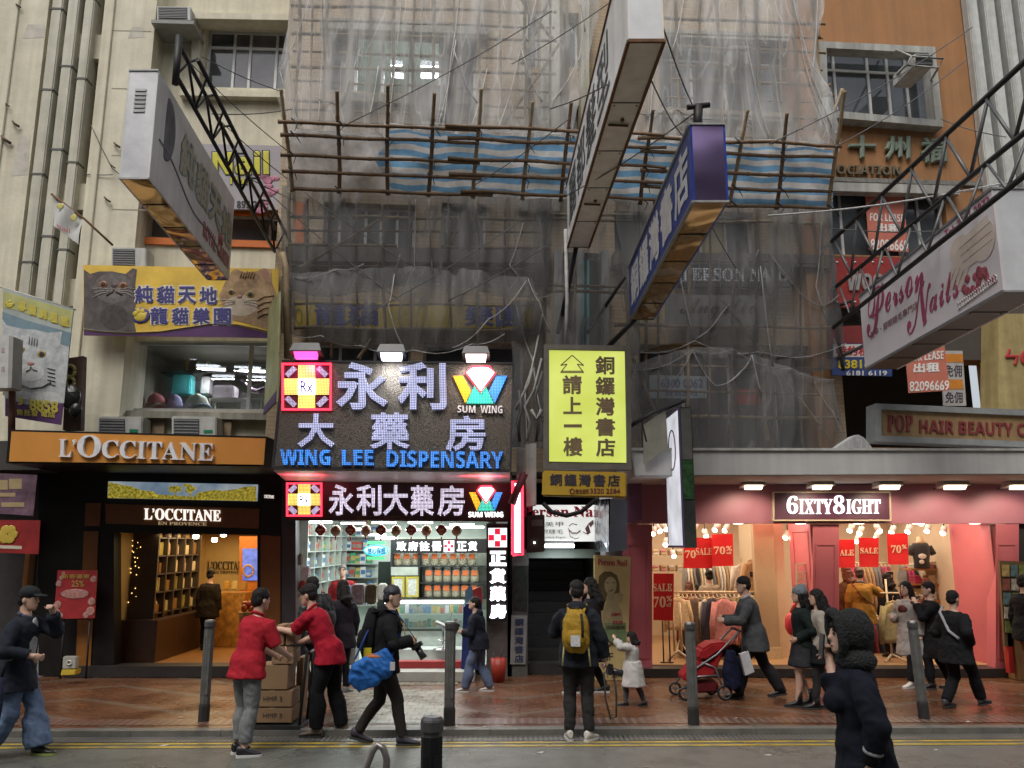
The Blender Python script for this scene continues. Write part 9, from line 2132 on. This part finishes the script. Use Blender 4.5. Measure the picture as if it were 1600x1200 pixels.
# pushchair
y0=p[1];Q=Plane(y0-.02);st=thing('pushchair','red pushchair with a hood and shopping bags pushed along the pavement','pushchair',(Q(1100,1085).x,y0,PZ));M_fr=mat('grey_pushchair_tube',(.22,.22,.23),.35,.6)
def wheel(u,v,dy,r_):c=Q(u,v);c=V((c.x,y0+dy,PZ+r_));o=part('wheel',MB().tube([c+V((r_*.86*math.cos(a),0,r_*.86*math.sin(a))) for a in [2*math.pi*j/18 for j in range(19)]],.017,6),BSH,st);part('hub',MB().tube([c+V((0,-.02,0)),c+V((0,.02,0))],r_*.3,10).bar(c+V((-r_*.8,0,0)),c+V((r_*.8,0,0)),.012,.012).bar(c+V((0,0,-r_*.8)),c+V((0,0,r_*.8)),.012,.012,(1,0,0)),M_fr,o);return c
w1_=wheel(1066,1084,-.2,.085);w2_=wheel(1060,1084,.2,.085);w3_=wheel(1127,1086,-.22,.10);w4_=wheel(1118,1086,.22,.10)
for dy,wa,wb_ in ((-.2,w1_,w3_),(.2,w2_,w4_)):
 D_=V((0,dy+.02,0));part('frame',MB().tube([wa+V((0,0,.06)),Q(1085,1040)+D_,Q(1115,1020)+D_,Q(1150,984)+D_],.014,8).tube([wb_,Q(1112,1040)+D_,Q(1092,1032)+D_],.013,8).tube([Q(1070,1055)+D_,Q(1118,1052)+D_],.012,8),M_fr,st)
part('handle',MB().tube([Q(1150,984)+V((0,-.2,0)),Q(1147,982)+V((0,0,0)),Q(1150,984)+V((0,.24,0))],.018,8),BSH,st)
M_ps=fab('pushchair_red',(.40,.02,.025),.2,.6);hm=MB()
hm.prism([q_+V((0,-.19,0)) for q_ in qpx(Q,(1086,1028),(1092,1012),(1106,1003),(1124,1001),(1140,1003),(1130,1012),(1116,1018),(1100,1030))],V((0,.42,0)));part('hood',hm,M_ps,st,bev=.03)
part('seat',MB().prism([q_+V((0,-.17,0)) for q_ in qpx(Q,(1062,1056),(1078,1036),(1090,1030),(1108,1032),(1120,1010),(1126,1016),(1112,1052),(1086,1058),(1066,1062))],V((0,.38,0))),M_ps,st,bev=.02)
part('basket',MB().prism([q_+V((0,-.17,0)) for q_ in qpx(Q,(1082,1066),(1118,1062),(1116,1078),(1086,1080))],V((0,.38,0))),fab('dark_red_basket',(.12,.012,.015)),st,bev=.02)
b_=Q(1137,1040);nb_=thing('shopping_bag','navy shopping bag hung behind the pushchair','bag',b_-V((0,0,.2)))
meld('bag_body',MB().ring_loft([[b_+V((rx*math.cos(a),-.2+.09*math.sin(a),z_)) for a in [2*math.pi*j/16 for j in range(16)]] for z_,rx in ((-.26,.05),(-.22,.12),(-.05,.12),(.12,.09),(.22,.05))]),.01,fab('navy_bag',(.012,.014,.04)),nb_,2,.01);part('handle',MB().tube([b_+V((-.03,-.2,.2)),Q(1147,990)+V((0,-.16,0)),b_+V((.04,-.2,.2))],.008,5),BLK,nb_)
wb2=thing('paper_bag','white paper bag hung beside the navy bag on the pushchair','bag',Q(1160,1050))
part('bag_body',MB().prism([q_+V((0,-.27,0)) for q_ in qpx(Q,(1148,1018),(1161,1014),(1170,1045),(1156,1051))],V((0,.08,0))),mat('white_paper',(.5,.5,.52),.6),wb2);part('handle',MB().tube([Q(1150,1017)+V((0,-.23,0)),Q(1151,995)+V((0,-.2,0)),Q(1159,1015)+V((0,-.23,0))],.006,5),BLK,wb2)
# 12, 13 two women
p,H=at(1264,1104,917,PZ)
W12=Person('woman in a grey knitted beanie and dark skirt walking left with black ankle boots',p,84,H,3,0,(-.06,.17,0,0),(.06,-.03,.02,0,-8),(-.16,.14,.98),None,None,None,(0,0));W12.body();W12.hair(long=.35);W12.top('sweater',fab('bottle_green_knit',(.014,.022,.02)),.036,-.05,.97,0,None,.01);W12.skirt('skirt',fab('charcoal_skirt',(.035,.035,.04)),.50,.17,.23);W12.shoes(BSH,None,.14)
meld('beanie',MB().ell(W12.hl(0,-.02,.055),.098*W12.k,.115*W12.k,.095*W12.k,18,10,W12.HM).ell(W12.hl(0,-.05,.12),.05,.06,.04,12,8),.009,mat('grey_beanie_knit',(.17,.19,.21),.95,var=.35,scale=50,bump=.8,bscale=90),W12.root,1,.004,40)
p,H=at(1292,1108,921,PZ)
W13=Person('woman in a cream jacket and black skirt walking beside the one in the beanie',p,80,H,3,0,(-.06,.17,0,0),(.06,-.1,.02,0,-8));W13.body();W13.hair(long=.3);W13.top('jacket',fab('cream_jacket',(.42,.37,.31)),.036,-.2,.96);W13.skirt('skirt',BLK,.56,.17,.22);W13.legs('tights',DGREY,.004);W13.shoes(BSH,None,.1)
# 14 hooded woman close to the camera
H14=Person('woman in a dark furry hood and navy coat passing close to the camera',(2.14,5.35,RZ),84,1.65,5,0,(-.08,.2,0,0),(.08,-.2,.02,0,-8),(-.21,.03,.855),(.06,.16,1.42),(-1,-.4,0),(.0,-.5,-1),(6,-4),w=.86)
H14.body(curl=(.5,1.2));H14.hair(fringe=1);H14.top('coat',fab('navy_parka',(.012,.014,.024),.35),.03,-.75,.80,.05,None,.014,r=(.056,.05,.044));H14.legs('trousers',BLK,.02);H14.shoes(BSH)
hb_=MB();hb_.ell(H14.hl(0,-.05,.03),.112,.125,.14,20,12,H14.HM);hb_.tube([H14.hl(.102*math.cos(q),.06+.02*math.sin(q),.005+.14*math.sin(q)) for q in [2*math.pi*j/18 for j in range(19)]],.03,9);hb_.ell(H14.W(H14.N+V((0,-.03,.01))),.125,.125,.08)
meld('hood',hb_,.009,mat('black_fur_hood',(.014,.016,.015),.9,var=.5,scale=40,bump=1.0,bscale=70),H14.root,1,.004,34)
ins=MB();a_,e_,w_=H14.arm[0];c1_=H14.W(e_.lerp(w_,.58));d_=H14.W(w_)-H14.W(e_);part('cuff',MB().tube([H14.W(e_.lerp(w_,.6)),H14.W(e_.lerp(w_,.68))],.058,14),fab('white_cuff',(.5,.5,.5)),H14.root);part('inner_sleeve',MB().tube([H14.W(e_.lerp(w_,.6)),H14.W(e_.lerp(w_,.98))],[.048,.042],12),BLK,H14.root)
w_=H14.W(H14.arm[1][2]+V((-.02,.04,.10)));solo('phone',MB().bar(w_+V((-.02,0,-.07)),w_+V((0,0,.07)),.075,.01,(1,0,0)),BSH,'black phone held before the face of the hooded woman','phone',bev=.003)
# 15.. shoppers and passers-by on the right
def inside(label,u,Y,vh,yaw,topm,botm,z=FZ,hm=None,long=0.0,bun=False,face=False,hem=-.4,LH=None,RH=None,shoes=BSH,tname='coat',hd=(0,0),H=None,lean=2,**kw):
 x=Plane(Y)(u,vh).x;H=H or ZY(u,vh,Y)-z;s=Person(label,(x,Y,z),yaw,H,lean,0,kw.get('LF',(-.08,.04,0,0)),kw.get('RF',(.08,-.04,0,0)),LH,RH,head=hd,vox=kw.get('vox',.011))
 s.body(face=face);s.hair(hm,long,bun);s.top(tname,topm,.035,hem,.97,.05,kw.get('collar'),.01);s.legs('trousers',botm,.014);s.shoes(shoes,kw.get('sole'));return s
M15=inside('shopper in a mustard jacket with a maroon strap reaching to a rail',1342,14.0,888,-14,fab('mustard_corduroy',(.38,.19,.035),.15),BLK,RH=(.36,.42,1.30),hm=mat('brown_hair',(.05,.025,.015),.5),collar=fab('grey_scarf',(.25,.24,.23)))
part('strap',MB().tube([M15.W(M15.S+V((-.15,-.04,.06))),M15.W(M15.S+V((-.02,-.17,-.15))),M15.W(M15.P0+V((.17,-.10,.12)))],.014,6,flat=.5),fab('maroon_strap',(.08,.015,.015)),M15.root)
inside('shopper in a long black coat right of the mustard jacket',1386,14.6,897,20,BLK,BLK,hem=-.75,long=.2)
inside('reddish haired shopper half hidden left of the mustard jacket in the clothes shop',1323,14.6,886,30,fab('brown_coat',(.12,.05,.02)),BLK,hm=mat('auburn_hair',(.12,.035,.012),.5),long=.25)
inside('shopper with tied back black hair and a cream top behind the front rail',1108,15.4,893,8,fab('cream_shirt',(.45,.36,.25)),DGREY,bun=True);inside('long haired shopper in maroon behind the front rail',1076,15.5,909,-30,fab('maroon_coat',(.06,.014,.012)),BLK,long=.3,hm=mat('auburn_hair',(.12,.035,.012)))
inside('shopper with a dark bob looking down behind the front rail',1092,15.8,914,40,fab('olive_coat',(.05,.04,.02)),BLK,long=.1)
sk=inside('shopkeeper in a red shirt standing behind the goods in the pharmacy',536,15.0,884,182,fab('shopkeeper_red',(.36,.025,.03)),BLK,face=True,hm=mat('thin_grey_hair',(.12,.11,.1),.6),tname='shirt')
inside('customer in dark clothes standing with back turned in the cosmetics shop',329,15.6,891,-6,fab('brown_black_coat',(.02,.014,.01)),BLK,hem=-.4,bun=True)
N16=inside('long haired woman in a long pale top and black leggings outside the clothes shop',1416,12.6,908,118,fab('pale_grey_top',(.42,.38,.36)),BLK,PZ,long=.35,face=True,hem=-.75,RH=(.16,.24,1.12),shoes=WSH,sole=WSH,LF=(-.07,.2,0,0),RF=(.07,-.2,0,0),vox=.009,tname='top')
part('print',MB().ell(N16.W(N16.S+V((0,.12,-.1))),.085,.02,.06,12,8,N16.M),fab('red_black_print',(.12,.03,.03),.8),N16.root)
N17=inside('woman in black with a pink strap raising a hand to her face',1452,12.4,908,82,BLK,BLK,PZ,face=True,hem=-.75,LH=(-.06,.26,1.36),RH=(.06,.27,1.32),LF=(-.07,.14,0,0),RF=(.07,-.22,0,0),vox=.009);part('strap',MB().tube([N17.W(N17.S+V((.12,-.1,.08))),N17.W(N17.S+V((.13,.02,.09))),N17.W(N17.S+V((.1,.15,-.1)))],.02,6,flat=.5),fab('pink_strap',(.45,.06,.1)),N17.root)
p,H=at(1502,1106,918,PZ)
X=Person('man in black with a pale cross body strap striding right outside the clothes shop',p,-62,H,4,0,(-.09,-.20,.01,0),(.09,.36,.02,0,6),(-.2,.2,1.0),(.2,.05,.92));X.body(face=False);X.hair(puff=.97);X.top('jacket',fab('black_jacket',(.014,.014,.016)),.038,-.4,.97,.1,None,.012);X.legs('trousers',BLK,.022,.98,1.1);X.shoes(mat('dark_grey_shoe',(.05,.05,.055),.6))
part('strap',MB().tube([X.W(X.S+V((-.13,-.02,.09))),X.W(X.S+V((-.10,-.13,.02))),X.W(X.S+V((.02,-.16,-.2))),X.W(X.P0+V((.15,-.13,.14)))],.019,6,flat=.5),fab('pale_strap',(.4,.4,.42)),X.root)
inside('man in a black top and tan shorts by the magazine stall',1596,12.7,900,-70,BLK,fab('tan_shorts',(.2,.12,.06)),PZ,shoes=mat('brown_shoe',(.1,.07,.05),.6))
